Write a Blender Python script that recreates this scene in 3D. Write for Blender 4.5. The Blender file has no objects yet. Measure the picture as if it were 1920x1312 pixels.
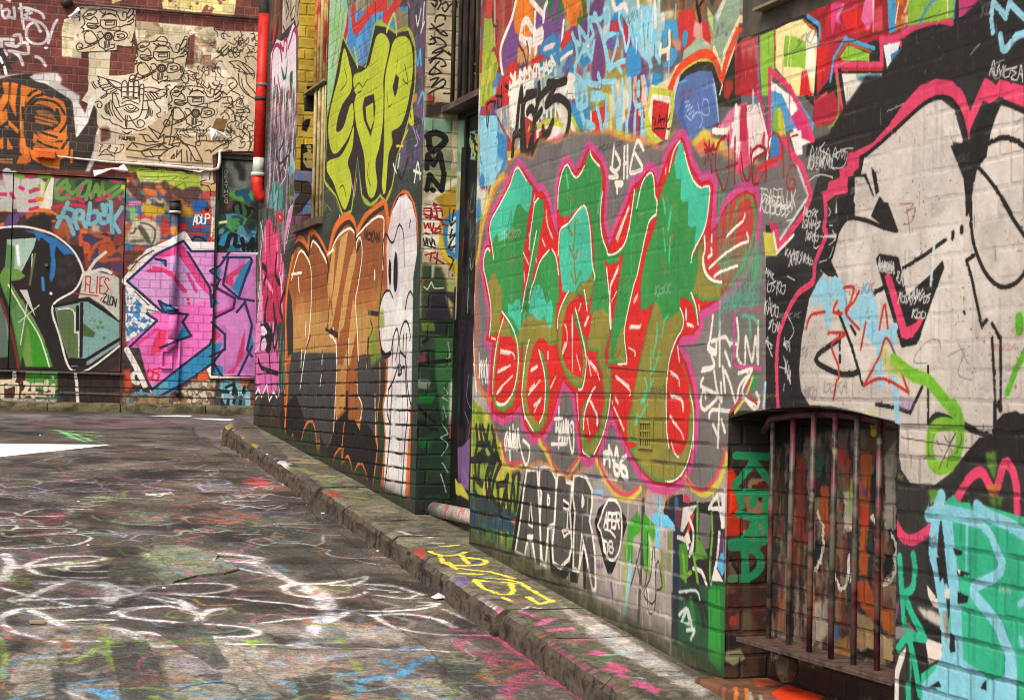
import bpy, bmesh, math, random, re
import numpy as np
from math import sin, cos, radians, pi
from mathutils import Vector, Matrix
C = bpy.context.scene
# ------------------------------------------------------------------ camera
PITCH, ROLL, TH, FPX, EYE = radians(1.727), radians(1.205), radians(19.08), 3434.5, 1.53
_fw = np.array([0, cos(PITCH), sin(PITCH)]); _rt = np.array([1., 0, 0]); _up = np.cross(_rt, _fw)
RT = _rt*cos(ROLL)+_up*sin(ROLL); UP = -_rt*sin(ROLL)+_up*cos(ROLL); FW = _fw
cam = bpy.data.cameras.new('camera'); camo = bpy.data.objects.new('camera', cam); C.collection.objects.link(camo)
m = Matrix([tuple(float(v) for v in (RT[i], UP[i], -FW[i], (0, 0, EYE)[i])) for i in range(3)]+[(0, 0, 0, 1)])
camo.matrix_world = m
cam.sensor_fit = 'HORIZONTAL'; cam.sensor_width = 36; cam.lens = 36*FPX/1920; cam.clip_start = .1; cam.clip_end = 500
C.camera = camo
# ------------------------------------------------------------------ light
SUN_EL, SUN_AZ = radians(48), radians(208)      # direction the light comes from, clockwise from +Y
w = bpy.data.worlds.new('World'); C.world = w; w.use_nodes = True
nt = w.node_tree; bg = nt.nodes['Background']
sky = nt.nodes.new('ShaderNodeTexSky'); sky.sky_type = 'NISHITA'; sky.sun_disc = False
sky.sun_elevation = SUN_EL; sky.sun_rotation = SUN_AZ; sky.dust_density = 4; sky.air_density = .7; sky.ozone_density = .4
nt.links.new(sky.outputs[0], bg.inputs[0]); bg.inputs[1].default_value = .15
sun = bpy.data.lights.new('sun', 'SUN'); sun.energy = 1.3; sun.angle = radians(24); sun.color = (1, .93, .82)
so = bpy.data.objects.new('sun', sun); C.collection.objects.link(so)
d = Vector((sin(SUN_AZ)*cos(SUN_EL), cos(SUN_AZ)*cos(SUN_EL), sin(SUN_EL)))
so.rotation_euler = d.to_track_quat('Z', 'Y').to_euler()
C.view_settings.view_transform = 'Standard'; C.view_settings.look = 'None'
C.view_settings.exposure = .80; C.view_settings.gamma = 1
C.cycles.filter_width = 1.05
ALB = .92                                       # paint reflectance scale
# ------------------------------------------------------------------ street frame: s along the facade, n out from it, z up
A = np.array([-sin(TH), cos(TH), 0]); N = np.array([-cos(TH), -sin(TH), 0]); DW = 2.9
SB = 19.0                                       # the far wall
def W3(s, n, z): return Vector(tuple(A*s+N*(n-DW)+np.array([0, 0, z+EYE])))
def zpath(s): return -(1.53-.09*np.asarray(s, float))
def zroad(s):
    s = np.asarray(s, float)
    a = -(1.53-.09*s)-.115; b = -.43+(s-13.5)*.0527
    t = np.clip((s-12.6)/1.8, 0, 1); t = t*t*(3-2*t)
    return np.clip(a*(1-t)+b*t, -1.9, -.15)
def kerb_n(s): return np.clip(.41-.0160*(np.asarray(s)-5.9), .26, .46)
# ------------------------------------------------------------------ objects
def mesh_obj(name, verts, faces, mat=None, parent=None, uvs=None, smooth=False):
    me = bpy.data.meshes.new(name); me.from_pydata([tuple(v) for v in verts], [], faces); me.update()
    if uvs is not None:
        l = me.uv_layers.new(name='UVMap')
        li = np.zeros(len(me.loops), int); me.loops.foreach_get('vertex_index', li)
        l.data.foreach_set('uv', np.asarray(uvs, np.float32)[li].ravel())
    if smooth: me.polygons.foreach_set('use_smooth', [True]*len(me.polygons))
    o = bpy.data.objects.new(name, me); C.collection.objects.link(o)
    if mat: me.materials.append(mat)
    if parent: o.parent = parent
    return o
def tag(o, label=None, cat=None, group=None, kind=None):
    for k, v in (('label', label), ('category', cat), ('group', group), ('kind', kind)):
        if v: o[k] = v
    return o
def empty(name, label, cat, group=None):
    o = bpy.data.objects.new(name, None); C.collection.objects.link(o); o.empty_display_size = .1
    return tag(o, label, cat, group)
class MB:
    """collects boxes / tubes in (s, n, z) street coordinates; links them as ONE mesh"""
    def __init__(s): s.v = []; s.f = []
    def box(self, s0, s1, n0, n1, z0, z1, jit=0):
        b = len(self.v)
        for s in (s0, s1):
            for n in (n0, n1):
                for z in (z0, z1): self.v.append((s, n, z))
        for q in ((0, 1, 3, 2), (4, 6, 7, 5), (0, 4, 5, 1), (2, 3, 7, 6), (0, 2, 6, 4), (1, 5, 7, 3)):
            self.f.append(tuple(b+i for i in q))
    def tube(self, pts, rad, seg=12, cap=True):
        pts = [np.array(p, float) for p in pts]; rad = rad if isinstance(rad, (list, tuple)) else [rad]*len(pts)
        rings = []; prev = None
        for i, p in enumerate(pts):
            t = pts[min(i+1, len(pts)-1)]-pts[max(i-1, 0)]; t = t/np.linalg.norm(t)
            if prev is None: a = np.cross(t, (0, 1, .01)) if abs(t[1]) < .9 else np.cross(t, (1, 0, 0))
            else: a = prev-t*(prev@t)
            a = a/np.linalg.norm(a); prev = a; b = np.cross(t, a); ring = []
            for k in range(seg):
                th = 2*pi*k/seg; ring.append(len(self.v)); self.v.append(tuple(p+rad[i]*(a*cos(th)+b*sin(th))))
            rings.append(ring)
        for r0, r1 in zip(rings, rings[1:]):
            for k in range(seg): self.f.append((r0[k], r0[(k+1) % seg], r1[(k+1) % seg], r1[k]))
        if cap: self.f.append(tuple(rings[0][::-1])); self.f.append(tuple(rings[-1]))
    def build(self, name, mat, parent=None, uvf=None, smooth=False, bevel=0):
        uv = [uvf(*p) for p in self.v] if uvf else None
        o = mesh_obj(name, [W3(*p) for p in self.v], self.f, mat, parent, uv, smooth)
        if bevel:
            md = o.modifiers.new('bevel', 'BEVEL'); md.width = bevel; md.segments = 2; md.limit_method = 'ANGLE'
        return o
# ------------------------------------------------------------------ photo pixel -> place, used only to read the traced lettering
def _ray(x, y):
    x = np.asarray(x, float)[..., None]; y = np.asarray(y, float)[..., None]
    return FW+RT*((x-960)/FPX)-UP*((y-656)/FPX)
def m_facade(n):
    def f(x, y):
        r = _ray(x, y); t = (n-DW)/(r@N); P = r*t[..., None]
        return P@A, P[..., 2], t
    return f
def m_cross(s):
    def f(x, y):
        r = _ray(x, y); t = s/(r@A); P = r*t[..., None]
        return P@N+DW, P[..., 2], t
    return f
def m_ground(x, y):
    r = _ray(x, y); lo = np.full(r.shape[:-1], 3.); hi = np.full(r.shape[:-1], 40.)
    for _ in range(34):
        t = (lo+hi)/2; P = r*t[..., None]; s = P@A; n = P@N+DW
        zg = np.where((n < kerb_n(s)) & (s < 15), zpath(s), zroad(s))
        below = P[..., 2] < zg; hi = np.where(below, t, hi); lo = np.where(below, lo, t)
    return s, n, t
# ------------------------------------------------------------------ painter: spray paint laid on a surface in metres
FR = {'P': (0, 0, 1), 'A1': (0, 0, 3.28), 'A2': (0, 380, 3.124), 'A3': (460, 0, 3.28), 'A4': (460, 380, 3.123), 'A5': (380, 740, 3.644),
      'A6': (880, 0, 3.281), 'A7': (880, 400, 3.281), 'A8': (860, 780, 2.467), 'B1': (1380, 0, 3.28), 'B2': (1380, 380, 3.124),
      'B3': (1320, 740, 2.293), 'G1': (0, 760, 3.692), 'G2': (0, 1000, 3.097), 'G3': (560, 1000, 3.2), 'C1': (740, 0, 4.375),
      'C2': (740, 300, 4.375), 'C3': (740, 600, 2.915), 'C4': (460, 0, 5.25), 'C5': (460, 250, 5.25), 'C6': (460, 500, 3.75),
      'C7': (600, 400, 4.373), 'C8': (600, 680, 4.373), 'D1': (1330, 760, 4.685), 'D2': (1330, 1020, 4.492), 'D3': (1100, 1000, 4.206),
      'D4': (1660, 760, 4.685), 'D5': (1660, 1020, 4.492), 'D6': (1350, 0, 7.11), 'E1': (0, 0, 7.29), 'E2': (230, 640, 7.68),
      'E3': (0, 640, 8), 'E4': (0, 290, 7.68), 'E5': (230, 290, 7.11), 'E6': (0, 130, 6.56), 'E7': (150, 120, 6.56), 'E8': (310, 50, 5.047),
      'H1': (880, 280, 4.686), 'H2': (1140, 240, 4.373), 'H3': (880, 540, 4.686), 'H4': (1140, 540, 4.373), 'H5': (940, 740, 6.4),
      'H6': (1140, 760, 6.562), 'I1': (890, 0, 6.562), 'I2': (1130, 0, 6.559), 'I3': (890, 150, 6.562), 'I4': (1130, 150, 6.559),
      'I5': (870, 800, 4.373), 'I6': (1100, 880, 4.1), 'I7': (1380, 240, 5.468), 'I8': (1420, 440, 3.861), 'M1': (0, 0, 7.29), 'M2': (99.5, 59.8, 7.29), 'M3': (163.5, 143.9, 7.29)}
_cur = 'P'
def fr(k):
    global _cur; _cur = k
def pts(s):
    """'x,y x,y @H3 x,y' -> photo pixels"""
    if not isinstance(s, str): return np.array(s, float)
    k = _cur; out = []
    for w_ in s.split():
        if w_[0] == '@': k = w_[1:]; continue
        a, b = w_.split(','); ox, oy, q = FR[k]; out.append((ox+float(a)/q, oy+float(b)/q))
    return np.array(out)
def hexc(h):
    if not isinstance(h, str): return np.array(h, float)
    h = h.lstrip('#')
    if len(h) == 3: h = ''.join(c*2 for c in h)
    return np.array([int(h[i:i+2], 16)/255 for i in (0, 2, 4)])
def crom(p, closed=False, step=6.):
    n = len(p)
    if n < 3: return p
    out = []
    idx = range(n) if closed else range(n-1)
    for i in idx:
        if closed: p0, p1, p2, p3 = p[(i-1) % n], p[i], p[(i+1) % n], p[(i+2) % n]
        else: p0, p1, p2, p3 = p[max(i-1, 0)], p[i], p[i+1], p[min(i+2, n-1)]
        k = int(max(2, min(14, np.linalg.norm(p2-p1)/step)))
        t = np.arange(k)[:, None]/k
        out.append(.5*((2*p1)+(-p0+p2)*t+(2*p0-5*p1+4*p2-p3)*t*t+(-p0+3*p1-3*p2+p3)*t**3))
    if not closed: out.append(p[-1:])
    return np.concatenate(out)
def noise2(h, w_, cell, rng, octv=3):
    out = np.zeros((h, w_), np.float32); amp = 1; tot = 0
    for _ in range(octv):
        gh, gw = int(h/cell)+3, int(w_/cell)+3
        g = rng.random((gh, gw)).astype(np.float32)
        y = np.arange(h)/cell; x = np.arange(w_)/cell
        y0 = y.astype(int); x0 = x.astype(int); fy = (y-y0)[:, None]; fx = (x-x0)[None]
        fy = (fy*fy*(3-2*fy)).astype(np.float32); fx = (fx*fx*(3-2*fx)).astype(np.float32)
        a = g[y0][:, x0]; b = g[y0][:, x0+1]; c = g[y0+1][:, x0]; d_ = g[y0+1][:, x0+1]
        out += amp*((a*(1-fx)+b*fx)*(1-fy)+(c*(1-fx)+d_*fx)*fy); tot += amp; amp *= .5; cell = max(cell/2, 1.01)
    return out/tot
def boxblur(a, r):
    r = int(r)
    if r < 1: return a
    for ax in (0, 1):
        pad = [(0, 0), (0, 0)]; pad[ax] = (r+1, r)
        c = np.cumsum(np.pad(a, pad, mode='constant'), axis=ax, dtype=np.float64)
        a = ((c[2*r+1:]-c[:-(2*r+1)]) if ax == 0 else (c[:, 2*r+1:]-c[:, :-(2*r+1)]))/(2*r+1)
    return a.astype(np.float32)
class Canvas:
    def __init__(s, name, u0, u1, v0, v1, res, mapf, base, seed=0):
        s.name = name; s.u0, s.u1, s.v0, s.v1, s.res = u0, u1, v0, v1, res
        s.w = int(round((u1-u0)/res)); s.h = int(round((v1-v0)/res)); s.map = mapf
        s.im = np.empty((s.h, s.w, 3), np.float32); s.im[:] = hexc(base); s.rng = np.random.default_rng(seed); s.clip = None; s.ws = 1; s.over = 0; s.drip = 0
    def tx(s, P):
        u, v, t = s.map(P[:, 0], P[:, 1])
        return np.stack([(u-s.u0)/s.res, (v-s.v0)/s.res], 1), float(np.mean(t))/FPX/s.res   # texels, texels per photo px
    def comp(s, x0, y0, a, col):
        h, w_ = a.shape; sub = s.im[y0:y0+h, x0:x0+w_]
        if not h or not w_: return
        if s.clip is not None: a = a*s.clip[y0:y0+h, x0:x0+w_]
        c = col[y0:y0+h, x0:x0+w_] if isinstance(col, np.ndarray) and col.ndim == 3 else hexc(col).astype(np.float32)
        sub += (c-sub)*a[..., None]
    def cover(s, Q, pad=0):
        """anti-aliased even-odd coverage of polygon Q (texels)"""
        x0 = max(int(Q[:, 0].min())-pad-1, 0); x1 = min(int(Q[:, 0].max())+pad+2, s.w)
        y0 = max(int(Q[:, 1].min())-pad-1, 0); y1 = min(int(Q[:, 1].max())+pad+2, s.h)
        if x1 <= x0 or y1 <= y0: return 0, 0, np.zeros((0, 0), np.float32)
        H_, W_ = y1-y0, x1-x0; acc = np.zeros((H_*3, W_+2))
        R_ = np.roll(Q, -1, 0); rows = y0+(np.arange(H_*3)+.5)/3
        ri, xs = [], []
        for (ax, ay), (bx, by) in zip(Q, R_):
            if ay == by: continue
            lo, hi = (ay, by) if ay < by else (by, ay)
            k0 = np.searchsorted(rows, lo); k1 = np.searchsorted(rows, hi)
            if k1 <= k0: continue
            k = np.arange(k0, k1); ri.append(k); xs.append(ax+(rows[k]-ay)*(bx-ax)/(by-ay)-x0)
        if not ri: return 0, 0, np.zeros((0, 0), np.float32)
        ri = np.concatenate(ri); xs = np.clip(np.concatenate(xs), 0, W_)
        o = np.lexsort((xs, ri)); ri = ri[o]; xs = xs[o]
        first = np.r_[True, ri[1:] != ri[:-1]]; st = np.maximum.accumulate(np.where(first, np.arange(len(ri)), 0))
        sg = np.where((np.arange(len(ri))-st) % 2 == 0, 1., -1.)
        xi = xs.astype(int); f = xs-xi
        np.add.at(acc, (ri, xi), sg*(1-f)); np.add.at(acc, (ri, xi+1), sg*f)
        cov = np.cumsum(acc, 1)[:, :W_].reshape(H_, 3, W_).mean(1)
        return x0, y0, np.clip(cov, 0, 1).astype(np.float32)
    def F(s, col, p, sm=0, soft=0, op=1):
        P = pts(p); P = crom(P, True) if sm else P
        Q, k = s.tx(P); r = soft*k/2
        x0, y0, a = s.cover(Q, int(r*2)+1)
        if not a.size: return
        if r >= 1: a = boxblur(boxblur(a, r/1.4), r/1.4)
        if s.over and a.size < 4e5: s.comp(x0, y0, boxblur(boxblur(a, 3*k), 3*k)*s.over*op, col)
        s.comp(x0, y0, a*op, col)
    def mask(s, p, soft=0):
        m_ = np.zeros((s.h, s.w), np.float32); Q, k = s.tx(pts(p)); x0, y0, a = s.cover(Q, int(soft*k)+1)
        if soft: a = boxblur(boxblur(a, soft*k/2.8), soft*k/2.8)
        m_[y0:y0+a.shape[0], x0:x0+a.shape[1]] = a; return m_
    def S(s, col, wd, p, sm=1, soft=.8, op=1, w2=None):
        P = pts(p)
        if len(P) == 1: P = np.concatenate([P, P+.4])
        P = crom(P) if sm else P
        wd *= s.ws; w2 = None if w2 is None else w2*s.ws
        Q, k = s.tx(P); s.cap(col, Q, wd*k/2, (w2 if w2 is not None else wd)*k/2, max(soft*k, .9), op)
    def cap(s, col, Q, r0, r1, sf, op=1):
        rm = max(r0, r1)+sf+1+(min(7, 1.2*max(r0, r1)) if s.over else 0)
        x0 = max(int(Q[:, 0].min()-rm), 0); x1 = min(int(Q[:, 0].max()+rm)+1, s.w)
        y0 = max(int(Q[:, 1].min()-rm), 0); y1 = min(int(Q[:, 1].max()+rm)+1, s.h)
        if x1 <= x0 or y1 <= y0: return
        buf = np.zeros((y1-y0, x1-x0), np.float32); n = len(Q)-1
        for i in range(n):
            a, b = Q[i], Q[i+1]; ra = r0+(r1-r0)*(i+.5)/n
            bx0 = max(int(min(a[0], b[0])-rm), x0); bx1 = min(int(max(a[0], b[0])+rm)+1, x1)
            by0 = max(int(min(a[1], b[1])-rm), y0); by1 = min(int(max(a[1], b[1])+rm)+1, y1)
            if bx1 <= bx0 or by1 <= by0: continue
            X = (np.arange(bx0, bx1)+.5-a[0])[None]; Y = (np.arange(by0, by1)+.5-a[1])[:, None]
            d_ = b-a; L = d_@d_+1e-9; t = np.clip((X*d_[0]+Y*d_[1])/L, 0, 1)
            ds = np.sqrt((X-t*d_[0])**2+(Y-t*d_[1])**2)
            al = np.clip((ra-ds)/sf+.5, 0, 1)
            if s.over: al = np.maximum(al, s.over*.8*np.clip(1-(ds-ra)/(rm-ra), 0, 1)**2)
            v = buf[by0-y0:by1-y0, bx0-x0:bx1-x0]
            np.maximum(v, al, out=v)
        buf = buf*buf*(3-2*buf)
        s.comp(x0, y0, buf*op, col)
        if s.drip and max(r0, r1) > 3 and op > .8 and s.rng.random() < s.drip and n > 1:
            i = int(s.rng.integers(1, n)); q = Q[i]; L = (.03+.12*s.rng.random()**2)/s.res; dr = s.drip; s.drip = 0
            s.cap(col, np.array([q, q+[0, -L*.5], q+[.5, -L]]), min(r0*.35, 2.2), 1.0, 1., .85); s.drip = dr
    def multi(s, col, wd, groups, **k):
        for g in groups.split(';'):
            if g.strip(): s.S(col, wd, g, **k)
    def dots(s, col, wd, p, **k):
        for q in pts(p): s.S(col, wd, [q], **k)
    def drips(s, col, wd, p, ln, op=.9, seed=1):
        """thin vertical runs below the given points, length in photo px"""
        r = np.random.default_rng(seed)
        for q in pts(p):
            L = ln*(.4+r.random()); s.S(col, wd, [q, q+np.array([-L*.01, L*.6]), q+np.array([-L*.02, L])], op=op)
    def patch(s, p, pal, cell, seed=0, soft=0, op=1, sharp=5, stretch=1.):
        """irregular fields of several paints inside an outline; cell in metres"""
        Q, k = s.tx(pts(p)); x0, y0, a = s.cover(Q, int(soft*k)+1)
        if not a.size: return
        if soft: a = boxblur(boxblur(a, soft*k/2.8), soft*k/2.8)
        r = np.random.default_rng(seed); h, w_ = a.shape; best = None; c = cell/s.res
        out = np.zeros((h, w_, 3), np.float32); wt = np.zeros((h, w_), np.float32)
        for q in pal:
            hh = h if stretch == 1 else int(h/stretch)+2; nn = noise2(hh, w_, c, r, 3)
            if stretch != 1: nn = nn[np.minimum((np.arange(h)/stretch).astype(int), hh-1)]
            e = np.exp((nn-.5)*sharp*10); out += hexc(q).astype(np.float32)*e[..., None]; wt += e
        out /= wt[..., None]; full = s.im[y0:y0+h, x0:x0+w_]; full += (out-full)*(a*op)[..., None]
    def scrib(s, col, wd, a, b, hgt, n, seed=0, op=1, slant=.2, soft=.8):
        """a loopy handwritten tag from a to b (photo px of current frame), hgt in photo px"""
        r = np.random.default_rng(seed); P = pts(a+' '+b); p0, p1 = P[0], P[1]
        d_ = (p1-p0)/n; up = np.array([0., -1.])*hgt; L = [p0]
        for i in range(n):
            k = r.integers(0, 5); o = p0+d_*i; J = lambda x, y: o+d_*(x+slant*y)*1.0+up*(y+r.normal()*.07)
            pat = [[(0, 0), (.2, 1), (.5, .1), (.8, .9), (.9, 0)], [(.1, .9), (.1, 0), (.8, .1), (.9, .7), (.3, .6)], [(.8, .9), (.1, .6), (.7, .4), (.1, 0)],
                   [(0, 0), (.4, 1.05), (.8, 0), (.6, .4), (.15, .45)], [(.1, 1), (.15, 0), (.15, .6), (.8, .95), (.3, .5), (.9, -.1)]][k]
            if i % 3 == 2 and len(L) > 2: s.S(col, wd, np.array(L), op=op, soft=soft); L = []
            L += [J(x, y) for x, y in pat]
        if len(L) > 1: s.S(col, wd, np.array(L), op=op, soft=soft)
    def text(s, txt, col, wd, a, b, up, op=1, slant=0, sm=0, gap=.25, soft=.7, dist=0, seed=0):
        """stroke lettering: baseline a->b, up = letter height vector, in photo px of the current frame"""
        P = pts(a+' '+b); p0, p1 = P; q = FR[_cur][2]; u = np.array(up, float)/q; r = np.random.default_rng(seed)
        n = len(txt); dv = (p1-p0)/n
        for i, ch in enumerate(txt):
            for st in FONT.get(ch, '').split():
                L = [p0+dv*(i+(1-gap)*(int(c[0])/4+r.normal()*dist)+slant*int(c[1])/6)+u*(int(c[1])/6+r.normal()*dist) for c in re.findall('..', st)]
                s.S(col, wd, np.array(L), sm=sm, op=op, soft=soft)
FONT = {'A': '002640 1232', 'B': '0006360535240343413000 0333', 'C': '4536160501103041', 'D': '00062644422000', 'E': '46060040 0333', 'F': '460600 0333',
        'G': '453616050110304143 4323', 'H': '0006 4046 0343', 'I': '2026', 'J': '46412010 01', 'K': '0006 4603 0340', 'L': '060040', 'M': '0006234640',
        'N': '00064046', 'O': '1030414536160501 0110', 'P': '00063645443303', 'Q': '1030414536160501 0110 2240', 'R': '00063645443303 2340',
        'S': '453616050423423110', 'T': '0646 2620', 'U': '060110304146', 'V': '062046', 'W': '0610243046', 'X': '0046 0640', 'Y': '0623 4620',
        'Z': '06460040', '0': '1030414536160501 0110', '1': '152620', '2': '05163645440040', '3': '0516364534233442311001', '4': '300346 3036', '6': '45361605011030414333 03',
        '8': '13040516364544331302011030414233', '.': '2021', '!': '2622 2120', '?': '051636454423222120', '*': '2125 1234 1432', '"': '1614 3634', '-': '0343', '/': '0046', '=': '0444 0242', '9': '103041453616050413334'+'2', '5': '46060333423010', '7': '064620'}
def weather(cv, amp, cell, gam, seed, sat=1):
    """wobble the paint edges the way a spray can on rough brick does; settle the paint values"""
    r = np.random.default_rng(seed); dx = (noise2(cv.h, cv.w, cell/cv.res, r, 3)-.5)*2*amp/cv.res; dy = (noise2(cv.h, cv.w, cell/cv.res, r, 3)-.5)*2*amp/cv.res
    Y, X = np.mgrid[0:cv.h, 0:cv.w]; cv.im = cv.im[np.clip((Y+dy+.5).astype(int), 0, cv.h-1), np.clip((X+dx+.5).astype(int), 0, cv.w-1)]
    cv.im = np.clip(cv.im, 0, 1)**gam; g = cv.im.mean(-1, keepdims=True); cv.im = g+(cv.im-g)*sat
def to_image(cv, light=True):
    im = np.clip(cv.im, 0, 1)
    lin = im if not light else im*1.0
    buf = np.ones((cv.h, cv.w, 4), np.float32); buf[..., :3] = lin
    g = bpy.data.images.new(cv.name, cv.w, cv.h, alpha=False); g.colorspace_settings.name = 'sRGB' if light else 'Non-Color'
    g.pixels.foreach_set(buf.ravel()); g.update(); g.pack(); return g
# ================================================================== painted wall along the lane (right side)
FA = Canvas('facade_paint', 4.0, 14.95, -1.25, 3.6, .0036, m_facade(0), '#6e6a61', 1); FA.over = .3; FA.drip = .22
GRN, TUR, OLV, RED, PNK, CRM, GRY = '#3f994c', '#47c29d', '#968d3a', '#db2b22', '#cf4f88', '#f2e7d2', '#79746c'
DKG, BLK = '#454a40', '#2b2926'
def centre_ground():
    c = FA
    # grey ground of the piece with yellow and pink glow
    g = '@H1 250,300 330,170 430,60 560,100 620,-60 760,-40 900,-120 @H2 0,60 130,120 350,160 450,200 540,60 680,140 760,250 860,200 1000,260 1160,300 @P 1440,322 1470,330 1470,420 1450,480 1436,520 1436,765 1366,778 1366,860 @H6 1400,640 1330,860 1180,1010 1030,980 960,900 @P 1250,928 1225,900 1200,930 1180,925 1150,895 1128,862 1110,862 1065,892 1040,870 1010,860 992,868 960,880 945,850 @H3 210,1180 160,980 90,860 55,600 70,200 @H1 60,1250 80,900 120,700'
    c.F('#d9b53a', g, soft=14); c.S('#d8c23c', 14, g+' @H1 250,300', sm=0, soft=16, op=.6)
    c.S('#dd5f4f', 16, g+' @H1 250,300', sm=0, soft=16, op=.55); c.F('#8b6f74', g, soft=8); c.F(GRY, g, soft=16)
    c.patch(g, ['#7a756c', '#86817a', '#6b665f'], .35, 5, soft=12, op=.55)
def centre_piece():
    c = FA
    sil = '@H1 430,145 500,235 575,340 600,385 640,375 690,470 740,690 785,800 772,560 778,330 805,200 850,118 900,190 930,215 975,165 1040,0 1090,40 1160,125 1195,250 1175,640 1230,880 @H2 10,980 60,840 150,640 200,490 260,440 330,352 375,375 405,500 440,380 500,215 590,90 620,100 680,320 760,455 830,435 862,480 835,870 900,800 960,660 1060,560 1130,525 1200,560 1228,700 1190,950 1100,1180 1000,1295 @H4 880,110 735,190 748,300 700,375 600,385 560,480 640,620 690,800 715,1000 @H6 1062,200 1055,450 995,700 900,890 760,985 560,950 400,790 270,560 180,370 70,150 @H5 1330,110 1290,250 1200,560 1140,715 1040,765 960,700 925,400 880,0 @H3 920,920 820,800 780,950 720,1150 640,1295 560,1300 485,1200 450,1010 390,1090 290,1135 205,1090 175,950 195,600 210,475 150,450 165,400 185,200 130,-90 @H1 112,1010 150,850 185,850 165,700 185,620 340,320'
    c.S(PNK, 34, sil+' @H1 430,145', sm=0, soft=4); c.F(RED, sil, soft=1.5)
    c.S('#b52020', 5, sil+' @H1 430,145', sm=0, soft=2, op=.6)
    b1 = '@H1 425,158 500,265 555,345 548,450 520,560 500,750 475,900 468,1312 @H3 458,200 500,0 540,-40 @H1 560,1190 600,1020 650,930 700,885 750,930 780,1080 790,1312 @H3 765,150 760,300 772,480 720,500 685,520 695,800 700,950 672,1180 600,1275 540,1250 490,1150 462,950 465,700 478,480 450,500 437,800 380,1030 290,1088 230,1050 203,950 205,700 238,400 168,420 190,200 160,0 @H1 122,1020 140,900 165,870 215,960 195,830 178,720 192,625 350,330'
    b1s = '@H1 600,430 650,450 655,560 640,650 560,1100 510,1312 485,1312 520,1100 540,860 525,880 560,560 575,480'
    b2 = '@H1 790,560 778,500 785,320 825,185 860,140 925,245 955,245 1010,160 1045,20 1080,80 1150,150 1165,260 1150,600 1170,760 1215,890 1250,940 @H2 0,1050 60,1040 130,980 170,830 200,640 225,505 262,500 290,430 340,370 372,400 385,560 402,600 395,715 340,780 290,960 240,1200 @H4 205,0 140,300 135,420 155,600 140,625 70,640 @H3 1200,660 1190,560 1250,350 1228,0 @H1 1205,1040 1190,990 1140,1000 @H3 1060,200 1035,420 1045,545 1130,560 1120,600 1180,740 @H5 1230,0 1210,200 1170,420 1050,585 1000,500 985,380 990,180 1080,0 @H3 1100,880 1085,860 1060,930 1000,1100 @H5 940,330 965,560 975,690 1060,745 1110,715 1200,500 1290,230 1310,0 @H3 1245,720 1180,700 1180,680 1195,660 @H1 1228,1312 1210,1060'
    stem = '@H1 1045,20 1080,80 1150,150 1165,260 1150,600 1170,760 1215,890 1250,940 1312,930 1312,990 1230,1015 1185,960 1228,1312 @H3 1245,350 1190,560 1195,660 1245,700 1248,900 1190,1240 @H5 1225,490 1110,718 1060,745 985,710 965,560 945,330 990,100 1080,0 1050,50 1000,180 985,380 1000,500 1050,585 1170,420 1225,150 1240,0 @H3 1175,900 1165,740 1115,610 1135,560 1040,545 1035,420 1060,200 1095,0 @H1 1100,1000 1080,700 1050,540 1010,480 960,510 870,600 800,590 778,500 785,320 825,185 860,140 925,245 955,245 1010,160'
    lobe = '@H1 810,690 870,650 960,530 1010,495 1050,600 1078,900 1102,1110 1080,1260 1060,1312 @H3 1035,200 1000,60 940,50 1010,300 1030,600 1015,760 990,885 920,860 850,780 800,650 775,500 785,250 830,120 870,40 @H1 820,1250 792,1000 790,800'
    hook = '@H2 340,375 372,400 382,540 402,600 395,715 340,780 290,960 240,1200 @H4 205,0 140,300 135,420 155,600 140,625 0,620 5,500 30,350 85,0 @H2 110,1130 130,1010 60,1110 -30,1080 -30,1030 60,1035 130,960 170,830 200,640 225,505 262,500 290,430'
    b4 = '@H2 590,112 612,130 640,280 730,480 830,480 830,620 790,830 680,1100 760,960 790,880 775,1000 800,1200 860,1260 930,1270 @P 1352,530 1352,560 @H4 880,100 780,110 700,60 735,190 735,300 690,120 650,90 590,75 590,170 618,230 615,325 560,420 510,560 490,690 478,850 480,1140 500,1300 @H6 800,600 860,620 980,380 1000,0 985,-150 @H4 620,640 570,580 640,700 695,900 710,1000 @H6 1045,300 1038,420 985,680 900,870 760,945 560,920 430,800 330,650 270,540 380,480 240,420 240,180 300,0 @H4 195,1010 200,900 260,600 330,300 380,110 320,170 270,180 268,0 @H2 278,1200 320,1000 400,760 410,600 470,440 530,300'
    ss = [b1, b1s, stem, lobe, hook, b4]
    for b in ss: c.F(GRN, b, soft=1)
    M = c.mask(ss[0])
    for b in ss[1:]: M = np.maximum(M, c.mask(b))
    c.clip = M
    # olive lower zone with ragged upper border
    ol = '@P 895,900 @H3 100,-30 @H1 160,1200 190,1100 230,1090 260,1200 @H3 270,-40 290,60 270,250 300,300 360,420 430,430 440,330 500,260 560,240 620,260 700,300 740,260 @H1 820,1250 860,1230 940,1250 1000,1160 1060,1060 1102,1080 @H3 1075,60 1085,210 1130,200 1170,170 1240,260 1245,620 1240,700 1330,680 @H4 40,560 80,420 110,330 150,310 200,500 265,180 330,190 380,100 420,150 460,300 500,250 600,180 660,170 @H2 740,1150 740,1000 800,1000 @P 1352,520 1352,640 1290,930 900,950'
    c.F(OLV, ol, soft=2)
    for b in ss: c.S(GRN, 11, b, sm=0, soft=3, op=.75)
    fr('H1')
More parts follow.
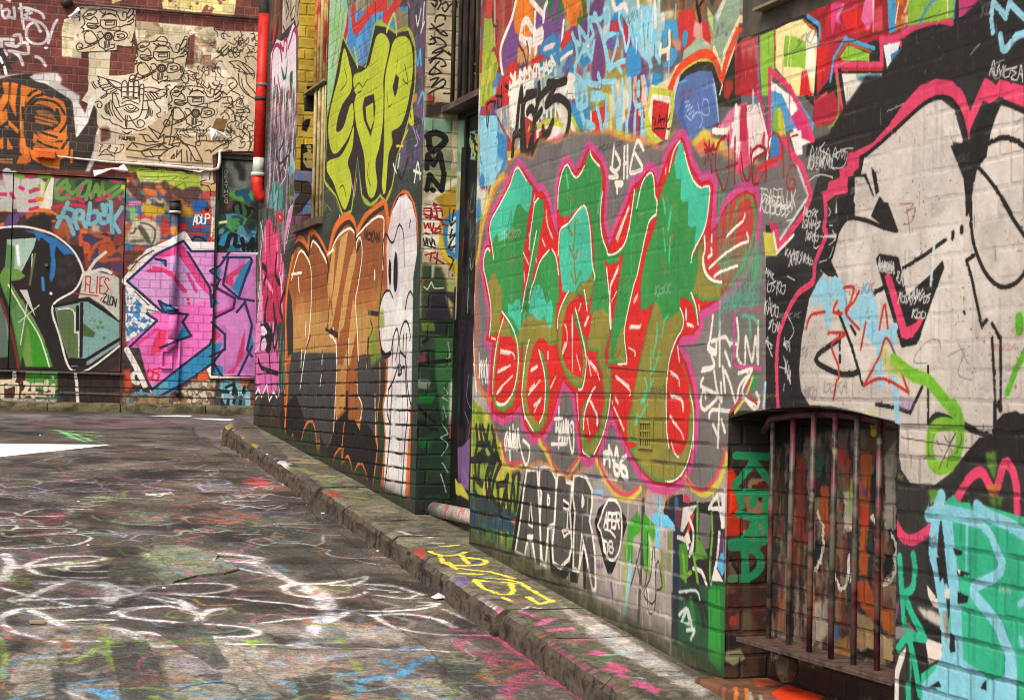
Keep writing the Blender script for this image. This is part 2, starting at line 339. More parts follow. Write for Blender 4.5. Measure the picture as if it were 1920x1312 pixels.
    for p in ('430,150 500,260 555,340 545,450 520,560 505,550 480,530 450,480 420,490 395,560 370,700 350,760 320,790 270,800 240,740 215,780 200,840 180,760 190,620 340,330', '810,690 870,650 960,530 1010,495 1050,600 1078,900 1090,1060 1040,1150 960,1180 930,1250 820,1255 790,1000 790,800', '570,1220 600,1180 620,1200 640,1240 600,1312 560,1312',
              '@H3 545,60 580,0 640,0 650,60 680,150 720,100 735,180 720,350 690,350 660,240 620,290 590,280 560,230 520,220', '@H3 335,130 380,150 410,100 440,95 455,200 450,370 430,370 410,330 380,260 345,250',
              '@H2 590,110 620,130 640,280 730,480 830,480 830,620 790,830 710,980 710,930 725,800 680,820 655,790 660,600 610,610 595,580 600,420 560,420 545,300 540,200'):
        c.F(TUR, p, soft=1.5)
    # sprigs
    for col, wd, g in (('#3fae6e', 4, '@H1 370,720 365,1000 370,1312; @H1 340,800 350,950; @H1 400,800 380,1000; @H1 700,950 690,1200 700,1312;@H1 660,1000 670,1150;@H1 720,1000 700,1100;@H1 880,240 890,540; @H1 850,250 870,480; @H1 920,420 880,560; @H2 480,560 500,700 490,850;@H2 470,860 500,1000 500,1200;@H2 530,640 500,800;@H2 210,850 190,1000 190,1200;@H2 250,780 215,900'),
                       ('#4fcf9f', 7, '@H2 450,560 470,700; @H2 520,660 495,830;@H2 450,830 470,1000;@H2 510,900 500,1100;@H4 400,290 400,400 370,560;@H4 490,230 460,280 440,400;@H4 420,520 390,640 350,700;@H4 350,520 350,660;@H4 300,740 320,820 270,940;@H4 370,750 330,850 290,930;@H4 320,950 270,1050 220,1120;@H4 240,1040 230,1100; @H1 850,200 870,340; @H1 1170,300 1130,560; @H3 560,0 560,80')):
        c.multi(col, wd, g, op=.75)
    c.multi('#8a8238', 7, '@H1 930,640 925,760 915,870 930,1100 935,1200;@H1 870,690 900,750;@H1 880,870 915,940;@H1 950,890 935,960;@H1 890,1080 915,1160;@H1 975,1080 945,1150;@H1 330,730 350,780;@H1 400,720 370,800;@H1 340,900 365,1000;@H1 410,930 380,1020;@H2 450,560 480,600;@H2 440,830 460,900;@H2 550,600 520,680;@H2 540,880 500,960;@H2 440,1080 480,1200', op=.8)
    c.multi('#b97a38', 4, '@H1 410,720 400,740;@H1 850,400 860,440;@H1 900,400 910,460;@H1 940,610 950,640;@H2 520,870 540,890;@H2 260,720 280,700', op=.8)
    c.multi('#2c7a3c', 3, '@H1 330,700 370,540 360,780 340,700; @H1 230,900 220,1000 280,960 260,900 340,840;@H1 400,800 480,660', op=.6, sm=0)
    c.clip = None
    # holes inside the loops
    for p in ('@H3 285,212 335,300 372,430 412,500 422,700 395,870 345,985 280,1015 236,985 215,900 240,600 268,430 300,425 370,430 300,270', '@H3 615,438 660,450 700,510 735,640 745,600 770,520 790,700 790,800 780,900 720,1060 700,950 690,780 670,650 640,560 610,530 640,650 672,850 655,1080 610,1182 530,1100 500,950 520,700 560,520',
              '@H3 930,85 985,130 1030,210 1075,240 1060,380 1035,450 1000,400 940,180 920,200 925,300 985,450 1000,650 988,785 920,765 850,690 808,560 815,340 860,160', '@H3 280,205 300,260 250,470 205,470 200,420 260,380',
              '@H4 500,580 560,480 600,620 655,760 665,900 680,1020 @H6 1000,100 985,380 930,560 860,600 800,520 780,420 @H4 500,1290 520,1150 490,1100 485,850 495,690'):
        c.F(RED, p, sm=0, soft=1)
    c.F(OLV, '@H3 300,280 340,300 370,425 330,420 285,400', soft=1)
    c.F(GRN, '@H3 600,540 640,650 672,850 660,1070 695,950 688,760 660,640 620,560', soft=1)
    c.F('#4d8c3e', '@H3 935,190 960,240 1010,450 1005,600 970,420 925,260', soft=1)
    # grey-white glints in the red
    for col, wd, g in (('#d8cfc4', 8, '@H3 275,560 350,575;@H3 255,730 320,700;@H3 245,920 290,860;@H3 545,720 590,690;@H3 690,570 690,620;@H3 530,900 570,850;@H3 570,1030 620,990;@H3 905,270 905,420;@H3 840,490 820,560;@H3 1040,260 1020,320;@H3 1060,650 1110,720;@H3 1070,1000 1120,1120 1120,1190;@H4 240,60 215,110;@H4 180,320 260,320;@H4 70,730 170,810;@H4 520,890 600,910 615,980;@H4 640,190 640,240;@H4 650,300 690,310;@H4 510,1050 560,1130;@H4 520,700 570,730;@H4 60,900 80,940;@H2 70,900 120,780 170,660;@H2 20,1290 80,1160'),
                       (CRM, 4, '@H3 275,545 380,570 400,620;@H3 250,740 340,690 360,680;@H3 240,930 300,850 380,770;@H3 240,1020 290,1030 360,960;@H3 540,730 600,690;@H3 515,940 560,890 620,810;@H3 570,1090 600,1020 630,960;@H3 710,880 740,820 760,780;@H3 905,240 905,420 905,730;@H3 820,580 860,460 850,340;@H3 960,200 980,140;@H3 1010,330 1050,250;@H3 940,590 975,720;@H3 1040,610 1070,770;@H3 1060,650 1110,700 1145,805;@H3 945,920 960,1160;@H3 1060,990 1130,1140 1125,1200;@H3 1035,1145 1060,1290;@H3 840,320 850,350;@H3 195,440 230,450;@H4 60,720 180,840 175,880;@H4 190,310 250,320 270,300;@H4 170,490 220,520 220,555;@H4 50,980 130,1155;@H4 35,930 36,950;@H4 510,680 575,735 585,800;@H4 510,870 600,920 615,960 615,1010;@H4 510,1060 600,1180 620,1240;@H4 640,170 640,260;@H4 745,140 748,180;@H4 650,290 700,320;@H4 30,110 70,30;@H5 1350,150 1470,430;@H2 75,930 120,800 170,645;@H2 20,1300 85,1130;@H2 475,330 470,375;@H1 575,405 565,460;@H1 640,790 665,850;@H1 675,540 685,660 730,780;@H1 475,910 520,1010;@H1 480,1080 485,1160;@H1 525,740 525,770;@H1 585,960 588,990')):
        c.multi(col, wd, g, soft=3 if wd == 8 else 1, op=.9)
    # cream outlines
    c.multi(CRM, 4.2, '@H1 215,965 195,830 178,720 192,625 260,500 350,330 385,230 425,158 500,275;@H3 175,425 190,250 180,100 150,-60 @H1 122,1020 140,900 165,872 180,890;@H1 525,880 535,750 560,560 575,470 610,430; @H3 460,205 490,20 @H1 520,1100 560,880 590,720;@H3 525,130 545,0 @H1 570,1150 620,990 700,885;@H1 725,880 760,940 785,1100;@H1 780,935 790,760 810,690 870,650 960,530 1010,495 1045,590 1065,750 1078,1000 1102,1110 1095,1150;@H1 778,520 780,400 790,310 820,190 860,135 900,210 935,250 975,220 1010,150; @H1 1060,20 1080,80 1145,150;@H1 1170,380 1150,560 1165,760 1210,890 @H2 0,1040 60,1030 130,960 170,830 200,640 218,510;@H2 235,655 250,580 262,520 290,430 340,370 372,400 385,560 402,600 395,715;@H2 395,715 340,760 290,960 240,1200 @H4 205,0 140,300 135,420 155,600 140,620 80,625', op=1)
    c.multi(CRM, 4.2, '@H1 1205,1040 1225,1240 @H3 1240,200 1245,355;@H3 285,205 370,330 415,460 430,620 415,780 380,920 310,1020 235,1000;@H3 300,265 260,400 230,560 208,780 205,930;@H3 525,460 500,560 475,760 462,950 490,1150;@H5 250,30 280,240 380,430;@H3 610,545 650,700 668,850 655,1080 615,1182;@H3 870,30 810,150 780,260 775,350;@H3 1010,20 1035,200;@H3 930,175 985,400 1025,600 1018,760 990,885 960,890;@H3 1105,870 1060,940 1010,1100 1005,1180;@H5 1080,0 1010,170 990,300 985,410;@H5 1310,0 1280,240 1210,500 1110,715;@H5 975,660 990,700 1060,740;@H2 500,360 540,190 590,108;@H2 625,200 660,330 700,430 760,490 830,480 825,640 790,830 700,1010 680,1105;@H2 790,885 795,990 775,1050 790,1180 850,1250 930,1265;@H4 680,40 720,150 738,300;@H4 590,165 615,230 612,325 560,420 510,560 490,690 478,850 480,1140 500,1312;@H6 780,460 820,590 870,630;@H4 570,480 585,600; @H4 670,870 700,1000 700,1312;@H6 1055,150 1050,350 990,660 900,850 790,930 710,930;@H4 20,0 10,180 20,330', op=1)
    # round scribbled thing at the right end
    fr('H2')
    c.F('#c9473f', '900,800 960,680 1060,570 1140,540 1200,600 1210,760 1170,960 1090,1160 980,1270 900,1250 800,1150 780,1000', sm=1, soft=2)
    c.S('#8f8a3c', 9, '1000,900 1050,650 1150,560 1200,640 1205,760 1170,960 1090,1160 990,1290', op=.9)
    c.multi('#52a06a', 9, '1180,620 1210,760 1170,960 1090,1160 1010,1290;1060,600 1040,900;990,640 960,1100;920,480 910,700 930,1300;1240,620 1200,900 1230,1100 1180,1300;960,460 940,620;1130,1000 1110,1250', op=.7)
    for i in range(16): c.scrib('#58ab74', 2.5, '%d,%d' % (900+20*i, 1290-60*(i % 3)), '%d,%d' % (960+20*i, 1290-60*(i % 3)), 60, 3, i, op=.5)
    c.multi(CRM, 6, '975,890 1050,810 1110,760 1120,710;830,1150 950,1040 1090,950 1150,930 1140,870;870,1220 920,1180 1060,1130;790,890 795,1000 780,1060 800,1180 860,1250 930,1265;850,880 850,930;820,1060 850,1040 845,990')
    # grey wall tags
    c.multi('#ded5c4', 8, '@H4 860,230 840,400 820,500 880,540 885,430 850,440;@H4 915,280 915,440 915,640;@H4 885,430 960,400 1000,470;@H4 960,520 1000,640;@H4 850,560 870,640 780,660;@H4 770,680 850,660;@H4 870,680 890,820 930,930 925,780;@H4 940,650 960,850;@H4 960,680 1000,780 1050,950 1080,800 1180,670 1070,700 ; @H4 1090,870 1200,990 1240,930 1220,860; @H4 780,740 760,800 850,850 900,890 790,1000 760,930 790,820 800,900; @H4 830,1060 850,1000 1000,1010;@H4 915,960 905,1150 900,1300;@H4 860,1120 905,1220;@H4 930,1080 960,1180;@H4 1055,250 1070,400 1060,560 1120,640 1130,400 1180,600 1210,400 1230,620 1230,280;@H4 1000,450 1060,460', soft=1)
    c.S('#e0d8c8', 13, '@H4 830,500 880,530', soft=3)
    c.multi('#62b594', 8, '@H4 920,110 915,200 912,330;@H4 1010,420 1050,430;@H4 1100,230 1190,240 1230,300;@H4 1160,260 1170,400', soft=3, op=.8)
    c.S(PNK, 8, '@H4 1045,200 1035,260 1035,560 1060,640 1250,655', soft=2); c.S('#d23a68', 7, '@H4 1100,180 1250,175', op=.8)
    for i, (y, h) in enumerate(((150, 26), (120, 22), (190, 24), (60, 26))): c.scrib('#57a98a', 2.5, '@H4 940,%d' % y, '@H4 1240,%d' % y, h, 9, 40+i, op=.75)
    c.S('#d8c746', 7, '@H4 1190,730 1120,900 1040,1020', soft=2); c.S('#c93a4a', 6, '@H4 1160,740 1060,940 1000,1020', soft=2)
    c.S(CRM, 7, '@H4 1100,690 1180,670 1100,850 1180,950 1240,930 1215,860')
    c.F('#3d9a58', '@H4 1200,700 1230,760 1215,840 1170,820', soft=1); c.S('#c3342f', 5, '@H4 1150,880 1220,950')
    c.S('#a9ccd8', 9, '@H4 1290,780 1275,980', soft=1)
    # BHS tag
    fr('H2'); c.multi('#e3dccb', 8.5, '50,140 35,350 90,330 95,270 60,200;20,330 80,400 10,405;135,160 130,410;160,150 158,405;130,290 160,290;290,180 240,110 190,290 185,370 260,350 280,320 215,200;60,450 115,450 110,470 65,470;75,490 75,530')
    # written letters and scribbles at right in dark red
    c.multi('#a8211f', 4.5, '830,110 820,260;790,130 860,220;870,150 800,210;790,180 880,180;840,260 850,370;800,260 790,300;960,80 900,130 880,300 920,450 950,520 980,420;990,60 990,380;1040,80 1040,460;970,320 1060,290;1090,200 1110,380 1140,440 1170,380 1180,180;1180,200 1240,150 1300,200 1200,260 1190,460 1230,460;1290,170 1300,400')
    c.scrib('#d8d2c6', 2.6, '@P 1425,395', '@P 1482,408', 24, 6, 71); c.text('TSAFELIX', '#d8d2c6', 2.2, '@P 1426,378', '@P 1486,392', (2, -60), dist=.06)
    # small white tags under the piece
    fr('H5'); c.multi('#e8e2d4', 7, '690,150 688,630;640,290 730,280;660,340 655,440 670,400 ; 690,330 700,520 720,340 730,560 745,330 760,560 775,300 790,570 800,320 810,480 850,700 870,560 860,340 825,360 840,440;600,590 780,590;70,440 40,540 50,660 75,500 95,650 100,400 120,640 140,460 150,650 165,430 185,660 200,410 220,600 290,840 330,760 335,620 260,545;50,640 200,640;140,365 140,410;100,640 105,780')
    c.multi('#ebe4d4', 10, '1250,690 1235,820;1230,700 1270,690;1230,760 1290,740;1290,620 1300,850;1300,650 1350,800;1400,760 1380,640 1350,870 1390,980 1420,880 1370,840;1495,740 1440,780 1430,850 1490,880 1510,1000 1450,960 1440,890'); c.S('#d6d0c4', 8, '1220,1020 1270,980 1380,1010', soft=3)
    c.scrib('#e4ddd0', 3.2, '@H3 80,800', '@H3 165,820', 38, 4, 9); c.multi('#e4ddd0', 4, '@H3 85,570 90,800;@H3 150,620 155,830;@H3 -5,650 40,670')
    # orange halo strokes left of the piece
    c.S('#e0784a', 12, '@H1 330,230 240,330 180,500 120,700 90,900 60,1100 @H3 45,0 60,300 55,600 70,800 130,930 190,980', soft=6, op=.8)
    c.S('#d9b93a', 12, '@H1 300,230 210,330 160,500 110,700 80,900 60,1000', soft=6, op=.85); c.S('#ccc137', 10, '@H1 170,320 110,600 90,750', soft=8, op=.8)
    c.S('#d9607a', 8, '@H3 60,0 85,200 90,500', soft=5, op=.5); c.S('#e8ddc8', 5, '@H3 45,60 40,200 35,330 @H3 45,700 60,900', soft=2)
    # glow under the piece
    c.multi('#cfc04a', 13, '@H5 -10,600 30,760 80,870 240,830;@H5 450,560 510,640 600,820 650,930;@H5 790,960 870,860 930,770;@H5 1140,790 1240,1000 1360,1180 1520,1250 1670,1130;@H6 960,890 1060,1030 1200,1090 1350,960 1440,760 1460,600', soft=6)
    c.multi('#d9525a', 8, '@H5 10,560 40,740 100,830 250,800;@H5 500,580 560,650 620,820 665,920;@H5 790,960 860,850 920,760;@H5 1170,800 1260,1000 1380,1150 1520,1200 1640,1110;@H6 960,900 1080,1030 1200,1030 1310,900 1400,700 1440,500', soft=4)
def top_chaos():
    c = FA; LB = '#8fcbd8'
    c.patch('@P 870,-90 1420,-90 1420,330 1180,345 1000,330 890,420', ['#7a4a78', '#3f8cba', '#b8433c', '#d8d0b8', '#8fb8b8', '#a89a4a', '#6a6a66'], .22, 3)
    fr('I1')
    c.patch('100,-300 560,-300 560,900 60,900', ['#a83a30', '#b5453a', '#9a6a52', '#8a3028'], .06, 4, stretch=5)
    c.F('#a6b83a', '120,230 215,230 240,560 200,640 250,760 290,800 240,1010 220,1200 150,1312 60,1312 90,800', soft=3)
    c.patch('110,640 240,640 290,800 230,1100 150,1312 60,1312', ['#b8bf3c', '#a6b83a', '#d0b840', '#8aa636'], .05, 7, soft=3)
    c.S('#b89a82', 10, '245,-20 248,220 240,420 250,560', soft=2); c.S('#55483c', 5, '210,60 225,300 280,330 290,290 265,250;'.strip(';')); c.S('#55483c', 6, '285,330 275,440 260,520')
    c.F('#d94a34', '140,-100 200,-100 215,120 170,240 140,200', soft=3)
    c.F('#80538c', '530,-40 460,220 370,480 340,600 350,850 560,900 700,700 860,640 1020,560 1120,520 1100,60 900,0', soft=2)
    c.F('#ef8420', '540,-120 690,-120 700,50 760,190 700,330 700,430 600,520 500,400 480,260 500,120', soft=5)
    c.F('#dd9a60', '560,520 680,460 760,500 780,650 680,760 520,800 530,600', soft=8)
    c.S('#ece2d2', 16, '560,460 600,280 650,260 700,350 760,420 820,380 830,470 760,520 600,500 570,430', soft=3)
    c.multi('#ece2d2', 11, '570,400 590,280 640,240;745,160 730,420 720,560;1095,270 1070,520;690,480 680,640 ;760,560 750,650', soft=2)
    c.drips('#e6dac6', 5, '590,520 680,520 740,600 820,480', 24, .8, 3)
    c.F('#73706a', '700,-60 880,-60 840,180 750,120', soft=2)
    c.multi('#ece2d2', 12, '690,0 760,90 850,190;900,0 860,110 845,260', sm=0, soft=1.5)
    c.multi('#ece2d2', 11, '520,-40 460,220 380,420 320,600 320,760 345,930', soft=1.2)
    c.patch('900,-60 1080,-60 1090,120 1000,330 900,150', ['#80538c', '#3f7a3c', '#46803c'], .05, 5, soft=2, stretch=3)
    c.patch('1060,-60 1400,-60 1400,180 1300,320 1160,330 1120,200', ['#ef8420', '#ef8420', '#4a7a3a', '#e07a24'], .06, 15, soft=2, stretch=2)
    c.F('#d83a2e', '1180,350 1200,450 1150,580 1080,640 1050,560 1120,400', soft=4)
    c.S('#3f8cba', 16, '960,450 860,560 810,640 930,640 1010,560 950,450', soft=4); c.F('#e2d0c4', '850,580 950,530 1000,540 960,600 840,640', soft=3)
    c.multi('#3f8cba', 18, '1040,480 1020,640 1040,760;1060,700 1190,560 1180,800 1200,880;1300,620 1330,780 1420,700 ;700,900 800,780 760,880', soft=6)
    c.multi('#5f79a8', 14, '1090,860 1200,760;230,1040 330,1000', soft=8)
    c.multi('#e6dcc8', 8, '1060,740 1130,680 1200,640;940,700 990,800;1340,640 1400,560', soft=2)
    c.F('#d9332a', '440,760 540,780 560,900 540,1010 440,1080 420,1312 320,1312 300,1100 370,930', soft=3)
    c.F('#d9332a', '700,740 800,680 870,700 780,800 700,860', soft=4); c.F('#c8524c', '560,900 680,820 780,860 720,960 580,980', soft=5)
    c.F('#8a5a50', '520,800 600,840 560,980 530,900', soft=4); c.multi('#5c5040', 6, '540,560 600,640 640,800;640,520 660,640 640,820;600,780 560,930', op=.9)
    # light blue throw-up letters
    c.multi(LB, 11, '1200,420 1240,520 1300,540 1280,360;1240,520 1260,700 1230,880;1280,340 1380,500 1340,600 1230,820;1400,210 1400,400 1380,520 1460,440 1400,240;1400,20 1400,140 ;1470,170 1500,220 1400,240 1550,240 1620,80 1650,200 1640,420 1600,520;1500,240 1560,420 1600,600 1640,840;1340,560 1440,720 ;1470,520 1450,640')
    fr('I2'); c.patch('340,80 620,60 760,200 740,400 700,600 560,760 380,640 330,400', ['#8fc6d2', '#9ccbd0', '#86c2d4', '#a8c4bc'], .1, 9, soft=6)
    c.multi(LB, 11, '20,120 40,260 60,160 60,60 80,300 40,420;20,480 80,440 180,400 170,560 90,840;30,560 90,840;210,160 200,260 260,440 290,620 330,400 260,160;80,860 180,780 290,750;330,430 360,300 280,140 200,150;190,800 230,900 ;0,1010 160,1000')
    c.F('#c83040', '250,220 310,330 320,480 290,560 260,420', soft=2); c.F('#c8342e', '100,260 190,260 210,400 80,390', soft=3)
    c.F('#7a5a9a', '40,520 120,460 160,540 120,640 60,600', soft=3); c.F('#3f96c4', '300,620 360,560 460,660 480,860 420,960 300,960 280,800', soft=5)
    c.multi('#e8dccb', 12, '120,20 160,120 260,60 300,140;640,-20 650,320;740,-20 735,250;430,-20 440,90', soft=3)
    c.patch('640,-60 1500,-60 1400,160 1240,260 1130,140 900,120 700,160', ['#6c6a5c', '#7a6a50', '#5a5a50', '#4f493e', '#a06a3a'], .08, 12, soft=6, stretch=2)
    c.S('#a8c8bc', 14, '690,-20 690,400 700,640', soft=5)
    c.F('#4fa3cc', '760,270 900,230 930,380 930,520 880,540 850,400 800,420 790,560 740,600 730,430', soft=4); c.F('#4fa3cc', '830,600 910,600 920,700 850,820 750,840 740,780 820,740', soft=4)
    c.F('#d93a30', '930,150 1040,120 1130,120 1150,260 1180,240 1200,420 1120,500 1050,600 980,620 940,400', soft=4); c.F('#d93a30', '1220,240 1280,260 1330,440 1330,560 1240,480 1210,380', soft=4)
    c.F('#e0a090', '1130,260 1180,280 1220,300 1230,470 1180,500 1110,440', soft=6); c.F('#d9907e', '850,480 960,520 960,620 920,640 880,560', soft=5)
    c.F('#4c9cc6', '1010,370 1050,400 1040,520 1005,600 975,560 980,430', soft=3)
    c.S('#2f2a26', 12, '1160,60 1190,200 1200,260 1170,120;'.strip(';'), soft=1.5); c.S('#2f2a26', 7, '1150,-20 1170,90 1250,-20')
    c.F('#c8c46a', '1290,90 1360,210 1360,380 1310,300 1280,160', soft=3)
    c.multi('#ece2c8', 11, '820,400 815,600 720,640 700,720;715,560 700,690;800,650 800,720')
    c.multi('#8cc3d6', 12, '560,740 600,820 560,700;640,640 700,760', soft=4)
    # the arch with blue panel
    c.F('#a9bfa2', '1000,620 1180,480 1340,600 1280,660 1100,680 980,740', soft=3); c.F('#98ad90', '1350,540 1380,340 1500,60 1540,-60 1700,-60 1680,220 1600,400 1500,600 1480,760 1440,700 1400,580', soft=3)
    c.patch('1400,300 1540,300 1560,500 1480,700 1380,540', ['#6e7c66', '#98ad90'], .1, 2, soft=8)
    c.F('#e9d9a0', '600,1040 820,1000 900,820 1050,700 1250,640 1360,620 1350,680 1200,660 1000,800 900,1000 850,1100 600,1090', soft=3)
    c.F('#3f96c4', '620,900 720,920 730,1000 660,1060 600,1040', soft=4)
    arch = '820,1100 880,960 960,830 1100,720 1220,665 1330,680 1400,800 1465,960 1520,760 1660,380'
    c.F('#3c3a2b', '900,1160 960,930 1050,830 1200,760 1360,770 1440,900 1460,1080 1560,800 1700,400 1700,1312 1400,1312', soft=2)
    c.S('#d8c94a', 6, '960,900 1050,820 1200,745 1350,750', soft=1.5); c.S('#e9dca6', 12, '1370,600 1465,860 1500,640 1690,220', sm=0, soft=1.5)
    c.S('#ef5424', 17, arch, soft=1.2); c.F('#b03a2c', '1500,1000 1600,990 1600,1100 1540,1230 1490,1200', soft=4)
    fr('I4'); c.F('#5f7bb0', '920,60 1040,-50 1200,-110 1340,-100 1390,60 1420,340 1430,560 1360,620 1100,760 1040,740 1000,600 900,420 880,280', soft=2)
    c.F('#5468a2', '960,300 1000,200 985,100 1000,300 990,420 1060,700 1090,770 1040,720 990,600 920,420', soft=2); c.multi('#6cb2c8', 3, '1350,60 1400,300;930,40 1030,10'); c.S('#b9c4d8', 5, '1360,0 1400,230 1430,560')
    c.multi('#a9bcdc', 2.2, '1010,280 1060,260 1020,340 1080,300 1030,400 1100,330 1060,440 1130,360 1100,480 1150,400;1220,330 1240,250 1290,250 1310,400 1270,440 1170,400 1120,440;1170,290 1190,400;1215,440 1225,520 1190,590;1020,430 1060,480 1090,500')
    c.S('#ef5424', 12, '880,20 840,130', soft=1.2); c.S('#e6d9a8', 5, '1470,70 1440,180')
    # yellow, white, red box
    c.F('#c9cf3c', '600,90 880,140 870,400 820,700 620,820 560,720 500,480', soft=3); c.F('#ece2cc', '610,170 840,210 800,740 640,700 560,420', soft=1.5)
    c.F('#d9302a', '620,250 820,290 790,560 760,760 680,700 600,620', soft=1); c.multi('#2a2020', 3, '620,470 650,500 630,640;680,560 700,430 720,560;690,500 760,480 750,540;780,430 790,600 830,600;830,420 800,520;640,600 760,600')
    c.patch('380,-40 520,-60 560,150 520,480 420,430 370,260', ['#e8a890', '#e8b8a0', '#8fcbd8', '#7a4a4a'], .06, 5, stretch=4, soft=2)
    c.F('#a83038', '1330,600 1430,560 1430,520', soft=2); c.F('#d9c04a', '1100,760 1240,600 1330,640 1350,800 1200,820 1080,880', soft=9)
    c.F('#e0754a', '1100,860 1240,720 1330,780 1330,860 1200,880', soft=8)
    # pink fields, right
    c.F('#e07a9a', '1440,560 1560,380 1660,320 1771,280 1771,900 1600,900 1480,700', soft=8); c.F('#d83668', '1660,330 1771,300 1771,760 1700,740', soft=5)
    c.F('#ecd8b8', '1380,600 1400,660 1560,620 1570,570 1450,610 1390,640', soft=2); c.multi('#ece0cc', 12, '1640,330 1630,560 1590,800;1600,560 1670,670;1360,630 1520,640;1680,760 1660,870')
    c.F('#d9c04a', '1330,700 1500,760 1520,900 1400,900', soft=8); c.F('#c9b7a8', '1160,870 1240,860 1260,940 1160,960', soft=6)
    c.patch('1080,880 1771,860 1771,1080 1400,1060 1150,900', ['#c76a80', '#857a74', '#d05a7a'], .12, 6, soft=10, op=.8)
    c.multi('#a8211f', 4, '1250,780 1320,860 1370,780;1310,740 1320,960 1330,1120;1260,860 1380,850;1290,900 1260,1050;1400,1290 1390,1000 1440,760 1500,690 1540,760 1550,1240;1620,850 1630,1280;1510,1080 1640,1000;1690,1040 1700,1200 1771,1260', op=.9)
    # big letters below: I3
    fr('I3')
    c.patch('70,440 260,440 380,700 380,900 320,1100 180,1312 60,1312', ['#8fcbd8', '#7fb9cc', '#3f8cba', '#8fcbd8'], .12, 8, soft=3); c.F('#3f8cc0', '270,640 400,700 390,980 300,960 250,800', soft=4)
    for i in range(7): c.scrib(LB, 8, '%d,%d' % (80+8*i, 620+110*i), '%d,%d' % (290-6*i, 600+110*i), 19, 3, 90+i)
    c.F('#cf382c', '90,440 130,280 260,180 330,-40 440,-40 440,300 380,330 300,240 200,330 180,420', soft=4)
    c.multi('#2f2c22', 5, '150,300 200,270 260,270 240,330;150,330 150,560;180,400 160,580;280,190 290,480;330,80 330,500;260,200 340,210;370,80 440,130 380,60;380,330 380,470;290,350 330,350 280,440', sm=0)
    c.patch('240,380 420,300 480,-60 620,-60 760,-100 900,-60 1130,0 1130,240 900,400 760,480 520,900 420,700', ['#e6dfcb', '#cfc8b4', '#a9b8a0', '#c87058', '#7a9ab0'], .05, 11, stretch=2.5, soft=3)
    for i in range(6): c.scrib('#e8e1ce', 8, '%d,%d' % (420+10*i, 180+95*i), '%d,%d' % (700+20*i, 120+95*i), 22, 5, 120+i)
    c.text('YUMMYTHAS', '#e8e1ce', 8, '440,60', '970,-110', (0, -130), dist=.05, gap=.1)
    c.text('COE', '#e6dfcc', 8, '980,160', '1250,140', (0, -150), dist=.03, gap=.3); c.text('UMIN', '#e6dfcc', 9, '740,470', '1080,440', (0, -150), dist=.03)
    c.multi('#e6dfcc', 9, '1000,80 1060,100 1040,180 990,150;1150,-40 1170,40 1230,-20 1160,-60 1140,60 1180,120 1240,90;1150,210 1250,200', soft=1)
    c.patch('600,440 780,560 760,900 700,960 620,960', ['#d9332a', '#cdbb3a', '#c8342e', '#8a5a3a'], .05, 3, soft=3)
    c.F('#c9c83c', '760,540 960,460 1100,540 1060,620 900,600 780,640', soft=3); c.F('#e8dccb', '760,620 900,560 1060,580 1040,800 880,900 760,900', soft=2); c.F('#cf3a34', '790,640 860,600 950,640 920,700 800,760', soft=3)
    c.F('#d87fa0', '720,880 900,760 1060,660 1160,680 900,900 740,980', soft=8); c.F('#c9cf3c', '1180,380 1260,540 1350,740 1310,1000 1280,980 1160,700', soft=3); c.F('#e8dfc8', '1185,500 1300,740 1290,880 1170,620', soft=2); c.F('#c87a3a', '1170,580 1280,780 1280,860 1180,700', soft=2)
    c.F('#c9b73a', '400,880 560,860 560,980 400,1000', soft=3); c.F('#e3d9c2', '405,960 560,960 560,1000 420,1010', soft=1.5); c.F('#cf3a2e', '415,990 560,980 570,1080 400,1150', soft=2)
    c.F('#5f8a34', '760,980 900,960 900,1160 800,1290 750,1200', soft=7)
    c.F('#3f9cc8', '1180,280 1330,330 1380,700 1300,640 1200,420', soft=3); c.F('#d9332a', '1440,400 1620,300 1610,620 1560,860 1500,840 1440,620', soft=2); c.S('#e8dfcc', 6, '1430,400 1430,640 1400,720;'.strip(';')); c.S('#c9cf3c', 9, '1500,280 1640,200 1650,640', soft=2)
    c.multi(LB, 13, '1240,60 1270,320 1320,260;1260,-40 1340,60 1320,180;1360,40 1380,300 1290,340;1400,-60 1380,30 1540,60 1520,-60;1300,340 1350,560 1360,740;1340,560 1470,580 1370,520;1500,340 1540,480 1570,660 1610,520 1620,250;1640,440 1600,560;1440,180 1560,180 1440,230 1590,210')
    # the black tag
    BK = '#3a3428'
    c.multi(BK, 17, '575,120 545,300 520,560 480,740 465,930;575,120 585,300 575,600 580,850 600,1040;480,680 600,640;640,180 750,160;750,170 640,220 600,330 600,560 620,840 640,930 680,800 740,500 700,350 650,400;790,60 790,230 740,440 710,780 705,930;770,260 840,170 900,110 960,40;900,40 1010,50 1120,10;1000,60 880,300;880,320 960,250 1030,220 1130,290 1170,400 1140,640 1060,830 960,1040 850,1230 790,1080 820,850 850,700 840,600;820,380 760,470;960,520 870,700 770,780 710,900')
    # paint above I2 bottom right: blue letters
    fr('I2'); c.multi('#a8dbe6', 6, '20,130 60,80 90,200 40,420;210,160 200,260 260,440 290,620 330,400;400,220 380,500;480,160 470,420;560,130 540,460;620,120 600,500', soft=2, op=.8); c.multi('#3f8cba', 5, '110,190 180,420 240,600;360,320 400,560;500,300 520,620', soft=3, op=.6)
    for i, (x, y) in enumerate(((480, 80), (560, 300), (300, 700), (760, 200), (900, 60), (640, 560), (1060, 130), (420, 480))): c.S(['#e8e0d0', '#2f6f9a', '#d8604a', '#f0e8d8'][i % 4], 5, '%d,%d %d,%d' % (x, y, x-8, y+170), soft=3, op=.6)
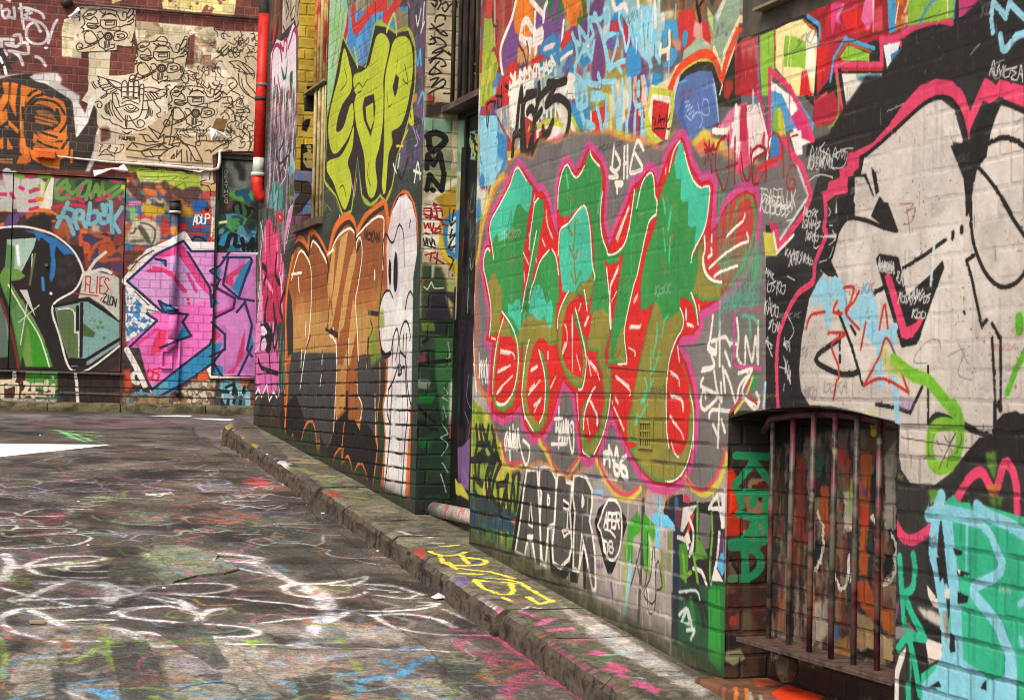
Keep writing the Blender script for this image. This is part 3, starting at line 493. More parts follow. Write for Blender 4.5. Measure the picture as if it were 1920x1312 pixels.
    fr('I4'); c.multi(LB, 13, '120,90 170,320 180,580;240,20 230,300 220,600;330,0 340,260 300,500 290,700;440,40 440,180;290,400 300,690;390,760 400,440 430,330 480,370 480,740;20,560 60,440;180,300 200,600')
    c.F('#d9802a', '270,380 310,350 300,480 280,480', soft=3); c.F('#c83a30', '415,370 440,360 435,650 410,650', soft=2); c.patch('0,640 60,600 260,640 560,700 640,840 560,900 300,800 100,760', ['#c9c83c', '#d98a4a', '#c9a040'], .1, 4, soft=10, op=.8)
def right_piece():
    c = FA; PK = '#e04468'; BL = '#332f29'; SV = '#cfc3b6'
    c.F(BL, '@P 1436,380 1520,380 1560,240 1400,60 1400,-60 2100,-160 2100,1500 1366,1500 1366,770 1436,770', soft=2)
    c.patch('@P 1436,380 1520,380 1560,240 1700,120 2100,-60 2100,1500 1660,1500 1670,790 1436,770', ['#37332c', '#2c2a27', '#3c3a34'], .4, 8, soft=4)
    # upper multicoloured part
    fr('D6')
    c.F('#b83030', '200,640 260,560 480,480 520,1280 200,1280', soft=3); c.patch('200,600 500,500 520,1280 200,1280', ['#b83030', '#c8605c', '#9c2c2c', '#c23a36'], .12, 5, stretch=3, soft=2)
    c.S('#7d6f9a', 7, '500,500 505,900 530,1280', soft=2); c.F('#93c23c', '530,480 730,400 730,900 640,1280 560,1280 535,900', soft=1.5); c.S('#b05a34', 5, '528,480 530,900', soft=2); c.S('#b05a34', 5, '728,400 728,880', soft=2)
    c.F('#f0e19a', '740,400 920,310 1100,260 1200,380 1290,420 1300,560 1250,1280 1000,1280 900,1100 740,900', soft=1.5); c.F('#f0e8cc', '1150,430 1280,440 1270,800 1240,1280 1180,1280 1140,800', soft=4)
    c.F('#97c63c', '870,480 1000,490 1130,560 1150,700 1130,930 1070,900 850,900 850,640', soft=2); c.F('#efe09c', '850,900 1060,910 1060,960 860,960', soft=1); c.multi('#e6e09a', 3, '930,480 900,900;945,480 945,900')
    c.F('#b8282a', '1120,200 1560,0 2500,-500 2600,400 2000,560 1500,900 1300,1100 1290,640 1330,560 1330,330', soft=2)
    c.patch('1200,180 1600,-20 2500,-300 2500,420 2000,500 1500,1000 1290,1280 1290,640 1330,560 1330,330', ['#c02828', '#d82a26', '#a02828', '#b82a3a'], .2, 2, soft=3)
    c.S('#4fa0cc', 9, '1170,220 1330,340 1330,480 1310,580', sm=0, soft=1.5); c.S('#b5622c', 5, '1110,270 1270,400 1280,440', soft=2)
    c.F('#e0457a', '1480,60 1600,40 1660,50 1580,200 1620,340 1540,300 1500,470 1470,320 1480,220', soft=2)
    c.F('#d82a26', '1620,200 1900,100 2000,420 1700,420', soft=6); c.multi('#d87a9a', 10, '1640,80 1560,240', soft=2)
    c.F('#97c63c', '1600,760 1700,620 1760,620 1920,700 1920,800 1640,820', soft=1.5)
    c.F('#d82a24', '1090,960 1150,930 1240,1280 1060,1280', soft=3); c.F('#f0e19a', '1180,1040 1260,1040 1230,1260 1200,1200', soft=1)
    fr('B1')
    c.S('#4fa0cc', 8, '580,500 600,360 670,240 850,300', sm=0, soft=1.5); c.S('#b5622c', 5, '610,370 680,265 830,320', sm=0, soft=2); c.F('#97c63c', '650,370 680,290 820,330 820,380', soft=1)
    c.S(PK, 12, '650,670 610,400 900,400 890,240 1010,270', sm=0, soft=1.5); c.S(PK, 14, '890,250 1000,230 1100,170 1230,130 1330,140', soft=5); c.S('#d82a2a', 5, '650,430 900,430', soft=2)
    c.F('#4fa0cc', '930,-60 990,-60 990,190 940,210 935,100', soft=1.5); c.patch('980,-80 1060,-80 1060,150 985,190', ['#d87a2c', '#b8562c', '#e8c48a'], .06, 5, soft=1.5); c.F('#97c63c', '1060,-80 1360,-80 1340,110 1180,140 1060,160', soft=2)
    c.S('#4fa0cc', 7, '1240,-20 1170,60 1130,150', soft=2); c.S('#4fa0cc', 5, '1340,-30 1340,120', soft=2); c.F('#d0407a', '1370,-60 1560,-60 1450,90 1370,110', soft=6); c.multi('#efe0c0', 4, '1300,-20 1300,100;1000,20 980,140')
    c.F('#e26a9a', '800,-60 840,-60 850,130 810,190 770,120', soft=5); c.S('#f0e0cc', 5, '845,-20 845,190', soft=1.5)
    c.F('#d04a58', '900,190 840,190 850,60 900,40', soft=8); c.F('#dcd3c0', '650,455 900,455 880,520 760,640 680,660', soft=1.5); c.F('#4f97a8', '740,470 900,460 820,560', soft=8); c.F('#dfe3e0', '905,280 1010,260 990,330 930,420', soft=2); c.F('#4a7fae', '950,340 1030,290 960,400', soft=6)
    c.F(BL, '1330,170 1560,-60 1771,-60 1771,500 1300,480 600,960 430,960 440,880 590,820 640,700 740,560 800,470 910,470 960,380 1100,200', soft=9)
    c.F('#d43a30', '420,420 480,600 480,780 590,760 560,560 490,620', soft=5); c.F('#b22a3a', '480,640 600,560 660,680 590,780 470,760', soft=3); c.multi('#7a9a3a', 6, '620,480 630,700 570,790;570,780 600,770', soft=2)
    c.F('#f0ebe0', '215,500 340,590 420,700 470,870 400,900 330,760 215,860', soft=1.5); c.F('#4fa0cc', '215,560 280,580 330,690 370,790 330,800 220,860', soft=2); c.F('#c9c33c', '265,660 285,690 310,850 250,850 250,700', soft=2); c.F('#8ab83c', '230,700 255,640 260,860 225,840', soft=1)
    c.F('#4fa0cc', '370,590 480,760 470,840 380,680', soft=3); c.F('#d8326a', '340,720 400,660 460,800 480,880 400,850', soft=2); c.F('#eee4d8', '330,820 400,800 410,950 370,960', soft=2)
    c.S(PK, 12, '210,900 205,430 330,540 440,760 475,860', sm=0, soft=1.5); c.S('#d8326a', 12, '130,540 200,860', soft=2); c.S('#b8b0a4', 8, '105,560 110,900', soft=3)
    c.patch('0,660 130,640 200,900 140,960 0,1080', ['#e05078', '#f0d8d0', '#c83048', '#e8e0d0', '#d84a6a'], .07, 9, stretch=3, soft=2)
    c.F('#3f8cba', '215,830 260,820 275,940 210,990', soft=2); c.multi('#ece4d8', 7, '190,980 215,840;140,640 200,880'); c.multi('#c83040', 4, '120,1120 140,1040 200,990 340,960;215,1000 200,860 260,830 270,950;330,960 320,860 380,830')
    # grey arrow panel
    fr('I7')
    c.F('#7b766f', '0,480 200,560 240,470 470,330 500,170 580,260 650,480 750,700 640,850 440,1170 400,1050 400,980 250,1000 210,620 0,640', soft=2)
    c.S('#cfc9c0', 8, '600,300 660,480 745,700 640,860 450,1150', sm=0, soft=7); c.S(PK, 14, '490,110 560,250 680,400 770,690 700,880 430,1230 370,1000', sm=0, soft=1.5); c.F(PK, '340,980 430,990 440,1230 400,1180', soft=1.5)
    c.S(PK, 8, '210,560 230,430 440,370 470,100', sm=0, soft=1.5); c.S('#d8302f', 7, '190,560 230,420 470,290', sm=0, soft=2)
    c.F('#cbbf4a', '280,1070 390,1080 420,1312 300,1312', soft=1.5); c.S('#e6dcc8', 7, '385,1080 420,1280 590,1100', sm=0, soft=2); c.F('#9a5a80', '0,640 60,600 200,620 240,800 200,700 0,680', soft=4)
    c.multi('#b03a3a', 5, '380,50 450,100 480,300;480,170 490,510;530,130 560,330;610,400 560,390 520,520 530,620 590,620 600,530 550,530;40,400 60,530 90,570 130,500 150,200;160,480 200,590 300,440 300,560;150,300 210,190 290,200 290,260 180,320')
    # tags around
    c.text('TSAFELUX', '#d8d2c6', 2.4, '@I7 240,760', '@I7 610,800', (4, -140), dist=.07, gap=.05); c.multi('#d8d2c6', 2.4, '@I7 340,700 350,920;@I7 390,740 405,890;@I7 480,700 510,920;@I7 520,955 600,935;@I7 590,740 570,860')
    c.scrib('#c9c6bd', 2.6, '@I7 740,420', '@I7 990,410', 22, 7, 33); c.scrib('#c9c6bd', 2.4, '@I7 760,300', '@I7 1120,330', 20, 5, 34); c.S('#c9c6bd', 2.6, '@I7 750,540 850,480 990,505'); c.multi('#c9c6bd', 2.6, '@I7 770,180 760,290 800,290;@I7 910,150 860,230 930,260 900,300;@I7 1200,210 1100,220 1000,300 980,400 1100,400 1140,250 1030,250')
    c.scrib('#c5c3bc', 3, '@I7 690,900', '@I7 840,930', 16, 4, 35); c.scrib('#c5c3bc', 3, '@I7 680,1020', '@I7 870,1040', 18, 4, 36); c.multi('#c5c3bc', 3, '@I7 820,1000 800,1230 850,1210;@I7 950,820 970,870 950,900;@I7 960,1000 990,1000;@I7 990,1050 1020,1140 950,1200')
    for i, (a, b, h, n) in enumerate((('60,280', '120,330', 12, 3), ('70,400', '200,430', 22, 4), ('50,560', '150,600', 26, 4), ('80,680', '160,720', 22, 3), ('60,780', '110,860', 16, 2), ('190,800', '240,860', 20, 2), ('200,1000', '240,1080', 30, 2), ('200,150', '300,190', 16, 4), ('230,230', '330,200', 22, 4), ('330,190', '400,230', 16, 4), ('350,40', '440,50', 18, 4))): c.scrib('#c5c3bc', 2.6, '@I8 '+a, '@I8 '+b, h, n, 300+i)
    c.multi('#c5c3bc', 2.6, '@I8 215,300 270,330;@I8 225,600 265,700 200,800;@I8 140,960 200,970 240,1080 190,880;@I8 60,770 110,880;@I8 450,200 520,170 550,90;@I8 460,260 500,290;@I8 290,420 330,380;@I8 195,1080 190,1130;@I8 98,860 100,880')
    # pink outline of the silver piece
    c.S(PK, 13, '@I8 150,1250 140,1000 150,760 200,600 290,430 400,340 420,200 500,0 @I7 900,1040 920,900 910,720', soft=1.5)
    c.F(PK, '@I7 870,660 940,640 960,580 1070,540 1060,430 1140,390 1140,270 1203,240 1203,490 1130,520 1150,660 1020,690 930,760', soft=2)
    fr('B1'); c.F(PK, '520,1190 560,1170 570,1120 650,1090 640,1050 700,1010 690,960 740,930 840,880 940,770 1030,640 1130,530 1230,485 1330,500 1400,570 1440,690 1480,590 1530,480 1570,500 1600,530 1620,490 1771,530 1771,660 1620,600 1560,640 1520,620 1440,800 1425,930 1390,760 1350,650 1280,600 1200,610 1100,680 980,830 760,960 750,1040 690,1080 680,1190 600,1200', soft=2)
    # silver letters
    fr('B1')
    c.F(SV, '@B1 790,970 900,880 1010,790 1100,690 1200,620 1260,615 1340,680 1390,850 1340,880 1310,790 1330,900 1420,1100 1420,1312 @B2 470,200 840,230 980,300 960,390 1000,550 1210,340 1150,560 1060,830 960,850 850,440 820,320 940,170 840,120 830,0 @B1 880,1210 850,1190 820,1060', soft=1)
    c.F(SV, '@B1 730,1090 790,1090 830,1200 880,1220 870,1312 720,1312', soft=1); c.F(SV, '@B1 620,1215 685,1210 690,1312 610,1312', soft=1)
    sil = '@B2 590,0 600,150 650,90 700,0 @B1 790,970 900,880 1010,790 1100,690 1200,620 1260,615 1340,680 1400,880 1350,900 1410,1060 1420,1312 @B2 1350,-5 1700,-5 1700,1312 @P 1920,760 1920,775 1880,780 1860,805 @D4 940,270 830,280 700,430 560,600 430,700 330,710 220,680 140,560 120,430 130,150 @B2 950,1280 850,1260 700,1220 560,1190 430,1185 380,1100 370,980 385,800 430,560 560,330 600,180'
    c.F(SV, sil, soft=1); c.F(SV, '@B1 1630,650 1771,690 1771,1312 1440,1312 1460,1100 1500,960 1540,880 1560,800', soft=1)
    c.patch(sil, ['#cfc3b6', '#c6baac', '#d8cdc0', '#bdb2a4'], .18, 10, sharp=3, op=.8)
    # black outlines of the silver piece
    K = '#2e2b26'
    fr('B1')
    c.S(K, 9, '780,970 900,870 1010,770 1120,670 1200,615 1280,600 1350,640 1400,760 1430,920', soft=1.5)
    c.F(K, '1530,640 1620,640 1560,840 1540,960 1480,1050 1450,1200 1440,1312 1420,1312 1400,1100 1320,900 1395,880 1400,700 1425,940', soft=1); c.F(K, '1310,780 1330,870 1390,890 1380,910 1340,905', soft=1)
    c.S(K, 10, '1540,890 1600,860 1680,850 1771,900', soft=1); c.S(K, 8, '1490,1030 1560,1110 1650,1240 1700,1330', soft=1); c.S(K, 8, '1540,880 1490,970 1450,1100 1440,1320', soft=1); c.S(K, 8, '1630,620 1771,690', soft=1.5)
    c.F(K, '740,1080 800,1070 850,1210 890,1215 960,1330 @B2 950,170 850,130 @B1 830,1330 880,1215 845,1210 790,1090 740,1085', soft=1); c.F(K, '830,1030 860,1060 880,1180 860,1200', soft=1)
    c.F(K, '@B1 690,1090 730,1090 730,1200 @B2 660,0 700,95 650,100 600,170 590,0 @B1 620,1215 690,1205', soft=1); c.F(K, '@B2 830,0 890,0 950,170 850,130', soft=1); c.F(K, '@B2 655,0 695,0 695,95 665,100', soft=1)
    fr('B2'); c.S(K, 8, '595,180 655,95 760,105 860,145 940,165', soft=1); c.S(K, 6, '560,330 595,190 590,150', soft=1)
    c.S(K, 9, '1375,0 1385,200 1430,350 1490,450 1560,495 1640,470 1700,400', soft=1); c.S(K, 9, '1560,-20 1620,90 1700,210', soft=1); c.S(K, 7, '1350,0 1352,70', soft=1)
    c.F(K, '840,300 950,320 970,400 1000,550 1210,340 1220,380 1150,570 1060,830 970,850 860,480 820,330', soft=1); c.F(SV, '980,400 1000,540 1140,420 1190,360 1200,300 1100,330', soft=1)
    c.S(K, 8, '980,385 1100,310 1225,220;'.strip(';'), sm=0, soft=1); c.S(K, 12, '1270,180 1268,200'); c.S(K, 12, '1322,150 1322,168'); c.S(K, 9, '800,540 860,500', soft=1)
    c.S(K, 8, '1395,310 1350,340 1380,440 1400,540 1440,725 1465,690', sm=0, soft=1); c.S(K, 8, '1500,710 1550,800 1550,1180 1520,1190 1500,790', sm=0, soft=1); c.S(K, 7, '1520,1190 1520,1312')
    c.S(K, 10, '540,340 580,440;'.strip(';'), soft=2); c.F(K, '500,400 550,330 600,440 540,430', soft=1.5)
    c.S(K, 8, '600,640 680,850 740,1060', sm=0, soft=1); c.S(K, 11, '605,800 480,890 480,940 600,1000 680,1005 715,990', soft=1.5); c.S(K, 7, '608,780 608,860'); c.S(K, 9, '608,900 608,930'); c.multi(K, 7, '640,560 660,690 700,770')
    c.S(K, 8, '820,1180 940,1200 1020,1230 1090,1080', sm=0, soft=1); c.S(K, 7, '1125,960 1125,1290', soft=1); c.S(K, 11, '1130,1290 1170,1245 1240,1260 1400,1330', soft=2); c.S(K, 6, '1335,640 1340,650;'.strip(';'))
    c.F(K, '1520,1312 1560,1240 1640,1220 1700,1260 1700,1400 1520,1400', soft=1.5)
    fr('D4'); c.S(K, 9, '390,150 420,110 480,90 600,130 720,200 850,250 930,270', soft=1.5); c.S(K, 9, '960,-20 960,250', soft=1); c.S(K, 14, '1000,-20 1010,30')
    c.F(K, '980,130 1050,70 1140,60 1300,130 1300,500 700,500 700,430 830,280 945,275', soft=1.5)
    c.S('#c8d8d0', 9, '@B2 1160,250 1140,480;'.strip(';'), soft=5)
    # light blue M, reds
    c.S('#93c9d6', 20, '@B2 460,580 480,500 520,470 540,700', soft=2); c.S('#93c9d6', 20, '@B2 570,470 600,480 660,690 760,500 720,620 760,740 830,830 840,1000 850,1060 ', soft=2); c.S('#93c9d6', 18, '@B2 770,510 830,780 930,730 920,800 945,1280', soft=2)
    c.F('#93c9d6', '@B2 450,520 480,470 530,445 560,470 600,440 640,500 650,600 690,650 720,540 760,490 800,520 830,620 840,740 900,780 880,830 830,800 770,760 730,700 700,700 640,700 610,620 560,560 550,690 520,700 510,620 480,560 450,580', sm=1, soft=2, op=.85)
    c.multi('#c43a2e', 6, '@B2 410,740 440,660 520,640;@B2 540,760 640,770 560,830 600,960 600,1030;@B2 630,500 690,500 650,640;@B2 720,520 690,580 640,640 720,740;@B2 840,740 870,600 890,740;@B2 750,1070 840,900 890,800 1010,1110;@B2 750,1070 860,1030 1010,1110;@B2 590,580 570,640 620,650;@B2 730,860 760,700;@B2 570,1150 590,1040')
    c.S('#e0446a', 14, '@B2 890,430 940,600 980,770 1040,750 1080,690', sm=1, soft=2); c.F('#e0446a', '@B2 870,430 910,430 1000,730 1060,700 1040,790 970,790 930,640', soft=1.5)
    for i, (a, b, h, n) in enumerate((('830,390', '930,410', 20, 5), ('940,440', '1000,520', 20, 3), ('950,580', '1060,600', 20, 6), ('1030,560', '1140,600', 22, 5), ('1030,670', '1110,680', 16, 3))): c.scrib('#c9c6bd', 3, '@B2 '+a, '@B2 '+b, h, n, 400+i)
    c.text('TENSER.', '#c9c6bd', 2.6, '@B2 835,400', '@B2 940,420', (0, -70), dist=.05)
    # green spray
    c.S('#79b82e', 26, '@B2 920,920 1040,1010 1120,1040 1200,1130 1290,1240 1310,1290 @D4 600,0 660,150 640,400 560,520 450,540 390,430 410,220 500,160 600,180', soft=4); c.S('#8fbf34', 20, '@D4 480,160 400,240 380,420 460,540 580,540', soft=5, op=.8)
    c.S('#63b52b', 26, '@B2 1660,680 1660,740 ; @B2 1690,860 1640,960 1590,1110'.split(';')[0], soft=4); c.S('#63b52b', 16, '@B2 1700,860 1640,980 1590,1110', soft=4); c.S('#b4b64a', 26, '@B2 870,880 900,960 960,990', soft=10, op=.6)
    c.multi('#4f5a30', 2, '@D4 450,310 500,400;@D4 520,270 560,330 620,240;@D4 470,560 540,400 620,240;@D4 340,470 390,430;@D4 540,540 560,440;@D4 620,420 670,300 660,240')
    c.multi('#9a5a4a', 2, '@B2 960,10 1040,10 990,60 1050,30 1030,110 980,130;@B2 1000,30 1020,180', op=.8); c.multi('#8f8880', 2, '@B2 1120,940 1040,930 1100,830 1180,800 1200,860;@B2 1240,900 1340,860 1300,1000 1380,1040;@B2 1300,820 1360,940', op=.9)
    # upper right blue, tags
    fr('B1'); c.S('#93c9d6', 14, '1580,20 1570,110 1580,200;'.strip(';'), soft=1.5); c.S('#93c9d6', 14, '1580,10 1660,110 1680,20 1771,110', sm=0, soft=1.5); c.S('#93c9d6', 16, '1625,220 1650,310 1720,230 1771,210', soft=1.5)
    c.scrib('#c9c6bd', 3, '1560,460', '1771,500', 26, 5, 44); c.multi('#b0aea6', 3, '1650,370 1570,410 1600,490 1660,430;1500,270 1440,340;930,690 1030,640', op=.7)
    # lower right: black under-band, pink M, teal block
    fr('D4')
    c.S('#e0446a', 22, '90,1040 150,1150 240,1180 350,1120 440,1040', soft=2); c.S('#e0446a', 22, '630,820 740,640 850,590 960,760 1040,520 1100,540 1150,700 1160,950', soft=2)
    c.F('#5a8a34', '880,420 970,400 980,520 960,650 900,540', soft=8); c.F('#c87838', '890,700 1010,690 980,790 920,790', soft=6); c.F('#6a9a30', '370,740 520,740 460,840 400,850', soft=8); c.F('#567a2c', '900,800 1030,800 1020,880 940,880', soft=8)
    TL = '#35b98a'; LB = '#84c6d2'
    c.F(TL, '@D4 440,800 520,850 600,780 640,850 740,850 760,900 820,870 950,900 1218,980 @P 2050,990 2050,1500 @D5 300,1400 300,1090 460,980 540,600 560,200 540,-60', soft=2); c.patch('@D4 520,900 1218,980 @P 2050,990 2050,1500 @D5 560,1400 640,900 560,200 540,-60', ['#35b98a', '#2fb082', '#3dc094'], .3, 6, sharp=3)
    fr('D5')
    c.F(LB, '300,1180 420,1060 470,900 640,960 830,1090 860,1150 1000,1110 1010,980 1080,1000 1090,1200 1060,1312 1060,1500 300,1500', soft=3)
    c.S(LB, 30, '@D4 490,800 450,950 @D5 400,60 430,180 480,500 500,760 530,1000', sm=1, soft=2); c.S(LB, 36, '@D4 540,1000 560,1200 @D5 560,200 590,500 600,750 610,960', soft=2); c.S(LB, 30, '@D4 380,960 560,940 820,1010 @D5 950,-60;'.split(';')[0].replace('@D5 950,-60', ''), soft=3); c.S(LB, 26, '@D4 800,880 900,960 1100,1050 1218,1130', soft=5)
    c.S('#8cc9d6', 18, '@D4 820,1010 920,1130 990,1300 @D5 980,160 940,260 740,380 860,560 950,680 1000,820 1060,980 1060,1280', soft=3, w2=34)
    c.F('#2f2c28', '430,110 500,110 510,230 460,320', soft=2); c.F('#9a9890', '480,560 520,560 540,760 510,850', soft=3); c.F('#2f2c28', '550,740 580,780 590,900 550,910 540,870', soft=3); c.F('#2c2a28', '610,400 700,440 690,490 610,500', soft=3); c.F('#2c2a28', '570,30 650,60 640,90 590,90', soft=3); c.F('#2c2a28', '600,210 720,250 640,270 610,260', soft=3); c.F('#2c2a28', '370,1200 450,1150 470,1200', soft=4); c.F('#2c2a28', '800,1200 850,1140 850,1230', soft=3); c.F('#dbd0c0', '600,205 635,215 625,260', soft=2); c.multi(LB, 14, '510,360 460,420 ;1130,500 1180,470;1140,800 1150,840', soft=6)
    c.F('#d9cfc0', '350,340 440,460 450,540 400,520 360,430', soft=2); c.F('#d9cfc0', '500,380 540,370 540,460 500,450', soft=2); c.F('#c9beb0', '270,530 400,560 460,600 470,700 330,620', soft=8)
    c.F('#dccfc0', '330,780 480,840 470,960 370,1010', soft=2); c.F('#2b2926', '300,620 470,720 470,830 350,780', soft=2); c.F('#8a7f78', '60,700 200,660 260,740 90,800', soft=5); c.F('#7d4a7a', '70,500 120,480 100,620 70,640', soft=5)
    c.F('#dcd2c4', '180,860 120,920 75,1080 60,1312 60,1500 110,1500 115,1100 160,960', soft=1.5)
    c.S('#2fb58a', 18, '120,110 140,400 160,680', soft=1.5); c.S('#2fb58a', 18, '235,90 250,200 230,360 160,420', soft=1.5); c.S('#2fb58a', 18, '170,440 230,600 310,740', soft=1.5); c.S('#2fb58a', 18, '110,870 190,780 330,790', soft=1.5); c.S('#2fb58a', 18, '190,760 240,960 290,1260', soft=1.5); c.S('#2fb58a', 18, '190,1190 200,1400', soft=1.5)
def low_left():
    c = FA; K = '#26241f'
    # bare blocks
    c.patch('@P 870,700 1440,900 1440,1360 860,1100', ['#a69b90', '#9c9186', '#b0a598', '#8f857a'], .3, 21, soft=2)
    c.patch('@P 1100,900 1275,900 1275,1250 1100,1150', ['#a89d92', '#b3a89c', '#9a8f84', '#a99a98'], .15, 22, soft=3)
    # yellow green corner with scribbles
    c.patch('@P 878,740 1000,860 985,1080 870,1020', ['#a3b332', '#8fae34', '#b8bd3c', '#7e9a34', '#c8b84a'], .12, 23, soft=3)
    fr('I5')
    c.F('#b8a04a', '120,0 180,20 190,140 110,140', soft=5); c.patch('20,600 480,700 470,1160 20,960', ['#3a5a58', '#5a8a34', '#4a4a3a', '#3f6a44', '#2f4f5a', '#7a8a4a'], .06, 24, soft=3, stretch=4, sharp=7)
    c.patch('40,540 140,560 280,640 430,720 400,900 260,840 60,820', ['#3a6a6e', '#34505e', '#4a5a4a'], .08, 25, soft=6)
    for i in range(8): c.multi(['#6f9a34', '#8a7a64', '#2f7a3c', '#7a8a3c', '#35605e', '#9aa04a'][i % 6], 12, '%d,880 %d,1020' % (60+50*i, 60+50*i), soft=4)
    c.multi('#33322a', 13, '100,0 110,130 90,260 100,420 130,460;130,0 150,130 180,260;150,0 180,130 130,250 120,430 150,470;200,0 190,130 250,260 220,420 190,600;260,0 240,130 220,260 180,420 190,580;230,0 260,170 250,300 200,360 220,580;110,140 210,140;60,270 240,265;300,300 250,420 230,560 270,640;80,420 90,560 160,700 190,690;150,600 190,700 260,690 290,640;270,480 340,460;280,500 290,700 330,560 350,420;340,450 370,700 390,540 410,400;400,400 440,360 460,420;360,400 340,560 330,640;410,500 420,680 440,560 450,380', soft=1.2, op=.92)
    c.F(K, '120,200 170,230 190,280 120,300 90,250', soft=4); c.F(K, '230,220 280,200 300,290 240,290', soft=4); c.F('#3a4a44', '80,480 120,560 190,640 280,650 280,730 100,690', soft=5)
    c.F('#c87038', '385,770 430,760 410,800', soft=2); c.multi('#b8bfa0', 2, '40,685 200,715;210,710 300,740;320,735 420,755', op=.8)
    # dark behind the letters
    c.F('#8f8a80', '470,360 540,320 720,330 830,370 960,380 1050,440 1050,1100 860,1290 700,1240 560,1250 470,1160 380,1070 440,800', soft=6)
    c.F(K, '500,380 530,400 470,740 430,1000 495,1060 460,1130 380,1060 430,740', soft=1.5); c.F('#77736a', '380,1050 470,1120 480,1180 390,1080', soft=2)
    c.F(K, '540,950 560,1150 655,1150 665,1225 570,1230 545,1100', soft=1); c.F(K, '700,820 720,1080 770,1155 870,1110 870,1180 830,1250 740,1240 710,1180 700,1000', soft=1.5); c.F(K, '875,400 900,400 905,1160 945,1190 930,1280 870,1270', soft=1); c.F(K, '970,1000 1000,1040 1000,1330 980,1330', soft=1.5); c.F('#5c5850', '1000,1040 1080,1060 1080,1330 1000,1330', soft=3)
    c.S('#8d887e', 5, '680,1150 720,1240 800,1290 850,1250;'.strip(';')); c.S('#8d887e', 5, '570,1230 660,1250')
    c.F('#4a4640', '640,1250 860,1270 900,1400 700,1380', soft=10); c.F('#7a9a34', '480,1060 545,1080 560,1250 480,1220', soft=5)
    G = '#5a5852'; W_ = '#e9e0d0'
    A_ = '515,350 600,345 625,800 630,1130 670,1150 590,1150 560,930 520,925 495,1065 420,1020 465,740 490,520'
    P_ = '620,350 660,330 720,350 755,430 755,520 740,800 690,820 670,1130 640,1100 620,780 635,540 615,480'
    E_ = '770,380 835,385 840,450 885,460 870,700 885,980 860,1080 790,1155 730,1110 725,960 745,740 755,520'
    R_ = '900,400 940,385 1000,410 1050,520 1050,640 1030,770 1050,860 1075,1070 1080,1330 1050,1330 1000,1040 980,960 940,1180 895,1165 900,860 910,700 890,560'
    for p in (A_, P_, E_, R_): c.F(G, p, soft=1)
    for p in (A_, P_, E_, R_): c.S(W_, 8.5, p+' '+p.split()[0], sm=0, soft=1)
    c.F(K, '545,640 555,770 530,790', soft=1); c.S(W_, 5, '548,630 560,770 560,820 530,800 545,640', sm=0); c.F(W_, '520,880 570,880 565,920 515,915', soft=1)
    c.F(W_, '685,545 705,580 700,640 680,665', sm=1, soft=1); c.F(G, '690,580 695,600 690,635', soft=1); c.F(W_, '965,550 985,580 985,640 965,665', sm=1, soft=1)
    c.S(W_, 6, '815,600 865,640 860,680 815,670', sm=0); c.F(K, '820,620 860,645 850,665 825,655', soft=1); c.S(W_, 6, '850,700 845,830 870,860 820,900 805,850 850,840', sm=0); c.S(W_, 5, '965,880 940,1170;'.strip(';')); c.S(W_, 5, '965,880 1000,1040')
    c.patch(A_+' '+P_, ['#5a5852', '#66635c', '#4e4c46'], .06, 26, op=.0)
    # diamond with APER 08
    fr('I6'); c.F(K, '150,250 90,300 60,400 80,500 130,700 165,810 190,810 225,720 270,560 310,420 300,370 240,280', soft=1.5)
    d_ = '165,235 210,230 255,290 270,400 265,540 240,650 200,695 160,670 130,560 105,470 85,430 105,380 130,300'
    c.F(G, d_, sm=1, soft=1); c.S(W_, 6.5, d_+' 165,235', soft=1); c.text('APER', W_, 6, '132,440', '252,450', (8, -110), dist=.03, gap=.1); c.text('08', W_, 5.5, '135,640', '215,640', (-8, -90), dist=.03); c.S(W_, 5, '140,460 180,470 220,520')
    c.F('#a89d92', '150,800 210,800 215,850 160,850', soft=6)
    # stripes, drips right of it
    c.multi('#8a6f9a', 10, '60,60 110,60;80,240 130,230;60,540 80,560', soft=5, op=.6); c.multi('#7d5f9a', 9, '85,740 120,740;185,880 200,960', soft=3, op=.7); c.S('#6a4a86', 6, '190,870 200,1020', w2=2); c.F('#8cc3d6', '50,155 135,155 135,185 50,185', soft=3)
    c.F('#2f2c28', '430,210 445,210 440,760 420,760', soft=3); c.S('#4a463e', 12, '432,200 425,600 410,900 390,1312', soft=5, op=.85); c.S('#4a463e', 14, '-95,760 -85,1000 -90,1312;'.strip(';'), soft=6, op=0)
    c.S('#4a463e', 22, '20,800 20,1100', soft=14, op=.5)
    c.F('#302c2c', '620,200 740,190 745,300 720,480 690,500 620,400 590,320', soft=3); c.S('#3a5f86', 18, '690,240 690,500', soft=6); c.S('#2d3a4e', 34, '695,480 690,800 690,1100 680,1312', soft=8)
    c.F('#6cc0da', '545,200 570,210 565,340 620,350 680,430 680,470 560,430 560,600 530,630 535,430 505,400 500,350 550,330', soft=3)
    c.S('#8ac6d0', 16, '335,560 335,760 310,950 275,1180', soft=4, op=.85); c.F('#45a02c', '390,320 420,400 410,480 360,520 340,580 330,700 290,700 290,600 310,540 320,420', soft=3); c.F('#45a02c', '440,330 480,380 520,420 530,500 510,560 500,700 470,780 440,760 430,560 430,420', soft=3)
    c.multi('#8aa83a', 14, '300,560 290,680 290,950;640,500 630,760;500,560 480,760 480,800;570,640 580,820 600,900;720,640 740,760', soft=5, op=.8); c.multi('#45a02c', 10, '440,560 450,760;350,540 345,720', soft=3)
    c.F('#d8cfc2', '470,470 520,600 530,900 500,900', soft=6, op=.6)
    c.multi('#3c3a34', 3.5, '415,580 380,740 340,890;415,600 430,900 460,820 470,480;510,600 490,820 440,940 470,1010 530,1000 520,600;380,700 430,920;530,800 550,700 580,900 540,920;460,920 480,1100 520,1080 530,960')
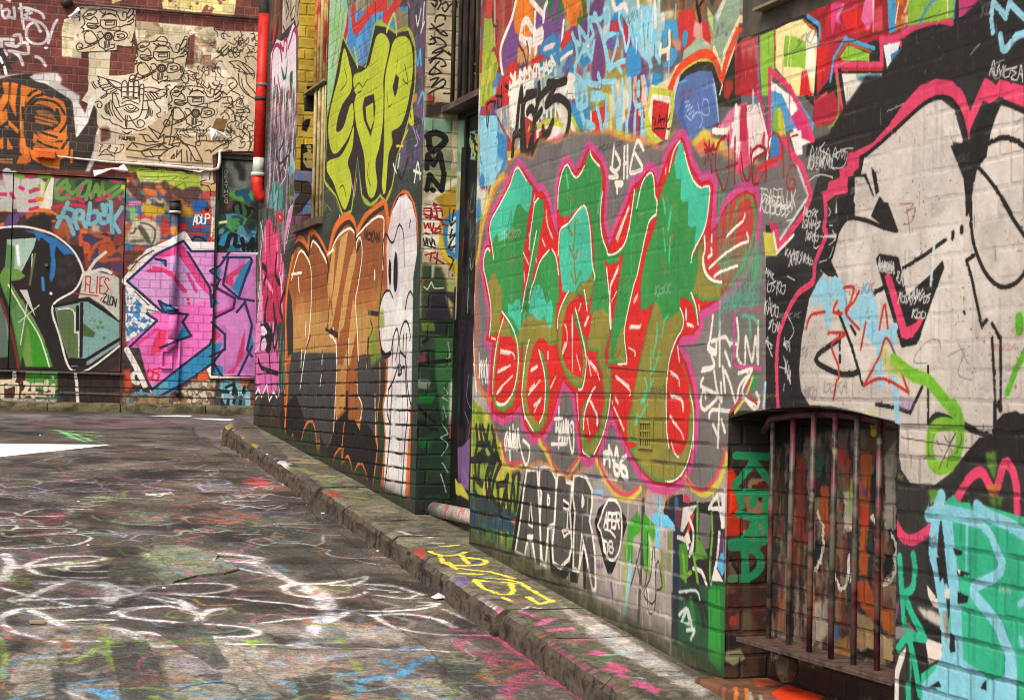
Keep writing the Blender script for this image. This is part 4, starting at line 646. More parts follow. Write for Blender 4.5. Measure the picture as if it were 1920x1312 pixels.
    # right part below the big loop
    c.F('#d9d0c4', '760,280 860,240 900,300 760,440 720,460', soft=3); c.F('#8a3a4a', '690,300 730,300 720,460 690,440', soft=4); c.F('#332f2c', '740,250 1060,250 1060,900 720,900 720,480', soft=4)
    c.F('#d8cfc4', '740,290 850,270 740,480 720,470', soft=2); c.F('#c73a50', '750,180 800,220 790,260 750,250', soft=4); c.F('#d43a2a', '800,350 830,340 790,480 750,540', soft=3); c.F('#f0d8b8', '780,460 800,560 770,580 740,540', soft=3)
    c.multi('#d9d2c8', 9, '700,520 750,540 780,600;790,380 820,480 810,640;820,540 790,660;940,300 980,230 1040,190 1040,440;1010,220 1050,440 1060,160;950,300 1040,300;820,760 880,780 920,880;730,930 820,920 860,990 ', soft=1.5)
    c.F('#6f6a64', '870,330 960,350 940,600 900,620 860,520', soft=4); c.multi('#72a83a', 9, '850,270 850,500 840,680;960,330 965,500 950,700 950,860 980,900', soft=2); c.F('#4f9a2c', '710,570 760,560 780,640 780,760 740,860 720,820', soft=3); c.F('#5f9a34', '840,500 900,600 940,680 840,690', soft=4)
    c.multi('#7ab03a', 10, '820,650 850,840 870,1000;760,820 800,790;880,940 900,1000;740,640 760,860', soft=3); c.F('#5aaad0', '1050,500 1062,780 1040,820 1000,740 1030,640', soft=3); c.F('#6a3a5a', '1020,500 1050,480 1050,640 1020,640', soft=4); c.S('#d8d2c8', 9, '1020,480 1000,700 960,880', soft=1.5); c.F('#d8cfc4', '960,860 1000,760 1050,860 1040,880 1000,860', soft=2)
    c.F('#2e5a3a', '720,870 940,900 1020,860 1050,1312 700,1312', soft=6); c.F('#2e8c38', '960,900 1010,860 1050,900 1040,1312 960,1312 930,1000', soft=4); c.F('#2a3a30', '720,900 860,880 880,1010 760,980', soft=6)
    c.multi('#2a2f2c', 14, '740,980 860,1020 900,1200;900,1040 940,1200 930,1312;750,960 880,1010', soft=4, op=.8); c.F('#c6cdc8', '760,1060 790,1120 820,1180 830,1260 780,1260 750,1180 720,1170', soft=4); c.F('#2f6a3c', '770,1100 780,1170 740,1170', soft=3); c.S('#c9cfc6', 6, '710,940 840,930 870,1000', soft=4); c.S('#2e8c38', 16, '800,1000 830,1200', soft=6, op=.8)
    c.F('#2f7a38', '@P 1335,1090 1375,1090 1372,1320 1325,1320', soft=3)
    fr('D3'); c.F('#2f5a38', '700,700 960,760 960,1000 1060,1100 1060,1200 700,1040', soft=8); c.F('#349a3a', '960,440 1050,440 1060,1060 1040,1080 960,980', soft=3); c.F('#a8442c', '760,960 870,990 880,1060 790,1050', soft=6, op=.8)
    c.F('#2d3a3a', '670,460 720,460 720,1050 670,1030', soft=6); c.multi('#c9cfc6', 8, '730,640 770,600 800,600 830,740;790,760 850,760 820,830', soft=4)
    # grime and moss at the foot of the wall
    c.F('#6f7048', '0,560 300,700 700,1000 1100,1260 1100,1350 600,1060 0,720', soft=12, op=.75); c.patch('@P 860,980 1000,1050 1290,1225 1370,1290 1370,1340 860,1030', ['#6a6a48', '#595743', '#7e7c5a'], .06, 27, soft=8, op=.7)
def mid_wall():
    c = FA
    c.F('#474c41', '@P 783,-60 783,1000 440,800 470,-60', soft=0); c.patch('@P 810,-60 783,1000 440,800 490,-60', ['#474c41', '#3f453b', '#50564a', '#3c4a40'], .3, 31)
    fr('A3')
    c.patch('520,-40 660,-40 640,300 560,500 500,700', ['#a9c99a', '#9ad08a', '#b8d0b0', '#8fc8b0'], .1, 32, stretch=2, soft=1); c.multi('#c8a04a', 3, '620,60 590,120 560,300 530,480;600,140 580,330'); c.multi('#5a6a4a', 2.5, '560,0 545,180;590,0 560,260 530,420;600,120 570,340')
    c.F('#cf332a', '640,-20 680,-30 640,180 590,330 560,400 620,160', soft=2); c.patch('620,-60 930,-60 900,60 640,180', ['#8f8468', '#a59a80', '#7a705a'], .05, 33, stretch=3, soft=2)
    c.patch('640,80 1000,40 1000,200 700,420 620,330', ['#4a90c4', '#5a9fd0', '#4a86b8'], .12, 34, soft=2); c.S('#d43a2e', 24, '660,60 680,180 780,60 860,30 860,120 950,0', soft=2); c.F('#93885c', '930,50 1000,80 1000,190 930,180', soft=3); c.multi('#d45a6a', 7, '940,20 930,180;1000,20 1040,120 1050,290', soft=2)
    c.multi('#3a3a30', 3, '700,20 690,130;750,0 755,120;800,20 800,140;830,100 800,180'); c.multi('#b05a4a', 4, '700,280 730,410;740,260 760,400')
    c.patch('1010,-60 1140,-60 1110,760 1030,700', ['#5a5f78', '#6a5a70', '#4a6078', '#7a5060', '#4a5058'], .1, 35, stretch=2, soft=3); c.multi('#d8d4cc', 6, '1050,100 1060,160 1080,60;1100,20 1090,160;1080,200 1100,140'); c.multi('#5aaad8', 8, '1045,320 1060,400 1075,310 1080,400;1060,640 1090,570 1100,640 1090,760;1060,860 1100,880', soft=2); c.S('#e08040', 16, '1030,560 1010,620 1050,600', soft=8); c.S('#c9c83c', 14, '1020,650 1030,760 1010,740', soft=4)
    c.patch('900,800 1110,760 1110,1000 960,1060 880,950', ['#5a4a68', '#4a5050', '#6a5a78', '#56605a'], .1, 36, soft=6); c.multi('#b08ac0', 4, '1030,780 1060,880 1040,900;1050,800 1070,860'); c.multi('#c83a5a', 4, '1080,640 1085,740')
    # yellow green letters S A P
    YG = '#bcc832'; K = '#3b3330'
    halo = '600,240 680,400 740,420 800,160 860,170 920,210 1000,190 1040,300 1040,520 1010,700 960,880 930,960 900,1140 860,1230 830,1190 810,1220 770,1250 720,1200 690,960 650,1290 600,1310 560,1200 490,1110 490,1000 500,900 500,740 540,560'
    c.S('#a8b83a', 12, halo+' 600,240', soft=2); c.F(K, halo, soft=1)
    c.S('#c5cf3a', 9, '870,190 915,90 930,210', soft=2); c.S('#b8c23a', 9, '670,300 690,410;'.strip(';'))
    for p in ('608,300 640,400 655,480 650,560 600,640 570,720 560,810 600,790 640,660 660,640 665,740 640,830 600,900 560,945 530,930 510,830 515,720 540,600 575,470', '520,985 570,970 600,940 640,860 665,780 660,900 630,1000 650,1080 650,1180 620,1280 600,1280 560,1180 540,1120 505,1060 500,1010',
              '810,220 850,210 885,260 880,330 850,480 850,600 845,760 825,900 800,1000 810,1130 790,1210 760,1210 740,1120 730,960 700,840 680,760 670,640 690,570 720,560 680,580 665,520 670,460 720,440 760,400 780,320', '940,230 990,230 1020,280 1030,400 1020,520 990,680 950,780 900,810 905,880 880,960 860,1190 840,1150 850,960 855,700 860,480 890,330 910,260'):
        c.F(YG, p, sm=1, soft=1)
    c.F(K, '735,600 790,580 800,660 790,760 770,840 730,740 720,660', soft=1); c.F(YG, '740,660 785,630 790,740 770,800 745,740', soft=1); c.F(K, '925,460 945,480 935,560 920,600 905,540', soft=1); c.F(K, '560,780 590,700 640,640 610,720 580,790', soft=1)
    c.patch(halo, ['#bcc832', '#c6d03c', '#aebb2e'], .15, 37, op=0)
    c.multi('#4a4a20', 2.5, '610,430 625,500 585,560;660,560 700,510 720,540 750,490;760,1000 750,1080 770,1140;580,1160 600,1140 620,1210;970,490 1000,520 980,400;870,560 880,660 900,640;940,340 930,420')
    c.multi('#c8c42c', 5, '960,880 1000,800;930,900 970,900', soft=1); c.multi('#d8d8cc', 6, '910,1010 930,1060 950,950;1040,1120 1060,1000 1075,1100;1035,1050 1080,1070'); c.multi('#2c2c26', 7, '930,1040 960,1100 1000,980'); c.multi('#8a9a3a', 3, '490,1290 500,1260 530,1300;560,1240 580,1300', op=.8)
    c.multi('#d88ab8', 4, '650,1110 670,1200;685,1100 670,1210')
    # far-left column of pink and white letters
    fr('C4')
    c.patch('260,-60 380,-60 350,380 240,420', ['#5a3230', '#7a4a40', '#8a5a48', '#4f3a30'], .12, 38, stretch=3, soft=1); c.S('#6a7a4a', 12, '300,0 290,120 275,250', soft=3); c.S('#d8402c', 14, '290,260 275,400', soft=3)
    c.patch('370,-60 560,-60 540,480 490,200 360,340', ['#b8a890', '#a89a84', '#c8b8a0'], .1, 39, stretch=3, soft=1); c.multi('#4a4036', 5, '400,10 430,120 400,200;450,0 440,160 480,60;500,20 480,180 450,200;530,0 510,160;540,180 500,280 480,200;370,260 400,330;420,20 400,140', op=.85)
    fill = '250,540 310,390 350,410 420,380 470,230 500,300 500,1312 250,1312'
    c.F('#ded2d4', fill, soft=1.5); c.multi('#b0306a', 8, '255,840 265,560 300,450 340,470 360,600;345,440 375,500 385,400 410,410 400,560;420,480 450,380 480,290 500,340', soft=1); c.multi('#a83a8a', 9, '510,300 515,480 520,760 500,1000 490,1300', soft=2)
    c.F('#2f6a40', '350,650 390,760 420,560 400,780 370,790', soft=3); c.F('#2f6a40', '440,720 465,700 465,820 440,820', soft=4); c.multi('#3a5a44', 8, '285,780 300,960 290,1060;310,850 330,960;360,880 350,1000;440,780 450,900;460,800 455,960;400,1000 430,1080 450,1040', soft=1.5); c.multi('#c83a5a', 6, '320,750 330,820 350,920;370,900 360,1060;400,960 430,900', soft=1.5)
    c.patch('270,900 490,900 490,1400 270,1400', ['#d8d0cc', '#3f6a4a', '#a85a70', '#cfc8c4', '#5a4a50'], .05, 40, stretch=4, soft=20, sharp=8); c.S('#b8327a', 6, '255,860 262,1100 270,1312', soft=1.5)
    fr('C5')
    c.patch('235,0 500,0 480,500 400,800 230,800 200,600', ['#5a4a52', '#8a8a92', '#4f3a44', '#9aa8b0', '#3c3a3e', '#b8b0b0'], .05, 41, stretch=4, soft=14, sharp=8); c.patch('235,-200 500,-200 480,700 400,1100 230,1000 200,600', ['#5a4a52', '#c8c4c4', '#3c3a3e', '#8f9aa0', '#a86a80'], .03, 141, stretch=5, soft=20, sharp=9, op=.55)
    c.multi('#c8c4c4', 4, '300,150 280,400;360,60 350,260 400,400 340,520;430,150 400,360;250,100 240,300;420,60 400,200;300,300 330,480'); c.multi('#4a2c3a', 5, '380,80 330,180;300,200 340,300 420,220;390,300 330,420'); c.patch('250,480 400,520 390,760 230,760', ['#5a9a9a', '#4a5a5a', '#6aacac', '#4a6a50'], .05, 42, stretch=3, soft=14, sharp=8)
    c.F('#9cb8a8', '440,180 480,260 500,380 440,400', soft=4); c.F('#7a9ab0', '400,330 470,330 440,440', soft=4)
    c.patch('100,740 280,740 200,1400 90,1400', ['#4a4f48', '#5a605a', '#3c4440'], .06, 43, stretch=4, soft=2)
    # window side of the column (blue, brown arrow)
    c.patch('480,380 660,380 640,880 470,880', ['#6a78a0', '#7a7aa8', '#5f86b0', '#7a6a70'], .12, 44, soft=2); c.S('#43362c', 30, '490,520 590,525 600,600 500,740 480,800', sm=0, soft=3); c.F('#8a8a6a', '430,560 560,560 500,680 430,640', soft=6); c.F('#5a6a3c', '440,500 480,500 480,620 430,620', soft=5)
    c.patch('440,820 700,800 640,1050 430,1050', ['#6a4048', '#4a3c3c', '#5a5a50', '#7a4a5a'], .08, 45, soft=3); c.multi('#d08a3a', 4, '560,740 570,780;600,720 610,760')
    # pink drop letters
    PKD = '#cf3f74'
    fr('A4')
    c.patch('120,100 160,120 200,260 230,380 240,700 200,800 190,1100 60,1110 60,900 80,700 90,500 90,380', ['#cf3f74', '#d8487a', '#a82a50', '#e88ab0', '#c8406a', '#3a2a30'], .05, 46, stretch=3.5, soft=4, sharp=7)
    c.patch('80,400 120,400 110,760 60,870 50,800', ['#d87ab0', '#c86aa0'], .1, 47, soft=1.5); c.F('#e08ac0', '250,60 275,15 265,90 240,200 230,300 225,220', sm=1, soft=1); c.S('#e8d8dc', 3, '250,60 278,12 262,120 240,240')
    c.patch('60,400 230,400 200,1110 60,1110', ['#cf5a96', '#2f2a2a', '#d87ab0', '#e8c8d8'], .035, 146, stretch=4, soft=10, sharp=9, op=.5); c.F('#cc62a0', '85,860 180,870 190,1000 170,1110 150,1120 130,1100 70,1110 60,1000', soft=2); c.multi('#e8dce0', 3, '100,110 95,200;95,400 80,600 50,800 60,860 90,820 100,780;60,1150 90,1120 130,1200 160,1120;170,1090 160,1140;110,170 100,300')
    c.multi('#2f2a2a', 8, '100,380 120,430 110,700;130,480 120,560 115,800;180,300 200,400 180,440;90,700 100,740 140,760;150,720 170,860;80,920 100,960 140,980 185,990;200,680 190,760;95,760 100,820;220,560 230,640', soft=1.5); c.multi('#8a2a4a', 4, '150,260 160,400 150,560;170,480 180,620;190,200 200,300;140,160 140,300;180,560 190,700', soft=1.5); c.multi('#f0e8e8', 5, '95,760 120,820;100,750 105,800;130,700 135,720')
    c.F('#c8343c', '180,60 220,60 220,110 190,110', sm=1, soft=2); c.S('#f0e0e0', 3, '200,80 205,90'); c.patch('100,1130 240,1110 250,1312 40,1312', ['#5a2c26', '#2f3a2f', '#4a302a', '#3a4a3c'], .1, 48, soft=4); c.multi('#d8dcd8', 5, '205,1040 195,1130;215,1040 210,1100')
    c.patch('190,500 250,480 240,1100 200,1100', ['#3c4c40', '#2f4034', '#5a7a68'], .04, 49, stretch=4, soft=3)
    BK = '#2a2426'; W_ = '#eadfe4'
    c.patch('60,100 100,110 95,420 70,640 60,900 40,900', ['#4f5a54', '#3a4440', '#7a7f7a'], .03, 148, stretch=6, soft=5, sharp=9)
    c.F('#d8406e', '105,240 125,110 150,100 165,200 190,160 205,260 200,420 170,560 120,560 90,420', sm=1, soft=3); c.F('#c0305a', '95,420 200,400 235,560 220,700 130,700 100,600', soft=4)
    c.multi('#ee8fb4', 10, '115,150 120,330;185,230 190,360;105,430 160,520;210,440 215,640;100,560 80,760', soft=3); c.multi(BK, 12, '100,370 125,400 110,470;130,560 115,640 120,740;185,300 175,420 200,470;165,600 175,720 160,800;230,520 205,600 215,680', soft=3); c.multi('#7a1f3c', 6, '140,130 145,360;165,430 150,560;180,500 200,640;120,300 130,520', soft=2)
    c.F(BK, '80,720 130,700 160,760 150,860 120,910 85,860', soft=3); c.F('#e8c8d8', '85,745 105,735 120,760 110,780 90,770', sm=1, soft=1); c.F('#dcb0c8', '95,810 115,790 125,830 110,870 90,860', sm=1, soft=1); c.multi(W_, 6, '50,800 60,870 85,820;85,740 105,730 125,760', soft=1); c.F('#dc80b4', '50,760 75,700 95,760 75,850 55,860', sm=1, soft=1)
    c.F('#d468a8', '80,880 110,860 150,900 180,870 195,980 185,1080 165,1125 150,1070 140,1110 120,1060 95,1120 75,1080 60,1040', soft=2); c.multi(BK, 9, '75,920 95,965 140,985 190,1000;140,890 145,980;180,690 190,790 170,860', soft=2); c.multi('#a84486', 10, '115,990 118,1090;150,1000 152,1080', soft=5); c.multi(W_, 5, '60,1120 75,1085 95,1135 125,1065 140,1160 165,1110 185,1140', sm=0, soft=1); c.multi(W_, 4, '90,120 100,200 85,330 90,420 75,560;200,410 215,520', soft=1)
    # brown bubble letters
    fr('A4'); OR = '#e0762a'; DK = '#43302a'
    sh = '305,215 330,215 365,265 375,190 395,175 430,215 480,300 495,250 520,160 560,105 610,85 640,130 650,180 700,90 760,40 800,10 825,40 830,200 850,60 890,-40 950,-60 990,0 1010,100 1010,300 990,560 1000,800 1000,960 1005,1300 @C8 700,1180 @A4 640,1800 235,1600 230,1100 240,950 230,780 240,560 265,400 285,280'
    c.F('#2f2f2b', '@A4 235,560 270,700 280,950 230,1312 @P 540,845 720,940 780,955 @A4 1000,1312 1010,560', soft=2)
    c.F('#a05d2e', sh.replace('@C8 700,1180 @A4 640,1800 235,1600', '@P 778,955 720,935 535,845 @A4'), soft=1)
    c.S(OR, 15, '235,940 238,780 235,640 245,500 270,350 290,270 310,215 340,225 365,270 375,190 400,180 440,230 480,310 495,260 520,160 560,100 610,85 640,130 650,175 700,90 760,40 815,5 830,60 835,140', soft=1.2)
    c.S(DK, 8, '270,300 300,245 340,260 370,310 380,200;'.strip(';')); c.S(DK, 9, '280,290 310,240 345,265 365,300', soft=1); c.S(DK, 9, '380,230 400,200 440,250 480,340 490,400', soft=1); c.S(DK, 9, '500,330 530,200 570,135 610,115 640,160 650,220', soft=1); c.S(DK, 9, '650,220 700,120 760,60 810,30', soft=1); c.S(DK, 7, '480,420 485,560 470,740'); c.S(DK, 7, '650,230 655,280 680,220 685,300 645,570 660,700 660,960', sm=0)
    c.patch('@A4 255,560 830,500 830,870 250,900', ['#b5783c', '#b8803f', '#b07038'], .2, 51, soft=34); c.patch('@A4 250,640 840,620 830,900 260,910', ['#bf8f4c', '#c09050'], .2, 52, soft=20)
    c.F('#4a4a48', '@A4 275,880 530,880 535,1312 @P 560,850 @A4 240,1312 260,960', soft=5); c.F('#4a4a48', '@A4 655,900 820,880 800,1312 660,1300', soft=5); c.F('#4a4a48', '@A4 270,880 330,870 330,1312 240,1312', soft=3)
    c.F('#3a3632', '@A4 250,500 270,560 280,690 280,880 250,900 240,700', soft=3)
    # striped centre letter
    fr('C7'); lt = '#c99b55'; st = '#a3602f'
    c.F(st, '75,500 110,300 160,190 230,130 280,150 300,330 285,700 300,960 310,1312 140,1312 140,1060 85,960 70,700', soft=1.5)
    c.F(lt, '100,300 160,200 160,250 100,660 70,760 60,600;'.replace(';', ''), soft=1); c.F(st, '130,240 220,160 210,260 150,620 110,900 90,780 110,560', soft=1); c.F(lt, '170,200 230,150 210,300 160,600 100,920 85,960 60,860 110,640', soft=1.5); c.F(st, '230,150 275,150 250,400 190,700 150,960 110,950 160,640 210,320', soft=1); c.F(lt, '280,280 300,330 290,400 240,640 190,960 150,1080 145,1000 190,660 240,400', soft=1)
    c.F(lt, '270,700 290,760 300,960 260,1150 240,1312 170,1312 230,1080 240,960', soft=2); c.F(st, '170,960 240,900 220,1060 170,1300 140,1312 145,1080', soft=2)
    c.multi(CRM, 5, '60,340 110,300;'.strip(';')); c.multi(CRM, 5, '90,320 130,220 190,150 250,125 280,160;300,330 300,240 330,200 345,340 310,600 290,720 305,960 315,1200;300,190 400,80 480,25 520,40;0,300 40,360 50,400;80,1000 130,1060 140,1312;160,20 160,20;525,60 515,460', soft=1.2)
    c.multi(DK, 5, '80,700 60,960;90,700 100,830;85,960 140,1000;230,1050 230,1250;400,1030 385,1312;300,300 300,330;515,480 490,740', soft=1); c.S(DK, 9, '400,815 480,825', soft=1.5); c.S(DK, 4, '410,870 430,950 395,1040')
    c.S(CRM, 4, '235,1040 230,1080;'.strip(';')); c.S('#f0e4d0', 9, '447,480 447,530', soft=2); c.multi('#8a9f34', 10, '340,760 345,1000;410,800 400,960;450,1050 450,1200;480,560 480,780', soft=6, op=.7); c.F('#7f9a30', '400,1000 510,900 500,1180 420,1250', soft=10, op=.7); c.scrib('#4a3020', 5, '360,210', '490,240', 18, 5, 60)
    fr('A4'); c.multi(CRM, 5, '270,450 300,330 325,280 360,320 385,400 385,600 370,790 350,880 320,1090;385,260 395,225 430,260 475,350;270,420 330,410;310,440 315,520;355,700 350,780;450,890 445,1070;500,750 530,790 535,1312;605,800 600,1020;710,880 705,1030;655,1140 680,1200 675,1300;765,1120 760,1312;330,860 325,960', soft=1.2)
    c.multi(DK, 6, '470,740 500,760;450,870 440,960;600,820 598,1010;720,790 705,960;355,860 380,780', soft=1); c.S(DK, 11, '500,750 540,780', soft=1.5); c.F('#d8a860', '545,1030 590,1000 560,1200 535,1240', soft=2)
    # lower part
    fr('C8'); c.F('#4b4a48', '0,20 135,20 115,540 60,700 0,600', soft=2); c.F('#4b4a48', '310,60 500,30 480,660 450,600 340,480 340,330', soft=3); c.F('#c08a48', '135,20 220,20 200,380 130,450 120,380', soft=1.5); c.F(st, '220,20 300,20 305,250 345,350 330,470 230,470 225,240', soft=1.5); c.F('#c98f4a', '285,470 335,460 325,550', soft=1)
    c.F('#25231f', '-330,420 -260,320 -200,260 -140,420 -80,640 -60,760 60,760 100,600 130,480 210,400 215,230 230,230 230,470 300,490 340,480 400,520 450,620 460,1040 0,860 -300,700', soft=2)
    c.F('#25231f', '60,700 110,600 120,500 200,470 300,480 330,560 370,480 430,560 470,700 430,1050 80,880', soft=2); c.F('#2d2d29', '0,600 60,700 90,880 0,840', soft=2)
    c.multi(CRM, 4, '140,0 120,380 110,570;305,150 310,260 345,350 330,470;450,260 455,600;0,190 10,100', soft=1); c.F('#1f1d1a', '195,470 340,470 320,560', soft=1); c.F('#c98f4a', '285,470 335,460 325,555', soft=1)
    GN = '#34442f'
    for a, b in (('95,870 120,760 170,690 190,690 180,840', 1), ('185,830 215,770 240,780 265,900 265,990', 1), ('275,1000 290,870 330,820 370,880 405,1050', 1), ('@A5 660,400 690,240 730,180 765,220 790,460', 1), ('@A5 595,350 615,270 630,380', 1)):
        c.F(GN, a, soft=1.5); c.S(OR, 5.5, a, soft=1.2)
    c.multi(OR, 5, '200,480 180,700 180,840;490,260 460,600 470,700 425,1050;'.strip(';'), soft=1); c.F(GN, '500,0 550,0 530,560 540,640 490,1060 440,1040 470,700 470,420', soft=2); c.multi(OR, 6, '490,0 490,250 470,420 465,620 470,720 425,1060;545,0 530,560 550,610 490,1060', soft=1)
    c.multi(OR, 9, '@A4 235,940 245,1100 230,1312;@A5 560,-20 565,200 560,340', soft=1.2); c.S(OR, 9, '@A4 230,940 260,920', soft=1)
    # white figure with two eyes
    fr('C7'); WH = '#ddd8d0'
    f_ = '@A4 840,150 860,50 900,-30 940,-50 975,0 1000,100 1005,300 985,540 990,800 1000,960 1000,1180 960,1200 @C8 735,380 740,600 690,1170 520,1060 540,600 520,360 550,200 560,0 @C7 560,1150 500,1130 485,900 500,740 555,620 545,300 560,150'
    c.S('#de7026', 15, f_+' @A4 840,150', sm=1, soft=1.2); c.S('#3a2c24', 7, '@A4 850,120 870,30 910,-40 960,-20 995,90 1005,300 985,540 985,800', soft=1); c.F(WH, f_, soft=1); c.patch(f_, ['#ddd8d0', '#d2ccc6', '#e4e0da', '#cfc4c4'], .2, 53, sharp=3, op=.8)
    c.F('#ded9d1', '520,1130 490,900 500,740 540,650 600,650 620,900 580,1150', sm=1, soft=1); KK = '#24201e'
    c.S(KK, 5.5, '520,420 515,260 540,170 570,220 600,240 640,110 660,100 685,180 690,430', soft=1, w2=2.5); c.S(KK, 5, '740,60 735,110 ')
    c.F(KK, '570,375 582,420 582,560 572,595 562,520 562,430', sm=1, soft=1); c.F(KK, '622,315 636,400 632,600 614,645 602,560 606,400', sm=1, soft=1)
    c.S(KK, 6, '485,800 500,720 530,650 570,635 600,700', soft=1, w2=3); c.S(KK, 6, '700,780 715,690 740,640 762,680', soft=1, w2=3); c.S(KK, 6, '485,800 485,960 510,1130 560,1160 580,1140', soft=1); c.S(KK, 10, '500,1120 530,1170 575,1150', soft=1)
    c.multi(KK, 4.5, '580,1150 600,1020 630,945 645,1050 620,1200;600,1010 590,1240;655,1120 655,1000 690,890 720,900 740,1000 735,1040;680,1120 685,1000;710,990 700,1240;650,1150 650,1312;655,1130 700,1180', soft=1); c.F('#8fb03a', '485,820 520,780 530,930 490,930', soft=8, op=.7)
    fr('C8'); c.multi(KK, 5, '640,20 600,150 560,220;660,60 690,30 700,100;710,20 710,100 725,250 750,350 775,290;700,110 720,400 700,600 680,900 660,1180;560,240 550,400 575,560 530,1020;590,200 570,600 545,900;650,0 640,100 670,80 660,20', soft=1); c.multi('#b8b4ae', 4, '570,600 640,610 690,650;570,720 680,760;560,840 670,860;600,300 700,270', soft=3, op=.7)
    c.S('#ded9d1', 14, '700,1000 680,1160', soft=2); c.S(OR, 12, '740,380 760,390 730,640 700,1180', soft=1.2); c.F(OR, '735,380 800,370 760,430', soft=1.5); c.F('#4a443c', '510,1060 700,1130 680,1260 500,1200', soft=6)
    c.patch('@P 466,775 560,825 700,905 790,945 790,990 680,930 466,810', ['#2f3a2c', '#3c4434', '#4a4a3c'], .08, 54, soft=6, op=.8)
    c.F('#3b4a3e', '@P 775,520 790,420 800,600 783,960 768,960', soft=3)
# ================================================================== far wall across the end of the lane
BW = Canvas('far_wall_paint', -1.3, 2.6, -.25, 4.5, .0032, m_cross(SB), '#6f3a30', 2); BW.ws = .66
POSTERS = {'mask_top': '@E1 1060,100 1180,85 1500,95 1760,130 1860,140 1840,400 1800,560 1840,640 1700,640 1600,620 1600,690 1120,715 1040,700 1000,520 840,500 960,380 1080,240 940,230',
           'mask_mid': '@A1 860,260 960,215 1080,215 1165,215 1150,330 1130,440 1110,490 960,500 820,490 830,400 860,380',
           'wing_hand': '@A1 550,480 600,465 760,470 860,490 1000,500 1040,560 1030,700 1040,780 900,820 780,830 610,790 540,640 500,620 540,560',
           'mask_low': '@A1 1040,560 1120,500 1330,500 1420,560 1440,680 1420,800 1220,800 1060,790 1040,700',
           'letters': '@A1 770,830 850,820 910,780 1060,670 1080,820 1400,860 1400,900 1300,960 1300,1005 1000,990 770,960',
           'right_strip': '@A1 1320,220 1480,210 1598,200 1560,930 1400,935 1420,800 1400,560 1440,500 1360,380'}
def mask_motif(c, k):
    fr(k); K = '#3a2f22'
    c.multi(K, 3.2, '1130,220 1200,150 1320,150 1270,210 1160,230 1130,220;1190,200 1230,190 1250,210 1200,215 1190,200;1130,230 1160,330 1105,385 1150,400 1120,450 1160,430 1210,420 1150,470 1160,560 1200,600 1290,590 1330,540 1250,430 1200,440;1160,250 1230,280 1290,230 1340,330 1200,320 1200,380 1300,400 1370,350;1200,360 1280,350 1340,360 1280,380 1210,375;1060,690 1040,640 1080,590 1130,620 1110,660 1080,650;1060,690 1200,650 1330,590 1340,560 1200,630;1240,620 1245,640;1280,600 1290,620')
    c.multi(K, 3.2, '1370,280 1590,280 1590,370 1500,400 1420,400 1370,350 1370,280;1430,290 1560,290 1560,350 1440,350 1440,310 1530,310;1390,250 1440,200 1540,200 1590,240;1400,220 1500,185 1580,215;1470,420 1640,420 1640,370 1610,370', sm=0)
    for r in (56, 40, 18): 
        a = np.arange(13)*pi/6; q = np.array(FR[k][:2]); c.S(K, 3.2, q+np.stack([1480+r*np.cos(a), 505+r*np.sin(a)], 1)/7.29)
    c.multi(K, 2.6, '1480,450 1480,465;1535,505 1520,505;1480,560 1480,545;1425,505 1440,505;1520,465 1510,480;1440,465 1450,480')
    c.multi(K, 3.2, '1560,450 1640,430 1730,460 1730,520 1640,560 1560,560 1550,520 1570,460;1600,480 1680,470 1700,510 1640,530 1600,510 1640,500;1350,590 1360,640 1430,680 1440,710 1480,680 1560,660 1560,620 1520,620;1430,570 1430,660;1450,570 1445,660;1480,575 1470,660;1500,580 1490,650;1340,450 1380,440 1420,500 1360,540 1330,480;1350,560 1400,520')
    c.multi(K, 3.2, '1300,150 1420,130 1590,160 1590,200 1620,230 1640,280 1720,280 1730,180 1680,180 1680,240;1370,160 1420,200 1440,170;1740,200 1790,120 1830,110 1820,180 1750,260;1740,250 1820,200 1830,240 1750,310;1740,310 1820,270 1820,310 1740,350;1660,370 1740,340 1790,350;1130,110 1060,150 1090,130 1080,200;1040,220 1090,240 1080,290')
    c.multi('#6a5a44', 2.2, '1100,110 1140,130;1560,600 1600,640 1580,690;1200,130 1300,120;1620,560 1700,550;1760,440 1780,490 1750,540;1230,680 1290,650;1850,200 1850,300;1050,480 1070,490 1050,500 1075,520', op=.8)
